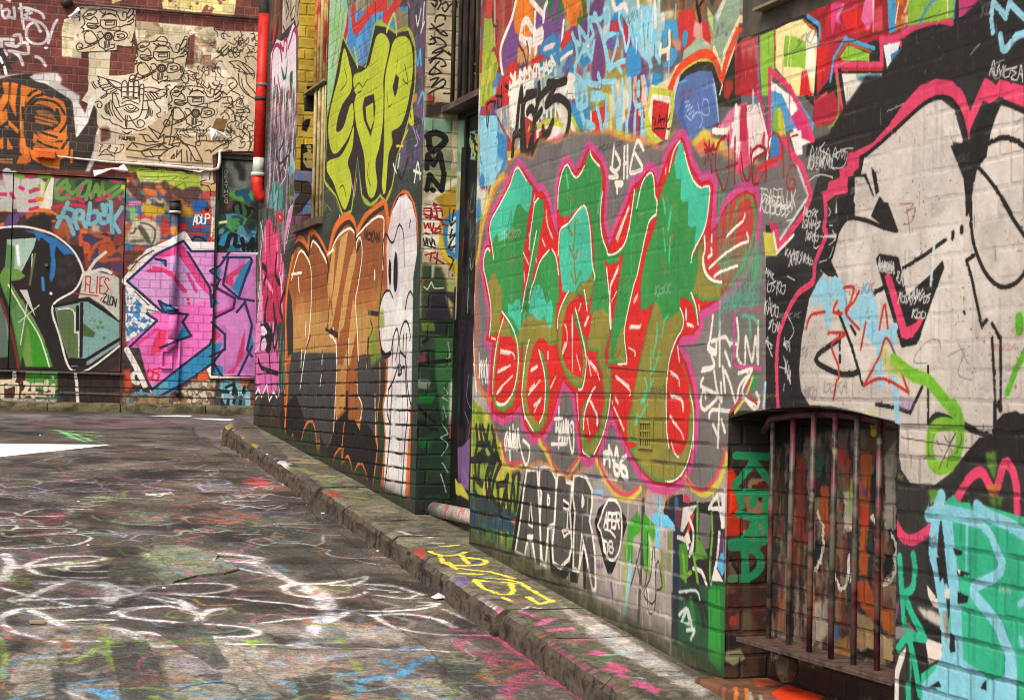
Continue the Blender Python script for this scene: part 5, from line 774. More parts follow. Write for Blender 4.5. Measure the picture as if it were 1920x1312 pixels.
def back_wall():
    c = BW; K = '#3a2f22'; BG = '#dccbac'
    c.patch('@P -140,-160 560,-160 560,820 -140,820', ['#6a372f', '#74392f', '#5e332c', '#7a4034', '#683c34'], .12, 3, sharp=4)
    # pale yellow paint over the pipe line
    fr('A1'); c.F('#e6d77a', '680,-80 760,-60 750,5 690,25', soft=2); c.patch('990,-80 1450,-80 1450,30 1440,95 1180,75 1000,55', ['#e2d27c', '#e8dc98', '#d8c878', '#8a4a3c'], .07, 4, soft=2)
    # white tags on brick
    TG = '#cbc6c4'
    fr('E1'); c.multi(TG, 8, '-20,100 20,80 10,120;40,230 30,160 100,130 130,180 90,250 60,250 140,240 200,250 190,110;280,60 290,130 300,250 330,400;260,120 330,110 430,130 570,190 600,250;300,260 420,270 560,320 640,420 650,520 580,600 460,600 370,540 360,420 400,340 470,310;360,150 430,180 340,210 400,250;780,280 740,340 700,450 660,590;620,660 640,655', soft=2)
    c.multi(TG, 9, '190,490 270,480 290,560;0,540 100,540 180,550;80,600 180,600;20,570 20,640;100,620 210,640;230,640 300,590 370,600 390,690;120,700 250,720 330,740 390,730;60,700 90,750;190,720 270,780 310,890;490,780 560,810 620,900;480,300 550,430', soft=3)
    c.S('#f0ece4', 9, '80,-20 130,15', soft=3)
    c.multi('#332c28', 16, '0,690 60,820 130,960;0,880 90,860 200,820;10,900 50,1000', soft=2); c.multi('#efebe6', 8, '0,790 30,860;60,920 80,1010', soft=1)
    # beige paper mass
    c.F('#dcd3b4', '@A1 395,120 490,105 500,300 500,360 380,350 380,180', soft=1.5); c.patch('@A1 395,120 490,105 500,300 500,360 380,350 380,180', ['#d8cfa4', '#cfc6a0', '#bfb28a'], .05, 5)
    c.F(BG, '@A1 545,325 680,310 670,470 760,465 830,450 830,380 850,290 820,170 950,150 1330,190 1598,200 1560,935 1370,930 1310,960 1310,1100 1350,1312 1230,1312 1180,1020 560,980 560,900 600,800 610,780 600,640 500,620 545,570', soft=1.5)
    c.patch('@A1 545,150 1598,130 1560,935 1370,930 1310,1000 560,980', ['#cdb998', '#c4b08c', '#d8c8a4', '#bda680', '#d2c49a'], .2, 6, sharp=3, op=0)
    c.patch('@A1 830,130 1330,170 1330,440 1130,420 1150,240 960,210 860,260', ['#d8cfa8', '#c0b088', '#9a7a5c', '#e0d8b4', '#b8a880'], .1, 7, soft=3); c.F('#6f4036', '@A1 1165,220 1200,210 1190,400 1130,400', soft=3); c.patch('@A1 1230,340 1300,340 1290,400 1230,400', ['#8a5a4a', '#a88a68'], .05, 8, soft=3)
    c.patch('@A1 680,310 820,290 820,450 760,465 680,470', ['#6a3a30', '#74422f', '#7c4438'], .1, 9, soft=1)
    c.patch('@A1 560,330 680,320 670,470 550,560 540,480', ['#d6cba0', '#cfc098', '#e0d8b8'], .1, 10, soft=1)
    for i, p in enumerate(POSTERS.values()): c.patch(p, [['#e2d2b2', '#d8c6a4'], ['#dfcfae', '#d4c19c'], ['#e0d0b2', '#e6d8bc'], ['#d9c6a2', '#dfceac'], ['#ccb28a', '#d4bc94'], ['#dbc9a6', '#d0bc96']][i], .25, 11+i, soft=1)
    c.F('#b8a088', '@A1 610,780 660,770 690,820 670,870 620,870', soft=3); c.F('#74473a', '@A1 620,790 670,790 680,850 620,880', soft=4)
    for k in ('M1', 'M2', 'M3'): mask_motif(c, k)
    # wavy second spiral above mask 2
    c.multi(K, 3, '@A1 950,260 990,225 1030,250 1010,290 970,270;@A1 1090,330 1140,225 1160,260 1120,330 ; @A1 820,490 850,450 830,470 880,480 960,440')
    # winged hand with an eye
    fr('E7'); LW = 3
    c.multi(K, LW, '215,155 320,190 440,220 510,260 500,340;215,155 240,200 215,215 245,235 220,245 260,275 235,285 290,310 270,320 330,345 320,370 400,360 450,330;320,190 380,270 460,310 500,330;400,360 470,370;340,200 420,280 500,300;260,270 350,250;280,300 380,280;320,330 410,300;370,350 440,310;780,300 860,290 1000,320 1090,310 1060,350 1070,370 1030,390 1040,400 990,410 990,430 940,430 930,445 780,460;790,340 880,360 1000,320;850,340 960,370;800,380 850,450;830,375 880,445;860,370 910,435;890,365 940,425;920,355 970,415')
    c.multi(K, LW, '510,410 510,260 540,215 575,230 575,390;590,400 595,225 625,195 655,230 650,400;660,410 665,230 700,210 722,240 715,400;728,430 735,280 765,255 785,290 765,560;510,290 575,290;595,285 655,285;665,285 720,285;735,305 785,310;515,350 575,350;595,350 650,350;662,360 718,360;730,380 775,380;530,410 720,425 730,480;400,370 430,370 470,460 480,520;400,370 400,440 420,520 540,690 640,700 730,650 765,560;510,490 560,460 620,460 720,500;520,440 570,420 620,440 700,430')
    c.multi(K, LW, '430,550 540,520 620,500 720,560 680,590 600,600 540,560;560,540 600,580 660,580 690,540;590,530 620,560 660,545;555,640 560,770;580,640 570,800;600,640 680,760 720,790 780,770 790,720 740,690 700,720 720,760;390,460 400,560 450,660 520,720;350,480 340,560 370,640;330,490 320,560 345,620;310,510 305,570 325,610;370,450 360,540 400,640;820,450 840,560 800,680;850,540 845,620 820,670;870,560 860,640;890,580 880,650;750,570 830,570;260,640 300,680 360,690 400,740 480,760 540,800 640,800 720,830 800,800 ;900,450 940,510 990,560 980,600 940,620 960,660 990,660;250,420 330,370 320,400 260,430;190,480 230,460 270,500 250,545 210,530 220,490;160,220 180,270 220,300;140,230 160,280 190,310;520,830 570,860 630,835;545,850 580,870 610,850')
    c.text('FAURER', K, 3, '480,930', '680,950', (2, -40), dist=.04)
    c.multi(K, 2.6, '240,1080 260,1020 280,1000 250,990;250,1110 300,1060 340,1050 360,1000 380,1010 360,1040;330,1050 400,1130;380,1080 420,1100 460,1040 440,1030;420,1110 500,1080 540,1020 530,990 500,1000;230,1130 330,1110 420,1140')
    # spiky letters
    c.multi(K, 3.4, '960,930 1150,560 1110,920 1090,1000 1130,990 1230,970 1210,1020 1120,1010;840,775 900,850 960,930 1030,870 1030,960 1000,1000;720,870 830,880 920,970;770,890 810,960 960,960;570,1055 640,970 830,1010 1060,975 740,1080 570,1055;640,970 700,1030;750,1080 860,1060 1080,1060 1010,1110 960,1160 1000,1200;860,1080 900,1140 1000,1130;960,1030 1000,1000 1100,1050;750,1080 790,1140 900,1150;850,790 980,860;1050,910 1110,900', sm=0)
    c.multi(K, 3.4, '@E8 0,1040 110,1050 180,1110 280,1140 300,1180 350,1280 280,1270 200,1120;@E8 0,1150 40,1160 100,1130;@E8 50,1250 80,1210 80,1250 50,1250;@E8 100,1230 150,1170 150,1280;@E8 110,1170 100,1240;@E8 200,1180 205,1270;@E8 240,1190 240,1270;@E8 280,1140 290,1100 350,1080 430,1090 620,1080 500,1140 430,1190;@E8 380,1180 420,1170 430,1200', sm=0)
    # tangle on the right strip
    r = np.random.default_rng(5)
    for (x0, y0, x1, y1, n_) in ((150, 350, 580, 560, 30), (100, 960, 380, 1090, 16), (570, 930, 850, 1150, 22), (710, 80, 890, 340, 18), (465, 100, 690, 310, 16), (650, 720, 840, 900, 10), (540, 600, 640, 860, 8)):
        fr('E8')
        for i in range(n_):
            x, y = x0+r.random()*(x1-x0), y0+r.random()*(y1-y0); P = [(x, y)]; a = r.random()*6.28
            for _ in range(5):
                a += r.normal()*1.0; x += 26*cos(a); y += 26*sin(a); P.append((x, y))
            c.S(K, 2.6, np.array([(310+p[0]/5.047, 50+p[1]/5.047) for p in P]), op=.9)
    c.multi(K, 3, '@E8 600,340 690,330 780,380 835,430 835,500;@E8 600,340 650,380 640,390 700,410 690,430 750,440 740,455 830,450;@E8 720,350 820,470;@E8 680,370 770,450;@E8 590,500 640,490 680,550 630,600 600,560 640,530;@E8 690,450 700,560 760,640 850,690;@E8 720,500 730,580 790,650;@E8 760,440 770,540 840,620 860,660;@E8 620,610 700,650 700,690;@E8 480,230 560,280 600,220;@E8 500,250 580,170;@E8 520,270 600,190;@E8 545,290 620,220;@E8 670,790 750,790;@E8 670,820 750,820;@E8 670,850 740,860;@E8 640,800 660,900;@E8 540,680 620,670 630,770 560,760;@E8 540,730 600,730;@E8 520,840 560,810 600,850 600,880')
    c.F('#f2ece6', '@E8 520,410 550,400 580,430 550,450', soft=1); c.F('#86643c', '@E8 480,870 590,880 550,1010 440,960', soft=1.5); c.F('#f0ece6', '@E8 415,960 550,1010 580,1060 480,1030 460,1070 430,1060', soft=1); c.F('#f2ece6', '@E1 1060,100 1090,150 980,290 930,230 1000,190', soft=1)
    # orange carved face with black hair
    fr('E6'); BK = '#37302a'; OR = '#dd7424'
    c.F('#d6d0c8', '-40,60 0,90 200,60 400,60 700,40 760,120 740,190 900,280 980,330 970,410 880,400 700,300 560,210 300,110 100,120 -40,150', soft=5); c.F('#d6d0c8', '460,150 620,90 740,120 740,190 620,180', soft=4)
    c.F(BK, '-40,130 100,90 300,60 430,55 360,100 460,160 560,180 640,230 860,370 900,440 930,850 1080,640 1150,440 1190,500 1190,700 1150,1000 1050,1240 -40,1240', soft=3)
    c.F('#e4ded4', '890,400 960,400 1060,560 960,800 935,840', soft=2); c.F('#eae6de', '1190,350 1100,360 1050,540 935,850 960,820 1080,660 1150,440', soft=3)
    c.F('#ddd6ca', '1190,480 1230,640 1200,960 1130,1060 1050,1260 1100,1260 1180,1100 1220,900 1240,680', soft=4)
    c.F(OR, '280,200 460,250 640,330 780,400 820,500 830,620 820,800 850,900 840,1060 740,1120 730,1230 560,1200 400,1110 340,960 300,800 300,600 330,420 280,300', soft=3)
    for p in ('25,165 110,160 100,380 40,500 -20,640 -20,400 50,300', '140,160 220,180 190,420 200,600 150,500 110,400', '260,190 330,220 300,480 300,760 330,900 380,1120 350,1160 240,1010 250,800 240,640 250,400', '0,560 80,480 100,620 0,700', '100,620 230,740 220,800 110,690', '50,700 110,700 90,740', '0,860 40,840 40,980 -20,980', '90,840 160,980 90,990', '200,1160 240,1070 290,1060 350,1170', '870,980 900,990 890,1160 860,1150'):
        c.F(OR, p, soft=3)
    c.F('#dd6a24', '90,850 160,980 95,985', soft=2); c.F('#dd6a24', '210,1150 250,1080 290,1080 330,1160', soft=2)
    c.multi(BK, 9, '350,330 400,280 450,260;330,450 430,340 560,310;350,500 450,380 620,390 720,440 800,560;520,300 640,340;700,500 730,640 640,740;830,500 830,640 740,780;840,860 760,980;280,480 300,760 340,920;400,700 520,780 700,840;420,760 560,870 760,890;390,560 440,560 ', soft=2, w2=6)
    c.F(BK, '390,450 480,430 620,470 700,540 740,640 700,700 640,740 520,760 420,740 400,900 520,980 740,1000 700,960 540,920 460,860 400,1000 320,940 300,760 310,560 330,470', soft=3)
    c.F('#8f5c34', '430,510 560,500 640,540 700,640 620,600 480,570', soft=3); c.multi('#b56a30', 8, '440,590 560,620 700,660;450,640 560,670 640,690', soft=2); c.F(OR, '440,780 560,840 720,880 640,900 520,880', soft=3); c.multi('#c9702c', 8, '430,900 560,970 700,1010;420,960 520,1040 640,1100', soft=3)
    c.F('#c8641f', '560,980 740,1000 820,960 830,1060 720,1080 720,1120 560,1180 440,1120', soft=6, op=.8)
    c.multi('#8a6a4a', 4, '0,1110 150,1110;280,620 285,800'); c.multi('#b0602c', 7, '0,1140 140,1150', soft=2)
    # big painted boards of the far left door, upper scribbles
    fr('E4')
    c.patch('-60,240 1830,330 1800,1312 -60,1312', ['#5a4a40', '#7a3f38', '#4a5a48', '#8a6a58', '#3f3a48', '#8a4a3a'], .18, 20, sharp=5)
    c.patch('-60,250 620,280 560,820 -60,760', ['#a59f94', '#9c968c', '#8f3a48', '#6a6a5a'], .14, 21, sharp=5, soft=2)
    c.multi('#beb8ae', 26, '100,260 160,500 120,780;160,520 260,560 320,820;0,500 100,640 0,760;380,400 420,560 380,820;380,420 560,400;380,590 560,570;380,760 560,740;200,300 280,700', sm=0, soft=1.5); c.multi('#c8305a', 10, '370,300 470,300;0,570 80,570;160,560 200,620;440,530 550,500;430,670 510,660;440,790 550,760;290,470 330,490', soft=2)
    c.multi('#7aa83a', 12, '240,300 330,320;600,310 740,320 640,480;580,450 640,560', soft=3); c.F('#e6ddc8', '740,330 780,330 750,780 680,800 590,770 640,560', soft=1.5); c.F('#d8cc98', '590,380 660,390 600,780 560,760', soft=3); c.multi('#e07a2c', 12, '540,640 600,640;480,830 620,800 740,830 820,890;120,850 60,830', soft=3)
    c.patch('780,340 1820,380 1800,620 1500,640 1300,600 1080,650 780,640', ['#8a857a', '#4a6a3a', '#a04a50', '#3a4a34'], .15, 22); G_ = '#6f9a4a'
    c.multi(G_, 11, '960,360 840,480 820,620 1000,620;960,460 1040,560 1180,440 1120,600;1200,420 1300,380 1240,640;1320,620 1400,430 1440,640;1480,400 1500,560 1700,440;1560,640 1780,480;940,380 1000,460 880,480;1360,520 1500,540', soft=1.2); c.multi('#c8506a', 9, '860,540 900,500;960,580 1000,580;1180,460 1170,500;1600,370 1740,390;1560,560 1600,620;1720,600 1740,640', soft=3)
    c.multi('#cf3050', 10, '760,760 1000,720 1200,740;1080,610 1200,680;1400,650 1500,620', soft=3); c.F('#c4cc3a', '1750,430 1820,440 1800,500 1740,500', soft=3)
    c.patch('-60,820 700,830 860,900 1000,1312 -60,1312', ['#b0502c', '#8a3f34', '#4a3a34', '#5f4a78', '#c86a30', '#4a2c2a'], .1, 23, soft=3); c.F('#2c2722', '330,1000 430,900 600,850 720,870 760,1000 740,1100 560,1060', soft=4)
    c.patch('850,900 1800,800 1800,1312 1000,1312', ['#7a3f4a', '#6a4a7a', '#a85a34', '#5a3a3a', '#8a4a58', '#3f4a78'], .1, 24, soft=2, sharp=6, stretch=1.5)
    LB = '#78b0ba'; c.multi(LB, 12, '980,690 900,860 820,1040;840,900 960,900 1060,1140;990,780 1080,820 1040,960 960,900;1120,800 1090,900 1180,920 1200,820 1120,800;1180,900 1240,1040;1080,960 1120,1060;1300,700 1290,840;1280,860 1270,1000;1300,840 1400,820 1420,940 1320,1000;1480,720 1500,860 1440,860 1460,980 1560,960 1560,880 1490,860;1600,680 1620,1120;1640,940 1760,760;1630,960 1720,1110;1540,720 1520,860', soft=1.3)
    c.F('#e0701c', '1150,1060 1260,1080 1250,1180 1160,1160', soft=5); c.multi('#c8562c', 14, '1170,1180 1180,1312;1380,1300 1400,1200 1560,1140;1560,1140 1600,1200 1560,1312', soft=3); c.S('#2c2622', 22, '1400,1300 1440,1220 1520,1180', soft=3); c.F('#b8b098', '1320,1000 1440,1020 1430,1110 1330,1110', soft=5)
    # left piece: black body, green letters, white outline
    fr('A2')
    c.patch('-20,160 710,300 700,985 -20,985', ['#3a2f28', '#2f2a25', '#4a3428', '#352a2a'], .2, 25, sharp=4); c.patch('480,180 730,190 730,420 620,440 500,380', ['#a8502c', '#4a3a34', '#5a3a5a', '#c8562c', '#3a3a5a', '#8a3a34'], .1, 26, sharp=6, soft=2)
    c.multi('#b8502c', 10, '520,330 560,250 640,220 660,280 600,330 700,330;560,190 640,210', soft=3)
    c.F('#26221e', '-20,150 150,150 300,190 420,280 480,400 440,500 310,600 700,640 700,880 540,980 380,975 300,980 -20,980', soft=1)
    c.F('#2f6fae', '130,160 230,170 330,210 420,280 460,340 420,360 370,300 330,250 320,300 330,360 320,430 300,470 290,440 300,330 290,240 240,200 230,230 200,180', soft=2); c.F('#25211e', '350,310 420,300 450,380 420,460 380,440 340,400', soft=3); c.patch('330,310 450,300 450,480 330,500', ['#2a2724', '#34312e'], .05, 27, soft=4)
    c.S('#3f7fb8', 8, '250,440 255,510', soft=2); c.S('#e4ded2', 6, '-10,148 100,138 200,150 320,190 420,270 470,350 490,410', soft=1); c.S('#e4ded2', 6, '490,410 440,510 310,605 350,780 410,970 510,980 700,840', soft=1)
    c.F('#9cb8a4', '40,215 215,205 200,260 130,400 110,430 30,400 40,260', soft=1.5); c.F('#5a8a4a', '40,240 90,260 80,400 30,400', soft=5); c.F('#6a9440', '20,380 110,390 150,430 120,450 60,460 120,560 200,680 260,800 300,960 150,960 110,800 70,640 20,520 0,460 0,420', soft=2); c.F('#3a9020', '150,660 220,740 280,860 310,960 190,960 180,800', soft=3); c.F('#4a7a34', '60,470 110,560 160,680 140,860 120,960 90,800 60,620 30,540', soft=4); c.F('#5f8f4a', '60,640 130,560 170,640 110,840', soft=5)
    c.F('#5a6e5c', '-20,560 10,560 40,700 55,900 -20,910', soft=2); c.S('#6a8a74', 6, '0,560 30,640 50,800', soft=1); c.S('#7a2a1c', 7, '0,560 50,700 90,860 110,980', soft=2); c.S('#e4ded2', 4.5, '50,480 130,620 220,760 260,860 290,960', soft=1); c.multi('#cfd8c8', 3, '160,590 120,830;110,700 230,600;190,300 180,470', soft=1); c.F('#cfc8bc', '115,510 160,510 210,670', soft=1); c.F('#e8f0e4', '90,250 110,240 120,370 105,370', soft=2)
    c.S('#5a6a3c', 6, '205,300 175,480', soft=1); c.S('#4a1c14', 4, '180,380 150,480 100,500', soft=2); c.S('#e4e0d8', 8, '298,530 300,532', soft=1)
    c.F('#8a9c92', '320,600 450,590 520,560 700,690 700,830 520,950 420,960 400,900 350,760', soft=1.5); c.F('#7aa09a', '480,640 520,570 700,690 700,830 510,940 480,900', soft=2); c.F('#5a6e44', '330,620 440,620 470,900 420,950 350,760', soft=4); c.multi('#d8dcd0', 4, '340,625 430,630 440,760 460,760 465,900;445,640 440,740'); c.F('#46603a', '480,700 560,760 550,790 480,780', soft=3)
    c.dots('#4a8a3c', 9, '590,700 575,730 600,730 610,790', soft=2); c.dots('#4a8a3c', 4, '540,675 555,690 530,690 550,735', soft=1.5)
    c.multi('#1f1b19', 9, '320,605 450,580;450,570 520,570;520,570 700,690;480,590 475,900;410,920 505,920 700,800;455,610 455,740', sm=0, soft=1)
    c.F('#c9c2b2', '490,400 560,400 640,420 690,440 700,560 700,690 600,600 520,550 460,560 480,480', soft=2); c.F('#bfc4b0', '660,420 700,440 700,690 650,640', soft=4); c.multi('#cfd0c0', 9, '520,400 560,340 620,290', soft=2); c.S('#d6d6c8', 10, '500,420 600,390 650,410', soft=2)
    c.text('FLIES', '#b8302a', 3.4, '500,520', '640,535', (4, -90), dist=.05, gap=.15); c.multi('#b8302a', 3.4, '440,530 575,545;600,555 590,570;430,530 432,532'); c.text('ZION', '#2a2522', 3.4, '605,575', '680,610', (6, -45), dist=.05, gap=.1); c.S('#2a2522', 3, '600,580 640,600')
    # under-door brick band
    c.patch('@E3 -80,440 1800,480 1800,940 -80,930', ['#2f241f', '#3c2620', '#27231f', '#4a2c22'], .12, 28, sharp=5); fr('E3'); c.F('#4f8f38', '380,450 860,460 870,720 820,740 380,700', soft=1.5); c.F('#3a5a48', '560,740 880,760 890,900 820,930 560,830', soft=5)
    c.multi('#d8c6a8', 12, '-40,600 200,590 210,480;30,640 30,900;100,680 250,650 240,900;340,620 420,640 340,820;500,650 500,830;540,650 620,650;700,600 680,720;760,700 800,660 790,800', soft=2); c.patch('@E3 -60,840 300,850 860,870 820,930 -60,930', ['#b0aaa0', '#8a8478', '#6a6458', '#a8a090'], .05, 29, soft=4); c.patch('@E3 320,740 800,760 800,840 320,820', ['#cdb898', '#4a5a48', '#c4b090'], .05, 30, soft=2); c.multi('#e2ded4', 9, '1120,450 1150,620 1165,900', sm=0, soft=1.5); c.dots('#e6e2da', 9, '790,540', soft=1); c.S('#6a2028', 6, '320,450 330,640', soft=2); c.multi('#5a5654', 5, '0,430 900,455;900,455 1780,485;900,760 1780,790', sm=0, soft=2)
    c.F('#1c1916', '@E3 1050,245 1300,260 1300,370 1050,360', soft=1.5)
    # middle bay scribbles
    fr('E5')
    c.patch('40,300 1250,380 1240,1280 20,1280', ['#a8603a', '#4a4240', '#c8a86a', '#3f6a98', '#b84a3a', '#8a8a4a', '#5a5a78'], .12, 31, sharp=5, soft=1)
    c.F('#8a8f3c', '0,100 290,120 300,180 160,230 60,250', soft=3); c.F('#a9be44', '160,200 260,180 560,190 900,240 1010,260 1040,420 1110,500 900,440 800,470 640,400 420,420 240,380 200,290', soft=3); c.multi('#6a7a2c', 3, '220,200 400,210 520,200 510,240;240,290 420,300 640,290 740,290 660,330;800,330 880,300;700,430 820,380 830,460'); c.multi('#c8d0a8', 5, '240,380 340,320 420,370 520,340', soft=2)
    c.multi('#3a2f2c', 3, '580,190 580,210 750,220;320,120 380,190 460,200 490,120;1170,190 1160,330;1040,360 1110,340;1040,400 1140,420 1170,470 1170,600;760,200 900,260;1230,380 1180,400', sm=0)
    c.multi('#5a4238', 22, '100,420 200,540 260,600;240,420 360,420 560,440;560,400 600,500 620,600;700,480 760,540;860,600 840,540 900,480 1000,480', soft=6); c.multi('#d0703a', 16, '320,470 420,520;480,440 540,500', soft=8); c.F('#d07aa0', '80,620 250,620 240,680 80,680', soft=3); c.F('#c9a02c', '250,640 420,680 560,720 560,800 300,820', soft=6); c.F('#7aa86a', '80,700 200,700 160,880 100,880', soft=6); c.S('#3f6aa0', 10, '220,690 230,800', soft=3)
    c.F('#1f5aa0', '910,640 1080,580 1140,680 1040,760 960,780', soft=5); c.F('#c2972c', '750,720 900,700 940,860 760,820', soft=5); c.patch('610,850 1180,800 1180,1160 620,1180', ['#3a5070', '#3f5878', '#34466a'], .15, 32, soft=5, op=.8); c.F('#cf2f24', '1050,740 1190,720 1200,880 1190,1180 1160,1200 1170,900 1080,820', soft=3); c.S('#e0dcd8', 5, '1200,820 1190,1000 1170,1190', soft=2)
    c.F('#c82f28', '740,920 850,900 860,1000 760,1040', soft=4); c.F('#d8782c', '620,970 700,960 750,1050 700,1090 620,1060', soft=5); c.multi('#c8282c', 7, '950,960 1080,960;880,1050 1050,1060', soft=3); c.F('#c8302c', '520,830 590,840 590,1000 530,980', soft=4); c.multi('#c8602c', 8, '530,1080 590,1070;530,1150 590,1150', soft=3); c.F('#c8302c', '1140,1100 1190,1090 1180,1200 1130,1200', soft=3)
    c.text('ADUP', '#eceae6', 3.6, '940,930', '1160,920', (2, -120), dist=.06, gap=.1); c.F('#231e1c', '1100,710 1150,720 1140,760 1100,750', sm=1, soft=2); c.S('#2a2222', 6, '900,1180 960,1100 1080,1120 1110,1190', soft=2)
    c.F('#c9bfa8', '140,900 300,850 440,890 500,1000 500,1150 430,1200 200,1200 80,1190 60,1080', soft=6); c.F('#55503f', '190,960 240,930 330,1040 390,1190 320,1180 260,1080', soft=4); c.F('#6a6452', '100,1140 280,1120 300,1170 80,1180', soft=4); c.multi('#6a6452', 6, '240,910 340,930 430,1000 420,1140 380,1200;110,1050 150,1040 180,980', soft=2)
    c.patch('1160,560 1250,560 1240,900 1190,800', ['#a8988a', '#8a9a9a', '#b8a898'], .06, 33, soft=2)
    # pink piece
    fr('A2'); DB = '#2c2f50'; c.S('#efe9e2', 20, '735,460 870,290 980,245 1078,190 1115,250 1300,252 1395,265 1500,285;'.strip(';'), sm=0, soft=1)
    c.F('#e9e2da', '735,460 770,360 860,300 980,250 1080,195 1110,255 1300,258 1390,270 1500,290 1500,1020 1230,1030 1200,950 1160,1000 890,1120 860,1080 740,880 735,850 880,720 740,560', soft=2)
    c.F('#d690c8', '745,460 900,300 1075,225 1120,280 1360,280 1340,320 1480,320 1500,340 1500,1020 1380,1020 1270,1000 1230,900 890,1095 750,850 920,690 860,650 960,640', soft=1)
    c.patch('750,640 1240,560 1240,840 890,1095 750,850', ['#ec70bc', '#e468b4'], .2, 34, soft=10); c.patch('745,460 1075,225 1240,480 1240,560 960,640', ['#d498cc', '#ce9ccf'], .2, 35, soft=6); c.patch('1240,290 1500,300 1500,1020 1270,1000 1240,800', ['#c878b8', '#b86aac', '#d080c0'], .2, 36, soft=2)
    c.F('#ece6de', '735,490 780,500 860,580 950,640 880,645 740,640', soft=1.5); c.multi('#6a645c', 4, '790,520 870,600;810,510 900,590;830,620 930,640'); c.patch('735,500 800,560 880,650 920,700 830,760 735,820', ['#4a90c0', '#e6e2dc', '#4a7aa8', '#e0dcd8'], .05, 37, soft=1.5, sharp=7); c.F('#d8c8b0', '745,380 820,310 860,300 800,380 760,420', soft=3); c.multi('#5a5240', 4, '760,400 820,330 900,280;770,360 800,340')
    c.multi('#d8408c', 10, '930,310 1000,280 1060,250 1140,380 1220,500;900,380 980,410 1080,520;940,400 870,400;1100,420 1150,520;770,870 850,1000;800,830 920,740;1230,480 1370,560 1350,620 1240,660', soft=2.5)
    c.F('#e04488', '960,300 1060,240 1130,340 1200,460 1240,560 1160,480 1110,400 1040,300 930,330', soft=3); c.F('#e83a6a', '930,740 980,750 960,860 880,900 880,860', soft=3); c.S('#e83a6a', 8, '880,400 950,390 1000,420 1090,520', soft=2); c.F('#d03a6a', '1340,420 1440,350 1440,400 1370,430 1370,500 1290,450', soft=2); c.F('#e03a68', '1240,720 1300,780 1260,810 1240,800', soft=4); c.F('#c8386a', '1380,960 1420,800 1440,740 1430,900 1370,1000 1320,1000', soft=3)
    c.F('#2f86b4', '890,1095 1230,830 1310,820 1240,950 1100,1030 1030,1100 940,1140', soft=1.5); c.F('#2f86b4', '1030,800 1080,700 1115,770 1090,800', soft=1); c.F('#3a84b0', '920,330 970,340 965,370', soft=1); c.F('#3a84b0', '930,575 980,590 1040,640 960,640', soft=1); c.F('#2f7fa8', '1240,400 1300,380 1290,450', soft=1); c.F('#2f7fa8', '1230,530 1290,590 1240,610', soft=1); c.F('#2f7fa8', '1360,500 1420,380 1480,320 1470,400 1400,540', soft=1); c.F('#2f7fa8', '1470,720 1490,830 1450,870', soft=1); c.F('#2f7fa8', '1240,940 1310,960 1310,1020 1260,1010', soft=1); c.F('#5aa0b0', '900,1060 980,1040 1000,1130 880,1140', soft=8)
    c.multi(DB, 7, '745,460 920,300 1075,225 1120,285 1350,285 1290,370 1230,400 1290,450 1240,560;745,460 950,640;860,650 920,690 755,850 890,1095;960,640 1100,655;1100,655 1070,700 1120,780 1030,810 940,850;890,1095 1060,960 1230,830;1100,290 1230,500 1240,610;1240,480 1380,560 1370,620 1250,680;1310,320 1470,320 1480,340;1340,320 1310,480 1380,540 1400,560 1490,575;1400,560 1440,440 1480,340;1240,700 1320,770 1320,860 1230,900;1230,830 1240,800 ;1400,1010 1480,840;1390,640 1440,580;1440,590 1480,720 1450,860 1480,900;1250,930 1300,1010;910,330 970,340 970,370;930,575 960,640 1040,640 930,575;940,1130 1110,1040 1230,950;1310,860 1240,950', sm=0, soft=1)
    c.dots('#d82a60', 9, '1100,565 1105,590', soft=2); c.multi('#e02a50', 6, '870,980 860,1020 890,1025 895,985 870,980;900,975 940,970;905,1000 890,1030 920,1040 930,1005 905,1000', soft=1); c.F('#e08aa0', '895,1005 920,1005 915,1035 895,1030', soft=3)
    # foot of the far wall
    c.patch('@E2 -40,80 240,90 400,700 300,740 0,740', ['#3a302a', '#4a3a34', '#2f2a28'], .1, 38, soft=3); fr('E2'); c.F('#c04a2c', '0,410 110,400 140,640 80,720 20,700', soft=6); c.S('#e0d8cc', 12, '200,440 140,480 160,580 220,600', soft=3); c.multi('#5a9ac0', 7, '180,740 200,840;260,700 300,820;220,740 400,760', soft=2); c.patch('0,740 700,780 700,900 0,920', ['#5a5048', '#7a6a58', '#4a6a78', '#8a7a6a', '#a87a4a'], .05, 39, soft=5)
    c.S('#e9e2da', 16, '60,120 200,380 320,640', soft=2); c.patch('1000,540 1380,560 1400,930 700,900 800,740', ['#b0a494', '#6a5a4a', '#8a6a48', '#c8bfae', '#5a5040', '#9a7a50'], .05, 40, soft=5, sharp=7); c.F('#d05a30', '1100,450 1200,410 1240,520 1180,560 1060,560', soft=4); c.F('#4a3c34', '1340,560 1390,570 1400,920 1300,920', soft=6)
    c.patch('1390,560 1840,560 1840,930 1400,930', ['#7ab0c0', '#4a6a74', '#a8c8cc', '#2f4a50'], .05, 41, stretch=2, soft=1, sharp=8); c.F('#6aaac0', '1400,570 1560,570 1500,700 1410,680', soft=4); c.F('#6a9a6a', '1580,570 1640,570 1640,720 1600,700', soft=4); c.F('#e06a34', '1690,570 1830,570 1790,640 1720,650', soft=3); c.multi('#1f2c30', 9, '1490,660 1600,620 1590,760;1410,720 1520,730;1620,680 1640,760;1750,660 1740,740;1420,830 1430,920;1520,830 1510,920;1610,830 1600,880;1700,820 1690,900')
    c.multi('#d9dcda', 3, '1350,810 1840,830', soft=1.5)
    # small door on the right
    c.patch('@E5 1250,0 2000,0 2000,1300 1230,1300', ['#1f211c', '#24261f', '#1c1c1a'], .2, 42); fr('E5')
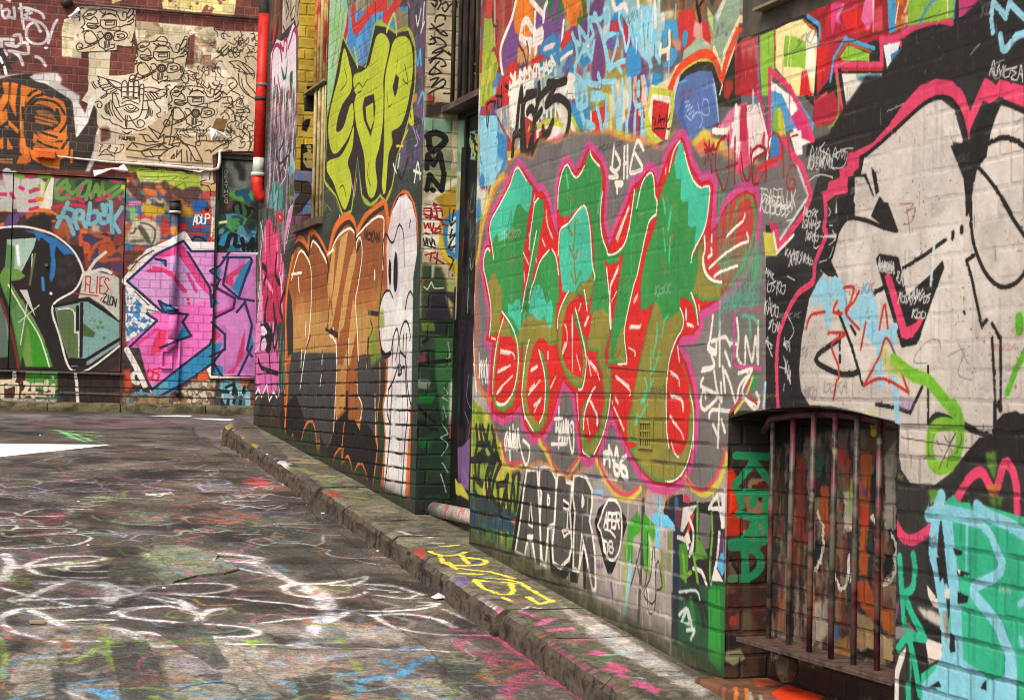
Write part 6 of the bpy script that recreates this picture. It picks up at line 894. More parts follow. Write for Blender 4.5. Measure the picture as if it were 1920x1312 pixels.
    c.patch('1380,80 1800,80 1780,640 1500,640 1420,560', ['#4a4c44', '#5a5c54', '#34362f', '#44463c'], .15, 43, soft=6); c.multi('#7a7c70', 26, '1420,140 1500,240 1560,340;1700,150 1640,280 1660,360;1540,380 1600,400', soft=12, op=.7); c.multi('#23251f', 20, '1540,140 1600,220 1600,300', soft=10); c.F('#4f9a34', '1420,500 1600,440 1740,500 1760,600 1640,640 1560,620 1440,560', soft=5); c.multi('#1f4a74', 18, '1540,510 1660,490;1620,500 1680,620', soft=3); c.F('#7a4a3c', '1380,600 1480,560 1460,700 1400,760', soft=8, op=.7)
    c.F('#3f7a4a', '1480,640 1700,640 1760,720 1700,860 1560,860 1480,760', soft=8, op=.6); c.S('#15150f', 7, '1480,700 1510,640 1560,650 1580,700 1590,780;'.strip(';')); c.S('#15150f', 7, '1560,640 1490,670 1490,760 1570,860 1660,830 1690,740 1660,690', soft=1); c.S('#15150f', 7, '1570,700 1590,780;'.strip(';')); c.S('#15150f', 7, '1650,680 1700,780 1710,700 1770,740', soft=1)
    c.patch('1250,800 1500,780 1800,880 1800,1100 1260,1100', ['#3f8a4a', '#2a3a2a', '#1c2a2c', '#4a8a90', '#28404a'], .1, 44, soft=4, sharp=6); c.F('#c8d88a', '1280,890 1400,870 1400,910 1290,925', soft=2); c.F('#2a84b0', '1280,1200 1320,1080 1440,1000 1400,1100 1360,1220', soft=3); c.patch('1400,1060 1780,1060 1780,1290 1400,1290', ['#2f6a84', '#3a8aa8', '#24444e', '#7a9aa0'], .08, 45, soft=3); c.multi('#14181c', 12, '1400,1220 1440,1080 1520,1080 1500,1200 1560,1220;1600,1120 1620,1260;1680,1260 1740,1120 1740,1270;1660,1200 1780,1190', soft=1.5)
    c.text('DEATH', '#8a8c84', 3, '@E5 1370,250', '@E5 1372,260', (0, -40), gap=0) if 0 else None
    for i, ch in enumerate('DEATHCO'): c.text(ch, '#8c8e86', 2.2, '1368,%d' % (250+65*i), '1410,%d' % (250+65*i), (0, -44), gap=.1)
    c.multi('#8c8e86', 2, '1340,150 1345,560;1400,820 1400,900;1420,880 1450,980', op=.8); c.F('#5f8a3a', '1260,600 1290,600 1280,900 1240,900', soft=4)
# ================================================================== smaller painted faces
REC_N, WIN_N, CEL_N = -.215, -.13, -.185
J1 = Canvas('recess_reveal_paint', -.24, .01, -.75, 3.3, .0025, m_cross(10.01), '#5c5a50', 3)
DP = Canvas('recess_door_paint', 8.7, 10.25, -.75, 3.3, .003, m_facade(REC_N), '#2a2a26', 4)
J2 = Canvas('window_reveal_paint', -.15, .01, 1.2, 3.5, .0025, m_cross(13.43), '#b09a3f', 5)
J3 = Canvas('cellar_reveal_paint', -.21, .01, -1.15, .12, .0022, m_cross(5.987), '#4a3028', 6)
CB = Canvas('cellar_board_paint', 4.7, 6.1, -1.2, .15, .0025, m_facade(CEL_N), '#4a3f34', 7)
GD = Canvas('ground_paint', 5.0, 19.0, -.05, 4.4, .0055, m_ground, '#57544e', 8)
def small_faces():
    c = J1; Q = '@P 770,-50 870,-50 870,1000 770,1000'
    c.patch(Q, ['#b5a88c', '#aa9c80', '#bfb298'], .15, 1, sharp=3); fr('C1'); K = '#2a2722'
    c.ws = .8
    c.multi(K, 4, '310,0 350,20 330,60 300,30;350,80 380,30 370,0;390,40 420,20 440,60 410,100 390,70;450,50 480,30 500,60 470,100;500,0 510,60;330,180 340,140 380,125 415,140 410,165;290,240 340,230 400,200;340,250 390,290 430,295 400,260 370,280;300,200 370,270;290,330 340,310 400,340 420,380 370,400;280,370 340,350 300,300;310,440 370,400 460,460 440,430;330,440 400,420 280,500;290,520 330,480 390,490 420,540 380,550;360,510 280,610 380,600 330,560;290,660 360,640 300,720 400,650 410,700 340,740;270,780 330,740 400,720;400,770 450,770', soft=1)
    c.F('#8a4a3c', '265,760 330,800 310,880 260,900', soft=6); c.F('#3f342c', '260,850 470,850 360,960 250,960', soft=5); c.multi(K, 4, '345,855 400,860;380,850 370,870')
    c.F('#7a9c84', '250,970 470,980 470,1100 240,1100', soft=5); c.patch('240,1080 470,1100 460,1400 230,1400', ['#8a9070', '#9a9a7a', '#7a8468'], .1, 2)
    c.S('#1f1d19', 15, '275,1110 300,1240 400,1180 410,1130 330,1090 265,1120', soft=1.5); 
    fr('C2'); c.F('#7f8a5c', '230,100 560,60 560,180 400,260 230,250', soft=8, op=.6); c.F('#cfc8b0', '230,330 430,180 560,120 560,160 300,340', soft=6)
    c.F('#a8862c', '330,320 540,190 540,420 440,460 400,740 530,880 530,1000 380,780 360,600 390,400', soft=4); c.F('#d8d2c0', '235,400 330,340 400,430 360,520 370,660 300,770 240,740', soft=4); c.F('#c9b02e', '380,520 420,640 440,760 530,860 530,900 400,800 360,700', soft=4)
    c.F('#3f7ca8', '400,500 460,440 530,420 500,470 440,560 430,700 520,800 500,830 420,760 395,640', soft=4); c.F('#d6d6c8', '470,470 550,450 530,760 470,740 430,640 440,540', soft=4)
    c.multi('#1f1d19', 13, '@C2 262,70 270,-40 315,40 370,-50 395,75;@C2 262,245 285,125 385,250 405,110', sm=0, soft=1.5); c.S('#1f1d19', 13, '@C2 310,245 314,249', soft=1.5)
    c.multi('#9a241f', 4, '320,355 345,370 325,385 318,360;240,400 300,400 290,460 240,440;300,400 310,460;320,400 380,400 390,460;340,410 350,470;250,470 300,480;310,470 390,500;330,460 400,520;240,520 250,560 270,520 280,560;290,520 300,580;320,520 310,600 370,540;330,560 380,570;330,600 375,590;250,600 280,610;250,780 330,760;300,760 290,830;320,800 400,850;350,760 340,850;390,530 430,540', soft=1); c.multi('#9a241f', 3, '235,420 390,420;240,450 390,490')
    c.multi(K, 3.5, '235,650 250,700 260,640 270,690;280,650 300,700 310,650;320,660 330,700;240,700 330,720;485,410 460,540 450,500;460,540 500,500;470,570 450,640 500,600 440,720 500,700 460,740;440,790 480,820 450,900;470,940 475,950;430,1020 480,1060', soft=1)
    c.F('#3c4a34', '220,850 380,880 430,1000 400,1312 210,1312', soft=8); c.F('#352b3a', '280,1100 530,1000 520,1312 260,1312', soft=10); c.F('#9aa090', '300,860 330,860 320,960 300,980', soft=4); c.F('#8a9a5a', '440,980 530,1000 520,1100 420,1080', soft=8); c.multi('#b8c0b0', 3, '240,1040 270,1060 300,1000 320,1050 400,1050'); c.F('#a8a060', '410,1100 480,1180 470,1312 440,1200', soft=5); c.F('#8a4a34', '210,980 240,980 240,1020 210,1020', soft=5)
    fr('C3'); c.patch('60,-10 400,-10 400,1300 60,1300', ['#1f2a22', '#28332a', '#20261f'], .1, 33); c.patch('100,0 340,0 320,980 90,980', ['#2a3a28', '#1f3a24', '#233028', '#2c4430'], .1, 3); c.F('#3f4a34', '110,60 240,80 240,160 110,150', soft=4); c.F('#6a7a34', '140,0 210,10 220,60 150,60', soft=4); c.F('#3a6a3c', '220,80 320,100 310,500 260,560 220,300', soft=5); c.F('#1a6a2c', '120,400 230,400 200,460 120,450', soft=5); c.F('#7a8a78', '120,320 200,330 180,380 120,370', soft=5); c.F('#14542a', '130,640 200,640 190,700 130,700', soft=6); c.multi('#131a14', 9, '120,240 300,220;120,470 220,560;130,560 230,600;180,100 160,120', soft=3); c.F('#7d3f50', '120,190 170,180 170,230 120,230', soft=5); c.multi('#8f9c94', 3, '290,120 300,200 280,210;270,370 290,400 260,420 290,440;265,470 280,530;260,570 290,620 250,640 290,680 255,740;260,780 290,830;250,840 270,900 280,940'); c.F('#b8c0b0', '300,340 330,300 320,500 295,600', soft=5); c.S('#a83a50', 4, '320,440 300,640', soft=3)
    c = DP; c.ws = .8; fr('C1'); c.patch('@P 850,-40 915,-40 900,1000 840,1000', ['#24231f', '#1e1e1a', '#2c2a26'], .1, 4)
    c.patch('460,-20 740,-20 740,800 460,900', ['#3c362c', '#5a4f40', '#2f2a24', '#6a5a48'], .08, 5, stretch=4)
    c.multi('#e8e6e0', 4, '575,480 590,520 570,560 590,600;630,470 645,500 620,560 640,630;690,500 700,560 695,610;625,680 635,710', soft=1); c.F('#6e8c78', '470,980 590,990 580,1400 465,1400', soft=2)
    c.F('#8aa88c', '520,1010 580,1020 575,1312 540,1312', soft=5); c.patch('610,1080 720,1060 705,1312 600,1312', ['#a8b85a', '#3a3a34', '#8aa0a0'], .05, 6, soft=1, sharp=8); c.multi('#1c1c18', 6, '620,1100 650,1120;660,1080 700,1110;640,1150 680,1200 700,1150;650,1230 690,1290', soft=1)
    fr('C2'); c.F('#6e8c78', '465,-60 580,-60 560,120 460,200', soft=4); c.patch('440,100 560,100 520,1312 400,1312', ['#8a9a7a', '#a8a07a', '#b8b49c'], .1, 7, soft=3); c.F('#3f7ca8', '480,440 560,400 530,820 480,780', soft=5); c.F('#c8a82c', '470,800 530,860 520,980 460,920', soft=4); c.F('#3a2a3c', '430,1060 520,1040 510,1312 430,1312', soft=5)
    c.F('#161613', '565,-100 620,-100 575,1400 520,1400', soft=2); c.patch('600,0 710,0 650,1312 560,1312', ['#20221f', '#2c3a30', '#3a2f34', '#1c1c1c'], .06, 8, stretch=2, soft=1); c.multi('#54705c', 4, '640,200 610,400 640,420 650,260;620,480 610,700;630,750 610,880 650,800;600,950 590,1200;640,560 620,640', soft=1.5); c.multi('#7a3c50', 5, '600,330 590,500;580,640 570,800', soft=3); c.multi('#9fb0b8', 3, '610,800 620,900 640,850;600,1050 590,1250', soft=1)
    fr('C3'); c.patch('240,0 340,0 310,980 230,980', ['#2c5a34', '#24462c', '#3a6a40'], .1, 9); c.F('#141412', '335,0 380,0 360,980 300,980', soft=2); c.patch('360,0 440,0 420,980 350,980', ['#221c26', '#3a2438', '#1c1c20', '#2c3430'], .06, 10, stretch=3, soft=2); c.F('#7a5a86', '355,700 410,640 400,930 360,920', soft=5); c.F('#b8b04a', '340,860 400,960 400,985 345,950', soft=3); c.multi('#8f8a94', 2.5, '400,300 390,420 410,480;380,500 400,560;390,640 400,720;370,820 395,880 380,910', soft=1); c.multi('#b0306a', 5, '410,560 400,640', soft=3)
    c = J2; fr('C4'); c.patch('@P 540,-40 620,-40 610,460 540,460', ['#bb9f3c', '#b3983a', '#c4aa48', '#a88e34'], .15, 11, sharp=4); c.F('#141210', '590,1180 640,1170 630,1230 600,1300 555,1280 560,1220', soft=2); c.F('#141210', '600,850 700,850 710,920 640,930 610,900', soft=1)
    fr('C5'); c.F('#17140f', '545,110 680,110 670,375 540,370', soft=1); c.F('#a8965a', '600,125 640,120 650,180 620,190', sm=1, soft=1); c.F('#9a8a54', '570,200 620,180 660,200 665,350 600,340 565,280', soft=1); c.F('#17140f', '580,250 600,240 600,290', soft=1); c.patch('480,370 680,370 660,800 470,800', ['#6a78a0', '#7a7aa8', '#5f86b0', '#8a7a80'], .06, 12, soft=2); c.S('#43362c', 22, '490,520 590,525 600,600 500,740', sm=0, soft=2); c.patch('450,800 700,790 660,1000 440,1000', ['#6a4048', '#4a3c3c', '#7a5a6a'], .06, 13)
    c = J3; c.ws = 1; fr('D1'); c.patch('@P 1340,740 1460,740 1460,1320 1330,1320', ['#46302a', '#4f3a30', '#382a26', '#5a3a2f', '#2f2622'], .09, 14, sharp=4)
    c.F('#35302c', '170,60 560,60 540,420 160,400', soft=6); c.F('#b0351c', '150,560 190,540 260,640 250,800 280,940 300,1080 240,1160 140,1160 130,900', soft=6); c.F('#d83a18', '160,580 220,640 230,900 150,960', soft=8); c.patch('280,640 540,640 540,1300 280,1300', ['#5a2420', '#3f2a26', '#6a3c30', '#8a7058'], .06, 15, soft=5); c.F('#8a6a50', '280,800 350,800 400,920 340,940', soft=5)
    TG = '#2a8a5c'; c.multi(TG, 15, '230,440 540,450;370,470 540,680;380,500 220,700;240,760 500,770;400,770 380,860;260,780 280,880 ;490,770 500,980;250,950 520,1020;400,1000 330,1150 180,1200;400,1060 440,1200 500,1160 490,1050;200,1240 330,1200 420,1230', soft=1.5)
    fr('D2'); c.multi(TG, 16, '180,20 340,30 420,100 420,200 340,270 180,290;290,40 300,200 320,700', soft=1.5); c.F('#7a6a54', '150,120 250,180 240,300 170,340', soft=8, op=.6); c.multi('#2c2620', 8, '150,80 240,240', soft=2); c.patch('100,330 500,330 480,780 100,780', ['#4f2a26', '#6a4a3a', '#7a3f38', '#3f3028'], .06, 16, soft=4, op=.8); c.F('#a83c38', '170,600 230,600 230,680 160,680', soft=6); c.F('#8a8a6a', '120,900 260,880 300,960 200,1020 130,980', soft=6); c.F('#2a2420', '100,770 300,770 300,860 100,860', soft=5)
    c = CB; c.ws = 1; c.patch('@P 1380,740 1720,740 1720,1330 1360,1330', ['#4a3a30', '#2f2a26', '#7a6a58', '#6a4a38', '#3a3a38', '#8a7a68'], .06, 17, sharp=6, stretch=2.5)
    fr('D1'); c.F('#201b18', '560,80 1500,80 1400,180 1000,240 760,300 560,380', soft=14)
    cols = ['#8a5a3c', '#b0602c', '#a89a84', '#5a2f2c', '#3a5a4c', '#2f3438', '#b8552c', '#8a8070', '#6a3040', '#9a3a30']
    r = np.random.default_rng(3)
    for i in range(200):
        x = 580+r.random()*1060; y = 330+r.random()*1500; L = 60+r.random()*300
        c.S(cols[r.integers(len(cols))], 4+r.random()*14, '%f,%f %f,%f' % (x, y, x+r.normal()*14, y+L), soft=4+r.random()*8, op=.35+.4*r.random())
    c.F('#b3602c', '1330,400 1420,400 1420,700 1380,1312 1320,1312', soft=6); c.F('#a8552a', '980,720 1050,700 1040,1200 960,980', soft=5); c.F('#3f6a5a', '940,400 1010,420 980,620 930,640', soft=6); c.F('#c0b49c', '1180,760 1270,760 1260,1100 1180,1100', soft=5); c.F('#8a3a30', '760,400 840,440 830,1200 760,1200', soft=8); c.F('#c8482c', '1330,900 1400,900 1390,1050 1330,1050', soft=5); c.F('#a8a090', '1540,440 1640,300 1640,1100 1540,1080', soft=6); c.F('#8a4a78', '1340,700 1400,740 1380,800 1340,800', soft=5); c.F('#c84a50', '1140,360 1200,400 1160,560 1130,520', soft=4); c.F('#9ac83a', '1240,640 1255,660 1230,900 1215,900', soft=3); c.F('#c8b83a', '1410,180 1470,170 1470,260 1420,260', soft=4)
    c.multi('#d8d0bc', 9, '950,940 1000,1080 990,1312;1430,980 1470,1060 1460,1200;1600,1140 1640,1200 1640,1312', soft=2)
    fr('D2'); c.multi('#d8d0bc', 10, '960,0 940,120 890,220;1060,260 1110,380 1160,300 1180,100;1190,300 1200,260;1480,340 1560,240 1560,100', soft=2); c.F('#24282c', '900,0 960,0 900,180 840,160', soft=5); c.F('#202428', '1480,80 1550,100 1530,240 1460,300', soft=5); c.F('#b8602c', '1260,80 1350,60 1330,260 1260,260', soft=5); c.F('#b0582a', '1240,320 1330,300 1440,600 1360,640 1250,480', soft=5); c.F('#a88c60', '1240,560 1380,640 1380,950 1240,880', soft=5); c.F('#b09a70', '1450,760 1560,800 1540,1000 1440,980', soft=5); c.F('#a89c88', '880,500 1000,460 1000,780 880,820', soft=8); c.F('#a87848', '1060,780 1180,780 1180,950 1060,950', soft=6); c.F('#c0682c', '1450,540 1550,540 1540,760 1450,700', soft=5); c.F('#241f1c', '1280,900 1400,860 1400,960 1280,960', soft=5); c.F('#3a78a8', '1060,700 1100,700 1080,820 1060,820', soft=4)
    c.im *= .95
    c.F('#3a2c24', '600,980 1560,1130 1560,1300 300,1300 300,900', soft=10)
def ground_paint():
    c = GD
    c.patch('@P -400,770 500,770 1800,1500 -900,1500', ['#57524a', '#4c4841', '#615b51', '#46423c', '#5a5146'], .4, 1, sharp=3)
    # worn grey slabs showing near the camera
    fr('G2'); c.patch('-600,500 700,560 1400,600 1920,520 2500,620 2900,1300 -900,1300', ['#8a8276', '#7a7268', '#4f4c46', '#968d80', '#55504a'], .14, 2, soft=12, sharp=5, op=.9)
    fr('G3'); c.patch('-100,480 900,600 1500,800 1900,1000 1900,1400 -300,1400', ['#857d71', '#6f685e', '#55504a', '#8f867a'], .12, 3, soft=14, op=.8)
    # pavement strip and gutter
    c.patch('@P 415,795 480,775 800,955 1290,1260 1500,1400 1200,1400 620,930', ['#615b4c', '#6e6856', '#4f4b40', '#6a6a50', '#746c5e', '#5c5a44'], .07, 4, soft=1, sharp=6); fr('G3')
    c.patch('420,0 700,120 1000,380 1350,760 1750,1312 1500,1312 1100,760 780,420 420,150', ['#5c5046', '#4f463e', '#685a4e'], .15, 5, soft=10, op=.7)
    c.patch('@G1 1340,150 1520,130 1640,260 2300,640 2100,640 1500,290 1380,240', ['#6a5c58', '#5f5450', '#75676a'], .2, 6, soft=5, op=.8); c.S('#2c2926', 3, '@G1 1340,150 1345,200 1500,290 1640,390;'.strip(';'), soft=2, op=.7)
    c.S('#2c2825', 3, '@A5 680,700 800,860 960,960 1100,1080 1300,1140', soft=2, op=.6)
    fr('G1')
    def fuzz(col, w, g, op=.8): c.multi(col, w, g, soft=w*.6, op=op)
    # far zone
    c.patch('0,60 1700,60 1600,120 0,130', ['#6a6562', '#5f5a58', '#726a6a'], .4, 7, soft=4); c.patch('100,100 1300,90 1200,160 200,160', ['#6a4f4f', '#6a5a58', '#7a5a58'], .3, 8, soft=8, op=.7)
    c.multi('#f0efee', 2.2, '', soft=1) if 0 else None
    c.multi('#7ac070', 9, '350,170 680,186;420,190 720,210;400,170 560,240;520,200 640,245;560,230 700,212;470,215 600,250;380,168 520,200', soft=3); fuzz('#7fae6e', 5, '280,163 680,185;520,250 720,240', .7)
    fuzz('#8f8c8c', 5, '0,240 160,225;640,240 770,280;740,210 800,215;1200,240 1400,250;1060,220 1230,200;640,300 830,310;500,300 900,300;380,420 480,460;300,465 560,470;350,480 700,500;420,430 440,460 620,480;200,400 500,340 760,350', .7)
    fuzz('#b4b2b0', 5, '1030,455 1240,440 1500,450;1200,448 1230,440;1270,490 1340,492;1370,480 1450,490;340,465 700,440;410,490 540,485', .75); fuzz('#a89a50', 5, '1450,470 1560,475;0,430 60,420;1140,330 1290,320', .5); fuzz('#6f4a40', 8, '760,400 1000,420;860,410 960,460', .6)
    # purple outlines
    fuzz('#a79cc4', 7, '0,540 40,565 200,560 300,580 320,590 240,605 0,615;30,515 180,510 290,530 240,550;300,525 500,515;480,525 520,510 640,510 670,525 560,535 480,520;700,545 940,545;620,575 700,570 690,540 560,535;780,515 1000,510 1100,515 1090,530 980,545 1060,570 1210,585;1100,515 1480,508 1590,530 1540,545 1390,550 1380,570 1420,590;1430,560 1700,570 1750,585 1600,600 1400,595;300,605 900,590 1200,590;700,575 780,590', .85)
    fuzz('#b04a5a', 8, '1680,570 1740,575;400,600 1000,585;1100,560 1400,540;760,560 900,570', .6); c.F('#9a3f3f', '1660,510 1760,495 1850,520 1860,550 1760,565 1690,535', soft=8, op=.85); fuzz('#9a3f3f', 10, '1780,560 1900,590;1860,480 1910,500', .8)
    fuzz('#cfcccc', 6, '600,635 900,640 1200,650;640,660 800,655;1000,608 1190,615;1020,605 1100,625 1180,600', .8); c.scrib('#d8d6d4', 5, '1010,620', '1190,615', 3, 8, 1, op=.7)
    fuzz('#d0cdca', 6, '1580,610 1650,630 1780,625 1900,610;1640,640 1720,630 1800,640;1800,640 1860,615;1530,665 1700,660 1860,655;1550,680 1640,690 1780,700 1900,690;1700,700 1860,720;1620,720 1700,700', .85); fuzz('#8f93c0', 7, '1700,680 1900,670;1800,740 2000,750;1850,770 2050,760', .6)
    # red / white bubble outlines at left
    fuzz('#e0dcd8', 8, '0,735 100,740 140,765 180,740 300,712 450,715 640,720;120,765 250,770 440,765;0,780 100,775;0,830 120,830 80,860 0,860;270,830 400,835 490,815 460,800;90,850 250,845 480,850 520,870 400,885 60,905 20,885;60,905 200,905 440,890 600,900 620,930 500,965 300,980 100,990 0,985;540,890 640,880;0,940 80,930', .85)
    fuzz('#b43f5c', 12, '370,750 450,735;300,760 420,760;0,795 200,795 420,780;330,820 370,810;100,870 420,860;180,920 240,915;470,915 510,920;0,745 60,750;0,915 20,915;330,800 430,790', .85); fuzz('#b05a44', 10, '480,730 620,730;700,745 800,735;860,715 1000,720;1210,690 1500,670;1220,720 1600,700;1300,740 1500,760;1250,760 1560,800;1600,740 1780,775;1500,720 1700,750;1540,830 1680,790;1240,780 1320,810;1230,860 1330,880;1460,870 1550,880;1300,920 1400,900', .8)
    fuzz('#5f9a80', 9, '560,880 700,885 860,880;600,900 800,890;150,945 300,935 370,945;170,955 260,965;850,740 1000,760;980,770 1200,775;780,805 930,825 1090,815 1250,815;1000,820 1140,835;1090,830 1240,840;1050,790 1180,800;600,870 680,880;100,930 240,960', .8)
    fuzz('#c8d0c8', 5, '1330,850 1450,875 1600,865;1340,880 1480,860;1620,890 1800,890;1730,830 1840,830;1700,928 1780,928;500,700 700,690;640,760 700,800;560,650 760,640', .7)
    # middle zone right of it (A5)
    fr('A5'); fuzz('#d0cecb', 6, '180,680 250,690 400,680 620,700 700,715;220,690 330,680;130,740 200,720 400,730;130,740 300,760 450,780 570,745;440,790 560,770;0,730 100,720', .8); fuzz('#8884b4', 8, '430,800 560,800 690,830;600,795 680,800;460,820 600,825;0,580 180,590 190,610;0,650 340,655', .6)
    c.F('#9a3c3c', '270,570 400,560 450,600 400,630 300,610', soft=8, op=.8); fuzz('#9a3c3c', 10, '430,590 560,650;480,540 560,600', .7); fuzz('#a8563c', 12, '0,800 200,800;60,830 260,850;100,860 380,820;0,860 200,880', .7)
    fuzz('#6fa890', 6, '370,890 560,880 800,885;400,1030 560,1000 740,1000;560,960 480,970 500,940;640,920 800,950;740,1070 830,1065;560,990 720,1020 800,1040', .7); fuzz('#c0beb8', 5, '800,960 940,960;820,960 820,1010 760,1030;280,990 380,990;200,950 400,950', .7); fuzz('#a84650', 8, '940,1120 1000,1100;830,1230 880,1220;1180,1120 1260,1125;300,1230 400,1260', .6); fuzz('#d0cec8', 5, '1050,1130 1210,1160;1160,1105 1240,1110', .7)
    # big white letters in the foreground
    fr('G2'); W_ = '#cfccc9'
    def fat(g, w=16, op=.85): c.multi(W_, w*1.7, g, soft=w*1.3, op=op*.5); c.multi('#e0ddda', w*1.05, g, soft=w*.35, op=min(op*1.1, 1))
    fat('30,120 60,180 20,270;70,200 200,190 400,170', 20, .75); fat('60,185 300,180 500,170 610,145 520,130 300,140 170,175 160,200 260,240 420,255 620,258;160,190 100,185', 12); fat('620,215 480,220 390,210 400,190 560,185;330,200 370,215', 11)
    fat('0,310 120,345 300,385 410,415', 11); fat('400,275 300,310 130,385;250,290 400,280', 15); fat('110,385 300,380 600,372 900,350 1200,345 1350,320 1330,295 1100,290 900,300 800,340', 12); fat('500,280 640,320 650,370 590,420;520,290 600,300', 26, .7); fat('600,280 800,350 960,390 1060,410 1150,465;920,360 1050,390 1120,430', 13); fat('640,370 820,345 1000,350 1300,370 1600,400 1920,432', 11)
    fat('700,430 500,420 250,430 100,440 10,490 60,560 200,600 290,620;20,480 100,455', 12); fat('190,445 300,500 500,610 540,620 300,625', 20); fat('320,510 460,495 660,500', 11); fat('930,420 760,440 700,470 800,495 1000,512 1200,525 1450,545 1500,580 1400,600 1100,600 820,570', 14); fat('640,465 760,430 960,420 1100,440', 11); fat('1140,510 1200,450 1280,435', 16); fat('600,540 720,560 830,620 900,650 1180,640', 22, .6)
    fat('1280,115 1400,125 1510,145 1420,160 1300,155;1480,170 1560,210 1700,285;1440,160 1520,190', 20, .7); fat('1090,170 1300,190 1500,225 1570,245', 9); fat('1920,290 1740,295 1650,320 1720,355 1920,375;1640,310 1700,290', 12); fat('1820,320 1870,380 1880,420;1780,330 1860,350', 24, .6); fat('1920,460 1820,540 1760,640', 18); fat('1510,515 1700,495 1920,480', 9); fat('1330,635 1500,640 1920,655', 9); fat('850,130 960,200 1070,255', 12)
    fat('540,290 620,290;440,275 380,265', 14, .5)
    fr('G3'); fat('0,370 200,385 360,370 400,350;0,300 180,300 330,270 405,258 370,290 300,310 200,310;405,300 600,320 740,365', 10); fat('60,320 150,370 190,450;70,350 170,400', 28, .65); fat('0,435 200,455 500,465 700,455 820,430;0,510 200,490 380,455', 9); fat('280,480 120,560 20,670;200,490 150,540', 18); fat('450,490 600,480 780,500 940,555;450,490 560,550 760,600 1000,610 1180,605', 12); fat('420,330 600,340 560,350;480,370 640,390 700,370;700,430 840,420 740,410', 8, .7); fat('0,680 300,685 600,690 900,710', 9); fat('870,455 1000,510 1130,560 1200,580', 9, .6)
    # crimson
    fuzz('#b0486c', 20, '920,560 1000,590 1100,600;960,660 1020,630 1150,620 1300,660 1440,670;960,650 1000,700 1130,740 1200,810 1400,800 1700,860;1190,760 1400,780 1600,800;1400,820 1300,880 1240,940 1290,1000;1240,960 1400,880 1560,910 1700,970 1900,990;1540,840 1700,850;1450,630 1250,600 1180,580;1100,700 1300,710', .8); fuzz('#b0486c', 9, '1420,540 1500,560;1340,480 1460,500', .6)
    # green, orange, blue chalk
    fr('G2'); fuzz('#8fb04a', 14, '0,610 30,700 20,830;560,615 640,610 620,680 670,790;620,620 440,740 360,740;800,620 840,700 850,770;1180,610 1220,700 1240,760;1200,790 960,790 860,795;1430,615 1470,650 1500,770;1440,620 1600,640;900,860 890,960;1150,850 1160,930;1760,710 1900,720;1100,950 1250,930;440,730 560,670', .75)
    fuzz('#5a9cc8', 14, '380,880 560,850 760,830 900,850 940,880 800,900 690,910 520,905 340,920;520,900 640,966;570,905 720,966;640,910 600,966;60,960 240,940;1000,880 1200,860 1500,850 1680,870 1740,900 1700,915;1060,950 1300,960 1560,950;1800,715 1920,712', .8); fuzz('#b88f40', 9, '960,690 1300,680 1640,690;860,750 940,770;1280,710 1300,740 1380,750 1460,740;1380,790 1600,780 1870,765;1440,780 1480,830;1160,410 1260,415 1400,410;1120,380 1180,410;1720,800 1800,790', .7)
    fuzz('#a83f3a', 12, '80,700 140,760 60,790 120,830;470,740 540,745;20,540 60,560;0,890 60,900;1000,670 1060,670', .7); fuzz('#c04a78', 12, '400,345 530,345;800,360 960,345 1100,330;1340,155 1400,155', .6); fuzz('#3a3836', 22, '330,700 340,840 370,966;860,690 940,830 960,966;1200,640 1280,740;1580,560 1640,640;780,880 900,960;580,760 480,800;1100,640 1000,640', .55); fuzz('#4a5a50', 30, '700,650 760,780;900,540 1140,560;1700,620 1900,610;380,640 560,650', .4)
    fuzz('#7d5a48', 10, '0,340 200,330;80,210 240,200;0,130 500,110;1250,640 1330,720', .5); fuzz('#30302e', 18, '380,830 1900,700;'.strip(';'), .0)
    fr('G3'); fuzz('#5a9cc8', 18, '500,760 640,830 600,850 400,870 350,960;800,740 700,780 620,840;200,840 330,830;350,870 560,860 640,840;730,910 840,980 900,990;620,960 660,998;80,735 280,730;600,690 720,685;740,940 860,935', .85); fuzz('#8fb04a', 14, '250,630 300,720 370,820;160,660 280,640;40,740 20,720', .7); fuzz('#b88f40', 8, '0,790 130,790;150,870 220,820;380,595 430,600', .7); fuzz('#5f4f3c', 12, '310,600 360,555 440,550 490,610 500,680;530,560 600,680', .7); fuzz('#4a5850', 30, '170,540 300,640;780,790 1080,790;0,640 200,630', .5); c.patch('860,830 1080,830 1180,980 1000,990 900,900', ['#45423c', '#4c4943'], .2, 9, soft=8, op=.8); fuzz('#3a3834', 16, '0,870 300,890 520,920 760,930;100,980 500,930;0,780 400,740', .6)
    c.patch('@G2 615,250 640,190 760,160 860,150 900,78 1060,75 1270,130 1390,215 1150,250 1000,290 890,300', ['#6a7558', '#75806a', '#5f6650', '#7a7664'], .07, 14, soft=2, op=.9)
    for q in ('@G2 1370,510 1640,520 1760,560 1900,600 1640,610 1500,560', '@G3 200,530 560,560 640,640 500,680 340,660', '@G2 1240,640 1900,690 1920,760 1500,900 1300,860', '@G2 940,700 1200,640 1280,780 1000,860', '@G2 80,700 330,660 340,840 60,860', '@G3 540,880 900,860 980,960 700,1010', '@G2 230,540 640,520 560,620 300,610', '@G2 1000,880 1400,860 1500,980 1040,990'):
        c.patch(q, ['#968d80', '#877e72', '#a59b8c'], .05, 15, soft=3, op=.8)
    for q in ('@G2 640,640 860,620 960,840 900,960 700,960', '@G2 860,540 1160,500 1260,640 1340,780 1250,790', '@G3 820,780 1080,800 1200,960 1000,1000 860,900', '@G3 0,860 160,900 180,998 0,998', '@G2 300,780 380,770 400,966 320,966', '@G2 1700,840 1920,820 1920,966 1760,966'):
        c.patch(q, ['#3f3c37', '#484540', '#46504a'], .06, 16, soft=3, op=.8)
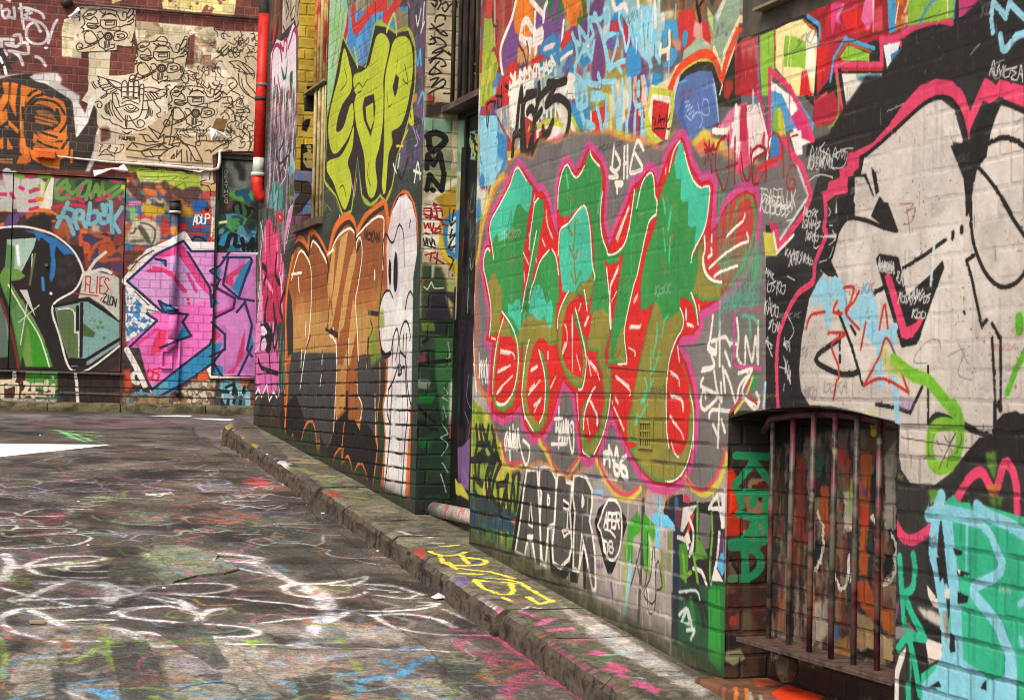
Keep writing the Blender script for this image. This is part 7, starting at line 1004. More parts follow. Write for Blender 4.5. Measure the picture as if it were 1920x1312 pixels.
    # many faded older scrawls and washes under everybody's feet
    r = np.random.default_rng(8); cols = ['#b8b4b0', '#a8a4a0', '#c4c0bc', '#a85058', '#6f9a88', '#8a84ac', '#b0607a', '#a8603c', '#3c3a36', '#4a463f', '#8aa04a', '#5a90b4']
    for i in range(900):
        s0, n0 = 5.8+r.random()**1.0*8.6, .5+r.random()*2.6; a = r.random()*6.3; Lp = []
        for _ in range(int(4+r.random()*6)): a += r.normal()*1.1; s0 += .09*cos(a); n0 += .09*sin(a); Lp.append(((s0-c.u0)/c.res, (n0-c.v0)/c.res))
        Lp = crom(np.array(Lp), False, 4); w_ = .5+r.random()**2*3.2; c.cap(cols[r.integers(12)], Lp, w_, w_*.7, 1.2+w_*.7, .3+.4*r.random())
    for i in range(90):
        s0, n0 = 5.8+r.random()*9, .5+r.random()*2.8; L_ = .1+r.random()*.3; a = r.normal()*.5+1.57
        c.cap(cols[r.integers(12)], np.array([[(s0-c.u0)/c.res, (n0-c.v0)/c.res], [(s0+L_*cos(a)-c.u0)/c.res, (n0+L_*sin(a)-c.v0)/c.res]]), 6+r.random()*12, 6, 16, .12+.25*r.random())
    # paint on the kerb stones
    fr('G3'); Y = '#d6cc4a'; c.multi(Y, 11, '860,75 950,70;790,105 860,130 960,125 1000,110;850,130 880,180 980,190 1100,185 1120,160 1000,140;930,200 1040,215 1160,230 1290,270;900,170 940,210;980,130 1020,180;1050,280 1120,330 1220,365 1290,350 1270,300;1120,265 1300,285 1400,340 1520,410;1060,275 1200,290 1300,300;1220,380 1270,400;1380,380 1450,420 1520,400;960,235 1100,240', soft=2)
    fuzz('#6a8a8a', 12, '880,110 940,105;1100,260 1180,255;880,240 950,260', .6); fuzz('#d06a98', 16, '1350,470 1400,490;1430,550 1520,510;1480,520 1530,505;1510,575 1640,570;1660,640 1800,630;1780,700 1850,730', .85); fuzz('#9a5a70', 16, '1340,400 1400,410;1700,500 1760,490', .5); c.S('#c8c8c4', 6, '1330,460 1380,440 1460,450', soft=2)
    c.patch('1560,420 1920,600 1920,700 1640,520', ['#a8a29a', '#b4aea4', '#8f887e'], .06, 10, soft=10, op=.8); fr('D3'); c.patch('0,640 400,880 700,1060 1000,1240 900,1300 500,1080 0,800', ['#aaa49c', '#b8b2a8', '#8a837a', '#9a9898'], .08, 11, soft=12, op=.85); fuzz('#86b8b4', 14, '120,960 300,935;330,1130 430,1150', .85); fuzz('#cc5a84', 24, '50,940 110,930;180,1020 300,1080;150,1070 260,1090;270,1120 300,1140;420,1180 540,1230;400,1200 480,1210;510,1250 550,1230', .9); fuzz('#2f7a54', 16, '140,1000 200,980', .7); fuzz('#55504a', 12, '560,1210 800,1230;480,1150 640,1170;400,1090 800,1090', .6)
    fr('A5'); fuzz('#c8c4bc', 14, '540,455 590,475;560,470 570,500;1350,930 1400,950;1480,960 1560,970', .85); fuzz('#a8a04a', 16, '620,460 760,470;800,560 900,560;1180,790 1300,800;1000,690 1100,700;150,220 180,230;330,340 360,345', .6); fuzz('#7f9a5a', 20, '620,500 760,540;760,570 900,600;900,640 1060,660', .5); fuzz('#a8506a', 12, '560,430 700,450', .5); fuzz('#b0382c', 16, '880,660 930,690;1480,1050 1500,1100', .7); fuzz('#c88a2c', 14, '320,350 340,370;240,290 270,290', .7); fuzz('#5a4a8a', 18, '1760,1250 1800,1290', .7); fuzz('#8a8a88', 14, '1380,920 1600,900;1640,980 1400,990', .5); fuzz('#c8ccd0', 10, '1560,1010 1640,1010', .8); fuzz('#4f4c46', 8, '1400,880 1640,930;1300,880 1560,850', .6)
# ================================================================== finish the painted surfaces: joints, grime, relief
SL = Canvas('cellar_sill_paint', 4.5, 6.3, -.3, .3, .003, None, '#6a4c3a', 9)
def m_level(z0):
    def f(x, y):
        r = _ray(x, y); t = z0/r[..., 2]; P = r*t[..., None]
        return P@A, P@N+DW, t
    return f
SL.map = m_level(-.965)
def sill_paint():
    c = SL; c.patch('@P 1300,1240 1800,1240 1800,1400 1300,1400', ['#6a4c3a', '#7a5640', '#5a4436', '#8a6048'], .07, 1)
    fr('D2'); c.F('#e2481c', '520,1250 640,1180 700,1170 900,1220 980,1270 900,1340 620,1340', soft=4); c.multi('#e2481c', 6, '640,1190 540,1260;800,1190 700,1250;960,1260 800,1240', soft=2)
    c.multi('#c87a34', 8, '220,1200 230,1290;310,1210 320,1312', soft=4); c.multi('#9aa09a', 7, '340,1240 350,1312;430,1270 440,1330', soft=4); c.F('#a85a3a', '360,1130 560,1100 600,1180 400,1200', soft=8)
def brick_height(cv, pitch, z0, L, joint, rng):
    """relief (0 joint .. 1 face), joint mask, per-brick random; English bond"""
    v = cv.v0+(np.arange(cv.h)+.5)*cv.res; u = cv.u0+(np.arange(cv.w)+.5)*cv.res
    wob = (noise2(cv.h, cv.w, .12/cv.res, rng, 2)-.5)*.008
    V = (v[:, None]-z0+wob)/pitch; row = np.floor(V).astype(int); fv = (V-row)*pitch
    Lr = np.where(row % 2 == 0, L, L/2); off = np.where(row % 2 == 0, 0., L/4)+((row*7919) % 13)*.0009
    U = (u[None, :]+off+wob)/Lr; col = np.floor(U).astype(int); fu = (U-col)*Lr
    dv = np.minimum(fv, pitch-fv); du = np.minimum(fu, Lr-fu)
    rn = noise2(cv.h, cv.w, .02/cv.res, rng, 2)
    jb = 1-np.clip((dv-joint/2*(.6+.8*rn))/.003, 0, 1); jh = 1-np.clip((du-joint/2*(.6+.8*rn))/.003, 0, 1)
    rb = ((row*374761393+col*668265263) & 1023)/1023.
    return jb.astype(np.float32), jh.astype(np.float32), rb.astype(np.float32)
def grid(cv):
    u = cv.u0+(np.arange(cv.w)+.5)*cv.res; v = cv.v0+(np.arange(cv.h)+.5)*cv.res
    return np.meshgrid(u, v)
def sstep(a, b, x): t = np.clip((x-a)/(b-a), 0, 1); return t*t*(3-2*t)
def grime(cv, rng, amt=.12, low=None):
    n1 = noise2(cv.h, cv.w, .35/cv.res, rng, 4); n2 = noise2(cv.h, cv.w, .03/cv.res, rng, 3); n3 = rng.random((cv.h, cv.w), dtype=np.float32)
    cv.im *= (1-amt*1.2*(n1-.42)-amt*.9*(n2-.5)-amt*.35*(n3-.5))[..., None]
    # vertical streaks of run-off
    st = noise2(4, cv.w, .02/cv.res, rng, 3)[1]; g = noise2(cv.h, cv.w, .3/cv.res, rng, 2)
    k = np.clip((st[None]-.62)*4, 0, 1)*np.clip((g-.45)*3, 0, 1)*.22; cv.im *= (1-k)[..., None]
    # flakes where older paint shows
    fl = np.clip((noise2(cv.h, cv.w, .012/cv.res, rng, 2)-.80)*30, 0, 1)*np.clip((n1-.5)*5, 0, 1)
    cv.im += (np.array([.36, .33, .3], np.float32)-cv.im)*(fl*.6)[..., None]
def old_tags():
    c = FA; r = np.random.default_rng(55); c.drip = 0; cols = ['#d8d4cc', '#2c2a28', '#c9c4ba', '#5a8a6a', '#a03a38', '#8a6aa0', '#3a3634', '#b8b44a']
    for i in range(95):
        x, y = 890+r.random()*1010, 20+r.random()*1150
        if y > 700+(x-890)*.55: continue
        w_ = 30+r.random()*60; c.scrib(cols[r.integers(8)], 2+r.random()*1.6, '@P %f,%f' % (x, y), '@P %f,%f' % (x+w_*.6, y-.3*w_*(735-y)/735), 8+r.random()*16, int(3+r.random()*5), 900+i, op=.18+.3*r.random())
    for i in range(260):
        x, y = 480+r.random()*1420, 10+r.random()*1000; q = [(x, y), (x-.1, y+6+r.random()*26)]; c.S(cols[r.integers(8)], 1.6+r.random()*1.5, np.array(q), op=.35)
def finish_facade():
    c = FA; old_tags(); weather(c, .0034, .02, 1.15, 5, .89); r = np.random.default_rng(77); U, V = grid(c)
    jb, jh, rb = brick_height(c, .0837, -.714, .2245, .010, r)
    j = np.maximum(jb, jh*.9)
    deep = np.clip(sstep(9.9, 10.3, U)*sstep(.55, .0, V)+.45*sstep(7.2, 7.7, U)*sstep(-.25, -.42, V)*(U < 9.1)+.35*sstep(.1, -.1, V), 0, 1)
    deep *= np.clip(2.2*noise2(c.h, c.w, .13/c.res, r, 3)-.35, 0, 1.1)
    hid = noise2(c.h, c.w, .4/c.res, r, 3)                                   # where thick paint fills the joints
    show = np.clip(.18+1.5*(hid-.40), .06, .8)
    bare = sstep(7.75, 7.5, U)*sstep(6.28, 6.4, U)*sstep(-.28, -.4, V)
    c.im *= (1+(rb-.5)[..., None]*(.05+.16*bare)[..., None])
    dk = np.clip(jb*deep*.92+jh*deep*.25, 0, 1)*.9; c.im *= (1-dk*(1-bare))[..., None]  # shade of the deeply recessed joints, multiplied into the paint colour
    lt = (np.maximum(jb, jh)*bare*.55*np.clip(noise2(c.h, c.w, .05/c.res, r, 2)*2-.5, 0, 1))[..., None]; c.im += (np.array([.83, .79, .72], np.float32)-c.im)*lt
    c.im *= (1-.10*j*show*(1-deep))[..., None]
    # light caught on the joints' lower lips, painted in as pale lines
    up = np.roll(jb, -2, 0)*(1-jb); c.im += (np.array([.86, .83, .76], np.float32)-c.im)*(up*.22*show*(noise2(c.h, c.w, .06/c.res, r, 2) > .5))[..., None]
    grime(c, r, .13)
    # mossy foot of the wall, with contact shade painted into the colour
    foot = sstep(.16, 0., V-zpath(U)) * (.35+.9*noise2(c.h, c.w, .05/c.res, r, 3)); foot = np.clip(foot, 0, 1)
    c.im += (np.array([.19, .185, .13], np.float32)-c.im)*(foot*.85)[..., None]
    # a few long cracks
    for cr in ('@P 1470,105 1560,80 1600,78 1700,45 1850,5', '@H4 580,480 700,470 800,460', '@P 1690,820 1800,838 1920,845', '@P 940,735 1060,736 1180,737 1290,739 1400,742', '@P 1690,795 1800,798 1920,800', '@H4 0,650 200,670 480,690', '@P 1690,905 1800,915 1920,930'):
        c.S('#2a2420', 2.2, cr, sm=0, soft=.8, op=.75)
    h = 1-j*np.clip(.10+deep+.5*show, 0, 1)+.32*(noise2(c.h, c.w, .012/c.res, r, 2)-.5)+.45*(noise2(c.h, c.w, .07/c.res, r, 3)-.5)+.10*(rb-.5)
    return h
def finish_back():
    c = BW; weather(c, .003, .02, 1.0, 6, .97); r = np.random.default_rng(78); U, V = grid(c)
    jb, jh, rb = brick_height(c, .0857, .006, .225, .010, r); jb = jb*.9; j = np.maximum(jb, jh)
    pan = ((U > .545)&(V > .25)&(V < 2.235))|((U < -.37)&(V > .24)&(V < 2.55))
    paper = np.zeros_like(jb)
    for p in POSTERS.values(): paper = np.maximum(paper, c.mask(p))
    k = np.where(pan, 0, 1)*(1-paper*.8)
    c.im *= (1+(rb-.5)[..., None]*.22*(k*sstep(2.2, 2.4, V))[..., None]); c.im *= (1+(rb-.5)[..., None]*.06*k[..., None])
    brick = k*sstep(2.3, 2.5, V)
    c.im += (np.array([.62, .52, .46], np.float32)-c.im)*(j*brick*.3)[..., None]; c.im *= (1-.14*j*k*(1-brick))[..., None]
    low = sstep(.32, .1, V)*k; c.im *= (1-.6*jb*low)[..., None]
    grime(c, r, .14)
    # mesh pattern of the sheet-metal boards
    m_ = ((np.sin(U*2*pi/.012)*np.sin(V*2*pi/.012)) > .25)&pan; c.im *= (1-.10*m_)[..., None]
    crease = noise2(c.h, c.w, .05/c.res, r, 3)
    c.im *= (1-.10*paper*np.clip(abs(crease-.5)*-20+1, 0, 1))[..., None]
    return 1-j*k+.2*(noise2(c.h, c.w, .02/c.res, r, 2)-.5)+.3*paper*crease
def finish_ground():
    c = GD; weather(c, .008, .03, 1.0, 7); r = np.random.default_rng(79); U, V = grid(c)
    n1 = noise2(c.h, c.w, .5/c.res, r, 4); n2 = noise2(c.h, c.w, .014/c.res, r, 2); n3 = r.random((c.h, c.w), dtype=np.float32)
    road = V > kerb_n(U)
    # worn patches let the asphalt show through the chalk and paint
    wear = np.clip((noise2(c.h, c.w, .03/c.res, r, 3)-.50)*6, 0, 1)*(.2+.6*n1)
    base = np.array([.275, .258, .225], np.float32)*(.8+.4*n1)[..., None]
    c.im += (base-c.im)*(wear*.6*road)[..., None]
    c.im *= (1-.5*(n1-.5)-.30*(n2-.5)-.28*(n3-.5))[..., None]
    # pale and dark aggregate
    c.im += (np.array([.56, .53, .49], np.float32)-c.im)*((n3 > .93)*.4*road)[..., None]; c.im *= (1-.35*(n3 < .08))[..., None]
    # cracks between the tar and the gutter
    for sd, off in ((1, .78), (2, 1.5)):
        s_ = np.arange(5., 14., .05); q = off+np.cumsum(np.random.default_rng(sd).normal(size=len(s_)))*.012
        Q = np.stack([(s_-c.u0)/c.res, (q-c.v0)/c.res], 1); c.cap('#221f1c', Q, .8, .8, 1.2, .4 if sd == 1 else .25)
    # fine tyre-polished streaks and dark tar
    tar = noise2(c.h, c.w, .22/c.res, r, 4); c.im *= (1-.35*np.clip((tar-.5)*5, 0, 1)*road*(U > 7.2))[..., None]
    return .5+.5*(n2-.5)+.6*(n3-.5)*.5+.8*(n1-.5)
def finish_small(c, bricks=True, amt=.16, wob=.0025):
    weather(c, wob, .015, 1.12, 8); r = np.random.default_rng(len(c.name)); h = np.ones((c.h, c.w), np.float32)
    if bricks:
        jb, jh, rb = brick_height(c, .0837, -.714, .2245, .010, r); j = np.maximum(jb, jh); c.im *= (1-.16*j*np.clip(noise2(c.h, c.w, .1/c.res, r, 2)*2-.3, 0, 1))[..., None]; h -= j; c.im *= (1+.12*(rb-.5))[..., None]
    grime(c, r, amt); return h+.3*(noise2(c.h, c.w, .012/c.res, r, 2)-.5)
def hk(c, h, name):
    b = np.ones((c.h, c.w, 4), np.float32); b[..., :3] = np.clip(h*.6+.2, 0, 1)[..., None]
    g = bpy.data.images.new(name, c.w, c.h, alpha=False); g.colorspace_settings.name = 'Non-Color'; g.pixels.foreach_set(b.ravel()); g.update(); g.pack(); return g
# ================================================================== materials
def lin(h):
    c = hexc(h); return tuple(np.where(c <= .04045, c/12.92, ((c+.055)/1.055)**2.4)*ALB)+(1,)
def node(nt, t, **k):
    n = nt.nodes.new(t)
    for a, b in k.items(): setattr(n, a, b)
    return n
def paint_mat(name, cv, h, dist=.006, rough=.62, grain=300, gs=.25):
    m_ = bpy.data.materials.new(name); m_.use_nodes = True; nt = m_.node_tree; b = nt.nodes['Principled BSDF']; L = nt.links.new
    im = node(nt, 'ShaderNodeTexImage', image=to_image(cv), extension='MIRROR', interpolation='Linear')
    mul = node(nt, 'ShaderNodeMix', data_type='RGBA', blend_type='MULTIPLY'); mul.inputs[0].default_value = 1; mul.inputs[7].default_value = (ALB, ALB, ALB, 1)
    L(im.outputs[0], mul.inputs[6]); L(mul.outputs[2], b.inputs['Base Color'])
    hi = node(nt, 'ShaderNodeTexImage', image=hk(cv, h, name+'_relief'), extension='MIRROR', interpolation='Cubic')
    tc = node(nt, 'ShaderNodeTexCoord'); no = node(nt, 'ShaderNodeTexNoise'); no.inputs['Scale'].default_value = grain; no.inputs['Detail'].default_value = 3; L(tc.outputs['Object'], no.inputs['Vector'])
    b1 = node(nt, 'ShaderNodeBump'); b1.inputs['Strength'].default_value = 1; b1.inputs['Distance'].default_value = dist; L(hi.outputs[0], b1.inputs['Height'])
    b2 = node(nt, 'ShaderNodeBump'); b2.inputs['Strength'].default_value = gs; b2.inputs['Distance'].default_value = .002; L(no.outputs[0], b2.inputs['Height']); L(b1.outputs[0], b2.inputs['Normal']); L(b2.outputs[0], b.inputs['Normal'])
    rn = node(nt, 'ShaderNodeTexNoise'); rn.inputs['Scale'].default_value = 6; L(tc.outputs['Object'], rn.inputs['Vector']); mr = node(nt, 'ShaderNodeMapRange'); mr.inputs[3].default_value = rough-.12; mr.inputs[4].default_value = rough+.15
    L(rn.outputs[0], mr.inputs[0]); L(mr.outputs[0], b.inputs['Roughness']); b.inputs['Specular IOR Level'].default_value = .22
    return m_
def noise_mat(name, cols, scale=8, rough=.75, bump=.3, dist=.004, metal=0, stretch=(1, 1, 1), pos=None, rand=False, fine=60):
    m_ = bpy.data.materials.new(name); m_.use_nodes = True; nt = m_.node_tree; b = nt.nodes['Principled BSDF']; L = nt.links.new
    tc = node(nt, 'ShaderNodeTexCoord'); mp = node(nt, 'ShaderNodeMapping'); mp.inputs['Scale'].default_value = stretch; L(tc.outputs['Object'], mp.inputs[0])
    no = node(nt, 'ShaderNodeTexNoise', noise_dimensions='4D'); no.inputs['Scale'].default_value = scale; no.inputs['Detail'].default_value = 5; no.inputs['Roughness'].default_value = .6; L(mp.outputs[0], no.inputs['Vector'])
    if rand:
        oi = node(nt, 'ShaderNodeObjectInfo'); mm = node(nt, 'ShaderNodeMath', operation='MULTIPLY'); mm.inputs[1].default_value = 40; L(oi.outputs['Random'], mm.inputs[0]); L(mm.outputs[0], no.inputs['W'])
    cr = node(nt, 'ShaderNodeValToRGB'); e = cr.color_ramp.elements; n = len(cols)
    pos = pos or [.32+.36*i/max(n-1, 1) for i in range(n)]
    e[0].position, e[0].color = pos[0], lin(cols[0]); e[1].position, e[1].color = pos[-1], lin(cols[-1])
    for p, c in zip(pos[1:-1], cols[1:-1]): q = e.new(p); q.color = lin(c)
    L(no.outputs[0], cr.inputs[0]); L(cr.outputs[0], b.inputs['Base Color'])
    n2 = node(nt, 'ShaderNodeTexNoise'); n2.inputs['Scale'].default_value = fine; n2.inputs['Detail'].default_value = 6; L(tc.outputs['Object'], n2.inputs['Vector'])
    bp = node(nt, 'ShaderNodeBump'); bp.inputs['Strength'].default_value = bump; bp.inputs['Distance'].default_value = dist; L(n2.outputs[0], bp.inputs['Height']); L(bp.outputs[0], b.inputs['Normal'])
    b.inputs['Roughness'].default_value = rough; b.inputs['Metallic'].default_value = metal; b.inputs['Specular IOR Level'].default_value = .3
    return m_
for f_ in (low_left, top_chaos, centre_ground, right_piece, centre_piece, mid_wall, back_wall, small_faces, ground_paint, sill_paint): f_()
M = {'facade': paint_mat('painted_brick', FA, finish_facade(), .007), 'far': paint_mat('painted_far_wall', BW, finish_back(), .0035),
     'ground': paint_mat('chalked_asphalt', GD, finish_ground(), .012, .8, 180, .5), 'j1': paint_mat('recess_reveal', J1, finish_small(J1)), 'dp': paint_mat('recess_door', DP, finish_small(DP, False), .002, .5),
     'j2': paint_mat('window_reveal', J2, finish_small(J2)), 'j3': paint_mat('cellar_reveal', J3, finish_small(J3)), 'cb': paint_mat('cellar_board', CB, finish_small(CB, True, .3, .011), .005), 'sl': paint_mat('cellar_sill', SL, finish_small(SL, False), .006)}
M['concrete'] = noise_mat('dirty_concrete', ['#2e2a24', '#4a443a', '#5c5448'], 6, .85, .5)
M['dark'] = noise_mat('dark_interior', ['#15130f', '#221f1a'], 3)
M['steel'] = noise_mat('painted_steel', ['#2b2723', '#4a3f36', '#6a5a4a'], 10, .5, .3)
M['flash'] = noise_mat('flashing', ['#6f6550', '#8a7d62'], 12, .6)
M['bar'] = noise_mat('bar_paint', ['#1c1916', '#4a2c26', '#7a5a48', '#2a2824', '#5a5648', '#6a343a', '#1c1916', '#8a7c62', '#343e38'], 2.0, .45, .3, .002, stretch=(1, 1, 1.6), rand=True, pos=[.25, .33, .40, .45, .50, .55, .60, .66, .75])
M['redbar'] = noise_mat('red_bar_paint', ['#7a2a1c', '#b8442c', '#c8b26a', '#8a3020'], 5, .5, .3, .002, rand=True)
M['tanbar'] = noise_mat('tan_bar_paint', ['#6a5438', '#b0995c', '#c8b884', '#7a6040'], 7, .5, .3, .002, rand=True)
M['brownbar'] = noise_mat('brown_bar_paint', ['#241f1a', '#3c342a', '#554838'], 5, .5, .3, .002, rand=True)
M['red'] = noise_mat('red_gloss_paint', ['#6a1a14', '#b01e16', '#cc261a', '#c02018', '#8a2018'], 9, .45, .3, pos=[.3, .40, .5, .62, .72])
M['greypipe'] = noise_mat('grey_pipe', ['#55554f', '#77766e'], 8, .5)
M['whitepipe'] = noise_mat('pale_pipe', ['#a9b0a0', '#c4c8ba'], 10, .5)
M['darkpipe'] = noise_mat('dark_pipe', ['#1c1a17', '#2c2824', '#3a3028'], 8, .6)
M['white'] = noise_mat('white_road_paint', ['#e8e6e2', '#f4f2ee', '#dcdad4'], 30, .7, .3, pos=[.2, .5, .8])
M['paper'] = noise_mat('white_paper', ['#e4ddd2', '#f2ede6'], 20, .8, .2)
M['conduit'] = noise_mat('chipped_conduit', ['#8a7c66', '#cfc4b2', '#e0d8ca'], 14, .6, .5, pos=[.36, .46, .6])
M['kerb'] = noise_mat('kerb_stone', ['#1a1613', '#332c25', '#4c4338', '#544a38', '#352d26'], 16, .85, .9, .015, stretch=(1, 1, .6), fine=28)
M['farkerb'] = noise_mat('far_kerb_stone', ['#2c2a1c', '#47432e', '#6a6248', '#3a3626'], 6, .85, .9, .012, fine=25)
M['orangebox'] = noise_mat('orange_painted_box', ['#c8581c', '#dd6c28', '#8a3a18'], 20, .5, .2, pos=[.4, .5, .62])
M['wood'] = noise_mat('scrap_wood', ['#8a7a5c', '#a89878'], 60, .8); M['foil'] = noise_mat('wrapper', ['#e4e0e0', '#8a7ab0', '#efecec'], 60, .5, pos=[.45, .52, .58])
M['body'] = noise_mat('building_body', ['#4a3a32', '#5a463a'], 2)
# ================================================================== geometry
def uvf(cv): return lambda s, n, z: ((s-cv.u0)/(cv.u1-cv.u0), (z-cv.v0)/(cv.v1-cv.v0))
def uvn(cv): return lambda s, n, z: ((n-cv.u0)/(cv.u1-cv.u0), (z-cv.v0)/(cv.v1-cv.v0))
def uvg(s, n, z): return ((s-GD.u0)/(GD.u1-GD.u0), (n-GD.v0)/(GD.v1-GD.v0))
def atf(x, y, n=0): u, v, _ = m_facade(n)(x, y); return float(u), float(v)
def atc(x, y, s): u, v, _ = m_cross(s)(x, y); return float(u), float(v)
def slab(name, rects, n0, n1, mat, parent, uv, extra=None):
    b = MB()
    for s0, s1, z0, z1 in rects: b.box(s0, s1, n0, n1, z0, z1)
    if extra: extra(b)
    return b.build(name, mat, parent, uv)
TOP = 4.6
S_END = 14.78
R0, R1, C0, C1, W0, W1, T0, T1 = 8.995, 10.01, 4.82, 5.987, 12.47, 13.43, 4.2, 5.95
# ---- the painted brick building on the right
bld = empty('brick_building', 'long painted brick building on the right covered in bright graffiti lettering', 'building')
arch_s = np.linspace(C0, C1, 13); arch_z = -.032+.047*(1-((arch_s-(C0+C1)/2)/((C1-C0)/2))**2)
def arch_bit(b):
    # brickwork over the cellar window with a segmental soffit
    for a in range(12):
        i = len(b.v)
        for s, z in ((arch_s[a], arch_z[a]), (arch_s[a+1], arch_z[a+1])):
            for n in (-.35, 0): b.v += [(s, n, z), (s, n, .12)]
        for q in ((2, 3, 7, 6), (0, 4, 5, 1), (0, 2, 6, 4), (1, 5, 7, 3)): b.f.append(tuple(i+k for k in q))
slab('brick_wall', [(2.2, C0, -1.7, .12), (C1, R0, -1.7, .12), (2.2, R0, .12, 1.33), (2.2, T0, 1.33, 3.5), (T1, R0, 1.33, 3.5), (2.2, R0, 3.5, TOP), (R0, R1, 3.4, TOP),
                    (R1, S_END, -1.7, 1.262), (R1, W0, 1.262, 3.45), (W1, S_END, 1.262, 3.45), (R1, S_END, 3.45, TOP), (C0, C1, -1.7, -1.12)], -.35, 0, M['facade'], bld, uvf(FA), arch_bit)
slab('wall_core', [(2.2, S_END, -1.7, TOP)], -4.5, -.36, M['body'], bld, None)
slab('reveal', [(R1-.004, R1-.0002, -.80, 3.399)], REC_N, -.0015, M['j1'], bld, uvn(J1))
slab('reveal', [(W1-.004, W1-.0002, 1.264, 3.449)], WIN_N, -.0015, M['j2'], bld, uvn(J2))
slab('reveal', [(C1-.004, C1-.0002, -1.119, -.034)], CEL_N, -.0015, M['j3'], bld, uvn(J3))
# doorway in the recess: door leaf, frame, transom window with bars, head ledge, rounded step
dr = slab('door', [(R0, 9.845, -.56, 1.62)], REC_N-.03, REC_N-.004, M['dp'], bld, uvf(DP))
slab('door_frame', [(9.845, R1-.005, -.75, 1.68), (R0, 9.845, 1.62, 1.68), (R0, 9.845, -.75, -.56)], REC_N-.03, REC_N+.012, M['dp'], dr, uvf(DP))
tw = slab('transom_window', [(R0, R1-.005, 1.73, 3.4)], REC_N-.08, REC_N-.05, M['dp'], bld, uvf(DP))
slab('ledge', [(R0, R1-.012, 1.66, 1.695)], REC_N, -.10, M['steel'], tw, None)
for x in (850, 863, 875, 886.5, 899):
    s, z = atf(x, 100, -.15); b = MB(); b.tube([(s, -.15, 1.695), (s, -.15, 3.4)], .0125, 10); b.build('bar', M['brownbar'], tw, smooth=True)
b = MB(); b.tube([(R0+.001, -.115, -.60), (R1-.006, -.115, -.60)], .042, 20); o = b.build('doorstep', M['dp'], bld, uvf(DP), smooth=True)
o.data.materials.clear(); o.data.materials.append(noise_mat('step_paint', ['#8f8778', '#a8a090', '#a04a5c', '#b0a898', '#6a8a80', '#8a8274', '#94607a', '#7a7468'], 7, .5, .3, stretch=(1, 1, .5)))
slab('step_base', [(R0+.001, R1-.006, -1.2, -.63)], REC_N, -.135, M['concrete'], bld, None)
# upper barred window in the far part
uw = slab('barred_window', [(W0, W1-.005, 1.3, 3.44)], WIN_N-.16, WIN_N-.13, M['dark'], bld, None)
slab('sill', [(W0+.002, W1-.1, 1.235, 1.285)], -.10, .045, M['steel'], uw, None)
slab('cross_plate', [(W0+.002, W1-.28, 2.235, 2.25)], WIN_N, .02, M['flash'], uw, None); slab('corbel', [(W1-.30, W1-.22, 2.13, 2.234)], WIN_N, -.01, M['dark'], uw, None)
for x, m_ in ((594, 'redbar'), (599.5, 'redbar'), (605, 'tanbar'), (611, 'redbar'), (616.5, 'redbar')):
    s, z = atf(x, 60, -.03); b = MB(); b.tube([(s, -.03, 2.25), (s, -.03, 3.44)], .016, 10); b.build('bar', M[m_], uw, smooth=True)
for x in (590, 597.5, 604.5, 610.5):
    s, z = atf(x, 300, -.015); b = MB(); b.tube([(s, -.015, 1.285), (s, -.015, 2.2), (s, -.03, 2.234)], .0155, 10); b.build('bar', M['tanbar'], uw, smooth=True)
# opening at the top right: lintel, jamb, flashing
tr = slab('window', [(T0, 5.79, 1.41, 3.5)], -.30, -.27, M['dark'], bld, None)
slab('stone_surround', [(T0, T1-.001, 1.331, 1.40), (5.79, T1-.001, 1.40, 3.499)], -.26, -.012, M['concrete'], tr, None); slab('flashing', [(T0, 5.787, 1.402, 1.412)], -.26, .03, M['flash'], tr, None)
for s in (4.9, 5.2, 5.5): b = MB(); b.tube([(s, -.06, 1.412), (s, -.06, 3.49)], .012, 8); b.build('bar', M['brownbar'], tr, smooth=True)
# cellar window: painted board, six bars, plate, arched top rail, stone sill
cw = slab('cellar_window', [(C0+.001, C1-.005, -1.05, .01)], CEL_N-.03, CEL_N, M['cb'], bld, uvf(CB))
b = MB(); b.box(C0+.003, 5.87, -.13, .012, -.808, -.798); b.box(C0+.003, 5.87, .006, .012, -.814, -.808)
b.build('plate', noise_mat('rusty_plate', ['#251d19', '#46352e', '#5f4a3e', '#3a443c'], 22, .6, .6), cw, bevel=.002)
b = MB(); b.tube([(s, -.075, z-.022) for s, z in zip(arch_s[:-2], arch_z[:-2])]+[(5.86, -.08, -.075)], .013, 8); b.build('rail', noise_mat('rail_paint', ['#241a1a', '#5a2c34', '#33262a'], 9, .5), cw, smooth=True)
lv = m_level(-.798)
for (xf, yf), xt in zip(((1441, 1196), (1478, 1208), (1517, 1222), (1557, 1235), (1600, 1245), (1644, 1256)), (1450, 1487.5, 1526, 1566.5, 1607.5, 1650)):
    s, n, _ = lv(xf, yf); s, n = float(s), float(np.clip(n, -.11, -.04)); s2, z2 = atf(xt, 800, n); zt = float(np.interp(s2, arch_s, arch_z))-.02
    b = MB(); b.tube([(s, n, -.798), ((s+s2)/2+.002, n+.001, -.4), (s2, n, zt)], .0098, 14); b.build('bar', M['bar'], cw, smooth=True)
b = MB(); b.box(4.7, 6.06, -.184, .085, -1.3, -.965)
b.build('stone_sill', M['sl'], bld, lambda s, n, z: ((s-SL.u0)/(SL.u1-SL.u0), (n-SL.v0)/(SL.v1-SL.v0)), bevel=.012)
b = MB(); b.tube([(5.66, -.09, -.84), (5.67, -.088, -.87), (5.665, -.085, -.905), (5.66, -.085, -.93)], [.03, .042, .036, .02], 7); b.build('stone_bracket', M['kerb'], cw)
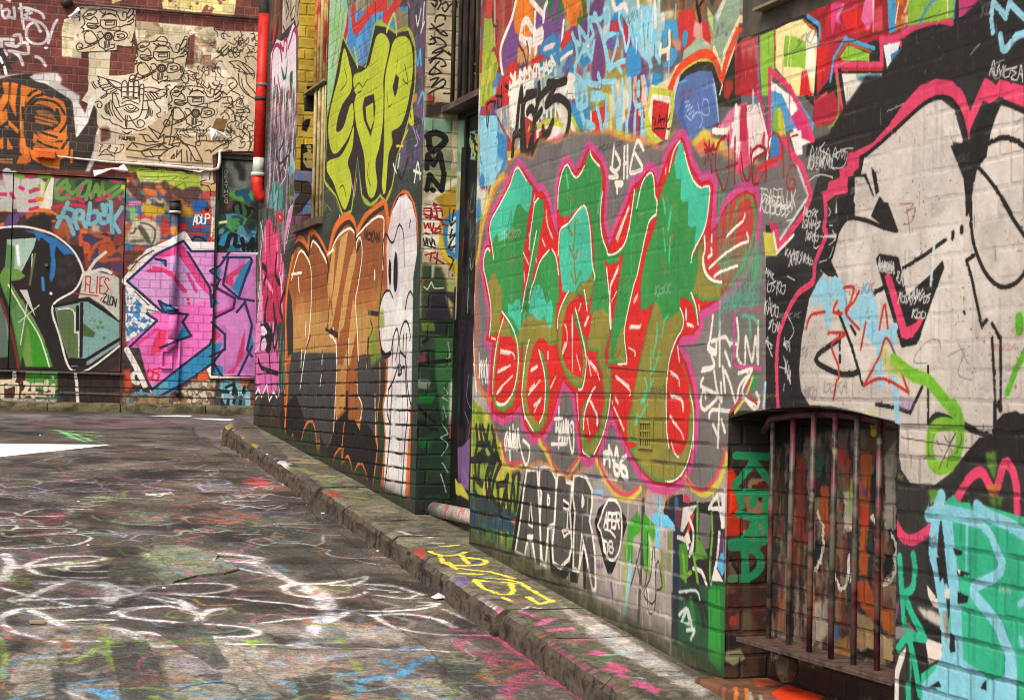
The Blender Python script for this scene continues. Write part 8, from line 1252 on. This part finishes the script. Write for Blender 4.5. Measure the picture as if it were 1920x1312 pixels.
# cast vent: dark slots between painted bars
v0 = (6.655, 6.80, -.162, -.048); vt = slab('vent', [(v0[0], v0[1], v0[2], v0[3])], -.002, .0015, M['dark'], bld, None)
b = MB(); w_ = .012
b.box(v0[0], v0[1], .002, .009, v0[3]-w_, v0[3]); b.box(v0[0], v0[1], .002, .009, v0[2], v0[2]+w_); b.box(v0[0], v0[0]+w_, .002, .009, v0[2]+w_, v0[3]-w_); b.box(v0[1]-w_*1.6, v0[1], .002, .009, v0[2]+w_, v0[3]-w_)
for i in (1, 2): z = v0[2]+w_+(v0[3]-v0[2]-2*w_)*i/3; b.box(v0[0]+w_, v0[1]-w_*1.6, .002, .007, z-.004, z+.004)
for i in range(1, 5): s = v0[0]+w_+(v0[1]-v0[0]-2.6*w_)*i/5; b.box(s-.004, s+.004, .0022, .006, v0[2]+w_, v0[3]-w_)
b.build('grille', M['facade'], vt, uvf(FA))
# ---- red drainpipe on the far corner
dp_ = empty('drainpipe', 'bright red drainpipe with a pale foot on the far corner of the graffitied building', 'drainpipe')
P_ = lambda x, y: (lambda q: (14.62, q[0], q[1]))(atc(x, y, 14.62))
def pipe(name, a, b_, r, m_, par):
    q = MB(); q.tube([P_(*a), P_(*b_)] if not isinstance(a[0], tuple) else [P_(*k) for k in a], r, 20); return q.build(name, M[m_], par, smooth=True)
pipe('pipe', (499, -160), (496, 27), .046, 'greypipe', dp_); mp_ = pipe('pipe', (496, 27), (485.5, 296), .047, 'red', dp_); pipe('bracket', (492, 157), (491.5, 163), .052, 'greypipe', dp_); pipe('bracket', (489.5, 183), (489, 190), .050, 'darkpipe', dp_)
pipe('pipe', (485.5, 296), (483.5, 326), .046, 'whitepipe', dp_); pipe('collar', (483.6, 324), (483.3, 331), .057, 'whitepipe', dp_)
q = MB(); c0 = P_(483, 331); q.tube([c0, P_(483, 345), P_(484.5, 358), P_(489, 368), P_(496, 372)], [.05, .046, .044, .044, .044], 20); q.build('elbow', M['red'], dp_, smooth=True)
pipe('pipe', ((509, -160), (500, 300), (498, 340)), None, .03, 'darkpipe', dp_)  # dark tube added for the strip of shadow behind the red pipe
# ---- far building across the end of the lane
fb = empty('far_building', 'brick building across the end of the lane with paste-up posters over pink and green lettering', 'building')
D0, D1z0, D1z1 = .545, .25, 2.235; E1n, E1z0, E1z1 = -.37, .24, 2.555
b = MB()
def fbox(n0, n1, z0, z1, s0=SB, s1=SB+.3): b.box(s0, s1, n0, n1, z0, z1)
fbox(D0, 3.4, -.4, D1z0); fbox(D0, 3.4, D1z1, 6); fbox(3.4, 9, -.4, 6); fbox(E1n, D0, -.4, 6); fbox(-1.6, E1n, -.4, E1z0); fbox(-1.6, E1n, E1z1, 6); fbox(-6, -1.6, -.4, 6)
b.build('brick_wall', M['far'], fb, uvn(BW))
b = MB(); b.box(SB+.3, SB+4, -6, 9, -.4, 6); b.build('wall_core', M['body'], fb)
b = MB(); b.box(SB+.022, SB+.05, D0+.012, 1.66, D1z0+.01, D1z1-.012); b.box(SB+.022, SB+.05, 1.672, 3.39, D1z0+.01, D1z1-.012); bd = b.build('boarded_door', M['far'], fb, uvn(BW))
b = MB(); b.box(SB+.05, SB+.07, D0, 3.4, D1z0, D1z1); b.build('door_backing', M['dark'], bd)
x0, z0 = atc(87, 497, SB); b = MB(); b.tube([(SB-.01, x0, z0), (SB+.022, x0, z0)], .018, 12); b.build('lock', M['steel'], bd)
b = MB(); b.box(SB+.03, SB+.05, -1.58, E1n-.03, E1z0+.01, E1z1-.05); sd = b.build('door', M['far'], fb, uvn(BW)); b = MB(); b.box(SB+.01, SB+.05, E1n-.028, E1n-.002, E1z0, E1z1); b.box(SB+.01, SB+.05, -1.58, E1n-.03, E1z1-.045, E1z1-.002); b.build('door_frame', M['darkpipe'], sd)
b = MB(); b.box(SB+.055, SB+.07, -1.59, E1n-.001, E1z0, E1z1); b.build('door_backing', M['dark'], sd)
b = MB(); b.box(SB-.03, SB-.001, D0-.02, 3.4, D1z0-.028, D1z0-.003); b.box(SB-.022, SB-.001, -1.6, E1n+.02, E1z0-.028, E1z0-.003); b.build('door_sill', M['far'], fb, uvn(BW))
# conduits and junction box
cd = empty('conduit', 'thin dark metal conduit running along the brick wall above the paste-up posters', 'conduit')
b = MB(); b.tube([(SB-.03, 1.24, 3.985), (SB-.03, -.95, 3.99)], .013, 8); b.build('tube', M['steel'], cd, smooth=True); b = MB(); b.tube([(SB-.06, 1.20, 3.99), (SB-.001, 1.20, 3.99)], .055, 14); b.build('end_cap', M['darkpipe'], cd, smooth=True)
cd = empty('conduit', 'chipped white conduit running along the wall from the orange box to the dark side door', 'conduit')
b = MB(); b.tube([(SB-.02, 1.25, 2.42), (SB-.02, .75, 2.395), (SB-.022, .2, 2.39), (SB-.022, -.33, 2.375), (SB-.022, -.385, 2.40), (SB-.022, -.40, 2.46), (SB-.02, -.40, 2.575), (SB-.02, -.52, 2.60)], [.007, .011]+[.018]*6, 8); b.build('tube', M['conduit'], cd, smooth=True)
jb_ = empty('junction_box', 'small orange-painted junction box on the wall below the carved orange face', 'junction box')
b = MB(); b.box(SB-.06, SB-.001, 1.265, 1.455, 2.385, 2.465); b.build('body', M['orangebox'], jb_, bevel=.008); b = MB(); b.box(SB-.066, SB-.0605, 1.275, 1.445, 2.392, 2.458); b.build('lid', M['orangebox'], jb_, bevel=.004)
# downpipe sprayed over with the pink piece
pp = empty('wall_downpipe', 'slim downpipe sprayed pink and purple with the lettering behind it, black cap on top', 'downpipe')
def vp(name, n, za, zb, r, mat, off=.05, seg=16):
    q = MB(); q.tube([(SB-off, n, za), (SB-off, n, zb)], r, seg); return q.build(name, mat, pp, uvn(BW) if mat is M['far'] else None, smooth=True)
vp('cap', .055, 1.93, 2.01, .055, M['darkpipe']); vp('cap_rim', .055, 1.905, 1.925, .062, M['conduit']); vp('cap_rim', .055, 2.015, 2.04, .06, M['darkpipe']); vp('pipe', .055, .93, 1.905, .036, M['far']); vp('pipe', .045, .60, .93, .046, M['far'], .055); vp('collar', .05, .90, .935, .062, M['far'], .055); vp('collar', .055, .868, .885, .057, M['far'], .055)
q = MB(); q.tube([(SB-.055, .045, .60), (SB-.05, .055, .54), (SB-.03, .085, .50)], [.046, .04, .03], 14); q.build('bend', M['far'], pp, uvn(BW), smooth=True)
q = MB(); q.box(SB-.03, SB-.001, .035, .155, .30, .325); q.box(SB-.03, SB-.001, .035, .155, .475, .5); q.box(SB-.03, SB-.001, .035, .055, .325, .475); q.box(SB-.03, SB-.001, .135, .155, .325, .475); q.build('access_cover', M['far'], pp, uvn(BW), bevel=.004)
vp('thin_pipe', -.03, .06, .62, .014, M['far'], .025, 8); q = MB(); q.tube([(SB-.05, -.025, .045), (SB-.02, -.025, .06)], .032, 12); q.build('outlet', M['darkpipe'], pp, smooth=True)
# paste-ups: thin sheets a little proud of the brick, edges lifting
LBL = {'mask_top': 'paste-up poster of a striped mask face, highest on the brick, corner peeling', 'mask_mid': 'paste-up poster of a mask face with curling feathers, middle one of three',
       'wing_hand': 'paste-up poster of a winged hand with an eye in the palm', 'mask_low': 'paste-up poster of a mask face below and right of the winged hand',
       'letters': 'paste-up poster of spiky outlined letters just above the white conduit', 'right_strip': 'tall paste-up poster of tangled linework beside the red drainpipe'}
for k, (nm, p) in enumerate(POSTERS.items()):
    P = pts(p); u, v, _ = m_cross(SB)(P[:, 0], P[:, 1]); s0 = SB-.0035-.0022*k; n_ = len(P); rr = random.Random(k)
    V_ = [W3(s0-.006*rr.random(), a, c_) for a, c_ in zip(u, v)]+[W3(s0+.0012, a, c_) for a, c_ in zip(u, v)]
    F_ = [tuple(range(n_)), tuple(range(2*n_-1, n_-1, -1))]+[(i, i+n_, (i+1) % n_+n_, (i+1) % n_) for i in range(n_)]
    uv = [((a-BW.u0)/(BW.u1-BW.u0), (c_-BW.v0)/(BW.v1-BW.v0)) for a, c_ in zip(u, v)]*2
    o = mesh_obj('poster', V_, F_, M['far'], None, uv); tag(o, LBL[nm], 'poster', 'paste-up posters on the brick wall')
def scrap(px, label, s0=SB-.02, curl=.03, cross=True):
    P = pts(px); n_ = len(P)
    if cross: u, v, _ = m_cross(SB)(P[:, 0], P[:, 1]); V_ = [W3(s0-curl*(i % 2), a, b_) for i, (a, b_) in enumerate(zip(u, v))]; V2 = [p+Vector(A*.002) for p in V_]
    F_ = [tuple(range(n_)), tuple(range(2*n_-1, n_-1, -1))]+[(i, i+n_, (i+1) % n_+n_, (i+1) % n_) for i in range(n_)]
    o = mesh_obj('torn_paper', V_+V2, F_, M['paper']); tag(o, label, 'paper', 'torn paper flaps on the far wall'); return o
scrap('@E1 1060,100 1090,150 980,290 960,240 925,230 1000,190', 'white torn paper corner peeling at the top left of the highest poster')
scrap('@E8 415,960 480,985 550,1010 585,1062 530,1045 480,1030 462,1075 430,1072', 'white torn paper flap hanging below the brown patch in the posters')
scrap('@E4 1340,230 1450,225 1560,200 1700,190 1780,130 1840,240 1790,260 1600,215 1430,300 1350,320', 'long ragged torn paper strip hanging under the white conduit', curl=.02)
scrap('@E5 730,180 900,195 1060,205 1160,185 1140,215 1020,238 860,215', 'narrow pale torn paper strip folded out above the green letters', curl=.02)
# ---- ground: one sheet, the kerb, the far kerb, markings, litter
ss = np.unique(np.concatenate([np.linspace(-30, 4, 18), np.arange(4, 19.2, .12), np.linspace(19.3, 60, 12)])); nn = np.unique(np.concatenate([np.linspace(-40, -1, 10), np.arange(-.9, 5, .12), np.linspace(5.2, 60, 16)]))
rg = np.random.default_rng(4); V_, UVs = [], []
for s in ss:
    for n in nn:
        inn = 4 < s < 18.6 and .5 < n < 5
        V_.append(W3(s, n, float(zroad(s))+(rg.normal()*.0022 if inn and s < 12 else 0))); UVs.append(uvg(s, n, 0))
nN = len(nn); F_ = [(i*nN+j, i*nN+j+1, (i+1)*nN+j+1, (i+1)*nN+j) for i in range(len(ss)-1) for j in range(nN-1)]
road = mesh_obj('road', V_, F_, M['ground'], None, UVs, True); tag(road, kind='structure')
# kerb stones carrying the pavement strip along the wall
rk = np.random.default_rng(9); s = 2.4; kv, kf, ku, kmi = [], [], [], []
while s < 14.9:
    L_ = .42+rk.random()*.5; e = min(s+L_, 14.95); k = max(int((e-s)/.045), 2); dz = rk.normal()*.0015; dn = rk.normal()*.012
    rows = []
    for a in np.linspace(s+.008, e-.008, k+1):
        edge = min(a-s, e-a); rd = .022*math.exp(-edge/.022); kn = float(kerb_n(a))+dn; zt = float(zpath(a))+dz; jn = rk.normal(size=6)*.005
        if a > 14.5: kn -= (a-14.5)**2*.7
        prof = [(-.30, zt), (.04, zt+.002), (kn*.5, zt+jn[0]*.5), (kn-.035-rd, zt+jn[1]*.5), (kn-.012-rd+jn[2], zt-.010-rd*.6), (kn-rd*.7+jn[3], zt-.035), (kn+jn[4]-rd*.4, zt-.075), (kn+.008+jn[5], zt-.16)]
        rows.append([len(kv)+i for i in range(8)])
        for i, (n, z) in enumerate(prof): kv.append(W3(a, n, z)); ku.append(uvg(a, min(n, kn-.03), 0))
    for r0, r1 in zip(rows, rows[1:]):
        for i in range(7): kf.append((r0[i], r0[i+1], r1[i+1], r1[i])); kmi.append(1 if i >= 4 else 0)
    kf.append(tuple(rows[0][::-1])); kmi.append(1); kf.append(tuple(rows[-1])); kmi.append(1)
    s = e
kb = mesh_obj('kerb', kv, kf, M['ground'], None, ku); kb.data.materials.append(M['kerb']); kb.data.polygons.foreach_set('material_index', kmi); tag(kb, kind='structure')
# paint runs on the kerb faces: a second stone with colour
b = MB(); rk = np.random.default_rng(12); n = -2.5
kv, kf = [], []
while n < 8:
    L_ = .5+rk.random()*.5; e = n+L_; k = 8; rows = []
    for a in np.linspace(n+.006, e-.006, k+1):
        edge = min(a-n, e-a); rd = .010*math.exp(-edge/.02); j = rk.normal(size=4)*.004
        prof = [(SB+.05, -.064+j[0]), (SB-.235+rd, -.066+j[1]), (SB-.255+rd+j[2], -.078), (SB-.262+j[3], -.11), (SB-.268+j[2], -.24)]
        rows.append([len(kv)+i for i in range(5)])
        for sv, z in prof: kv.append(W3(sv, a, z))
    for r0, r1 in zip(rows, rows[1:]):
        for i in range(4): kf.append((r0[i], r1[i], r1[i+1], r0[i+1]))
    kf.append(tuple(rows[0])); kf.append(tuple(rows[-1][::-1])); n = e
fk = mesh_obj('kerb', kv, kf, M['farkerb']); tag(fk, kind='structure')
def marking(px, name='road_marking', mat='white', lift=.0018, thick=0, uv=True):
    P = pts(px); s_, n_, _ = m_ground(P[:, 0], P[:, 1]); q = Vector((0, 0, lift)); k = len(P)
    top = [W3(a, c_, float(zroad(a)))+q for a, c_ in zip(s_, n_)]
    if not thick: return mesh_obj(name, top, [tuple(range(k))], M[mat])
    bot = [p-Vector((0, 0, thick)) for p in top]
    return mesh_obj(name, top+bot, [tuple(range(k)), tuple(range(2*k-1, k-1, -1))]+[(i, (i+1) % k, (i+1) % k+k, i+k) for i in range(k)], M[mat], None, [uvg(a, c_, 0) for a, c_ in zip(s_, n_)]*2)
ev, ef = [], []
for i, x in enumerate(np.linspace(-120, 205, 15)):
    ya = np.interp(x, [-120, 0, 205], [830, 832, 834]); yb = np.interp(x, [-120, 0, 150, 205], [873, 857, 841, 834.6])
    for y in np.linspace(ya, yb, 7):
        a, n, _ = m_ground(np.array([x]), np.array([y])); ev.append(W3(float(a[0]), float(n[0]), float(zroad(a[0]))+.003))
    if i: ef += [(7*i-7+j, 7*i-6+j, 7*i+1+j, 7*i+j) for j in range(6)]
tag(mesh_obj('road_marking', ev, ef, M['white']), kind='structure')
tag(marking('@P 278,780 330,778.6 362,779 355,781.5'), kind='structure'); tag(marking('@P 358,784 400,784.5 440,786 430,788.5 395,787'), kind='structure')
# broken asphalt patch
o = marking('@G2 640,100 720,80 900,78 1060,75 1200,90 1270,130 1250,160 1330,180 1390,215 1300,240 1150,250 1000,290 890,300 840,270 700,262 615,250 640,205 760,170 860,150 840,125 700,115', 'asphalt_patch', 'ground', .010, .014); tag(o, kind='structure')
# litter
def bit(name, px, size, h, mat, label, cat, group=None, rot=0, fold=False):
    s_, n_, _ = m_ground(*[np.array([v]) for v in px]); s_, n_ = float(s_[0]), float(n_[0]); z = float(zroad(s_))+.002 if n_ > kerb_n(s_) else float(zpath(s_))+.002
    q = MB(); a, c_ = size
    if fold:
        q.v = [(s_-a, n_-c_, z), (s_+a, n_-c_*.8, z+h*.3), (s_+a*.9, n_, z+h), (s_-a*1.1, n_+.1*c_, z+h*.2), (s_+a*.7, n_+c_, z+h*.1), (s_-a, n_+c_*.8, z)]; q.f = [(0, 1, 2, 3), (3, 2, 4, 5)]
        q.v += [(x, y, w_+.0012) for x, y, w_ in q.v]; q.f += [(9, 8, 7, 6), (11, 10, 8, 9)]
    else: q.box(s_-a, s_+a, n_-c_, n_+c_, z, z+h)
    o = q.build(name, M[mat], None); return tag(o, label, cat, group)
bit('matchbox', (70, 1168), (.022, .03), .010, 'wood', 'small flattened brown matchbox lying on the white lettering of the road', 'matchbox')
bit('wrapper', (826, 1122), (.035, .04), .022, 'foil', 'crumpled white and purple wrapper lying in the gutter beside the kerb', 'wrapper', fold=True)
SC = [((307, 1103), 'above the matchbox in the middle of the road'), ((325, 1131), 'below the asphalt patch'), ((165, 1023), 'left of the asphalt patch'), ((484, 1027), 'right of the asphalt patch'), ((147, 941), 'far left beyond the white lettering'), ((710, 1018), 'in the gutter halfway along the kerb'),
      ((500, 882), 'near the bend of the kerb'), ((605, 963), 'close to the kerb face'), ((75, 817), 'behind the white road marking')]
for i, (px, w_) in enumerate(SC): bit('litter_scrap', px, (.007, .010) if i % 2 else (.010, .006), .006, 'paper' if i != 3 else 'wood', 'tiny pale litter scrap '+w_, 'litter', 'scraps of litter on the road')

# grit and leaf crumbs that gather in the gutter and at the foot of the wall
rg = np.random.default_rng(21); q = MB()
for i in range(420):
    s = 5.6+9*rg.random(); g = rg.random()
    if g < .6: n = float(kerb_n(s))+.015+abs(rg.normal())*.09; z = float(zroad(s))
    elif g < .8: n = .012+abs(rg.normal())*.03; z = float(zpath(s))
    else: n = .5+2.6*rg.random(); z = float(zroad(s))
    a = .0022+.0045*rg.random()**2; th = rg.random()*6.28; k = len(q.v)
    for t in range(5): q.v.append((s+a*(1+.5*rg.random())*cos(th+t*1.257), n+a*(1+.5*rg.random())*sin(th+t*1.257), z-.001))
    q.v.append((s, n, z+a*1.1)); q.f += [(k+t, k+(t+1) % 5, k+5) for t in range(5)]
o = q.build('gutter_grit', noise_mat('grit', ['#1f1c19', '#4a443b', '#7a7266', '#3a2e24'], 30, .9), None); tag(o, kind='stuff')
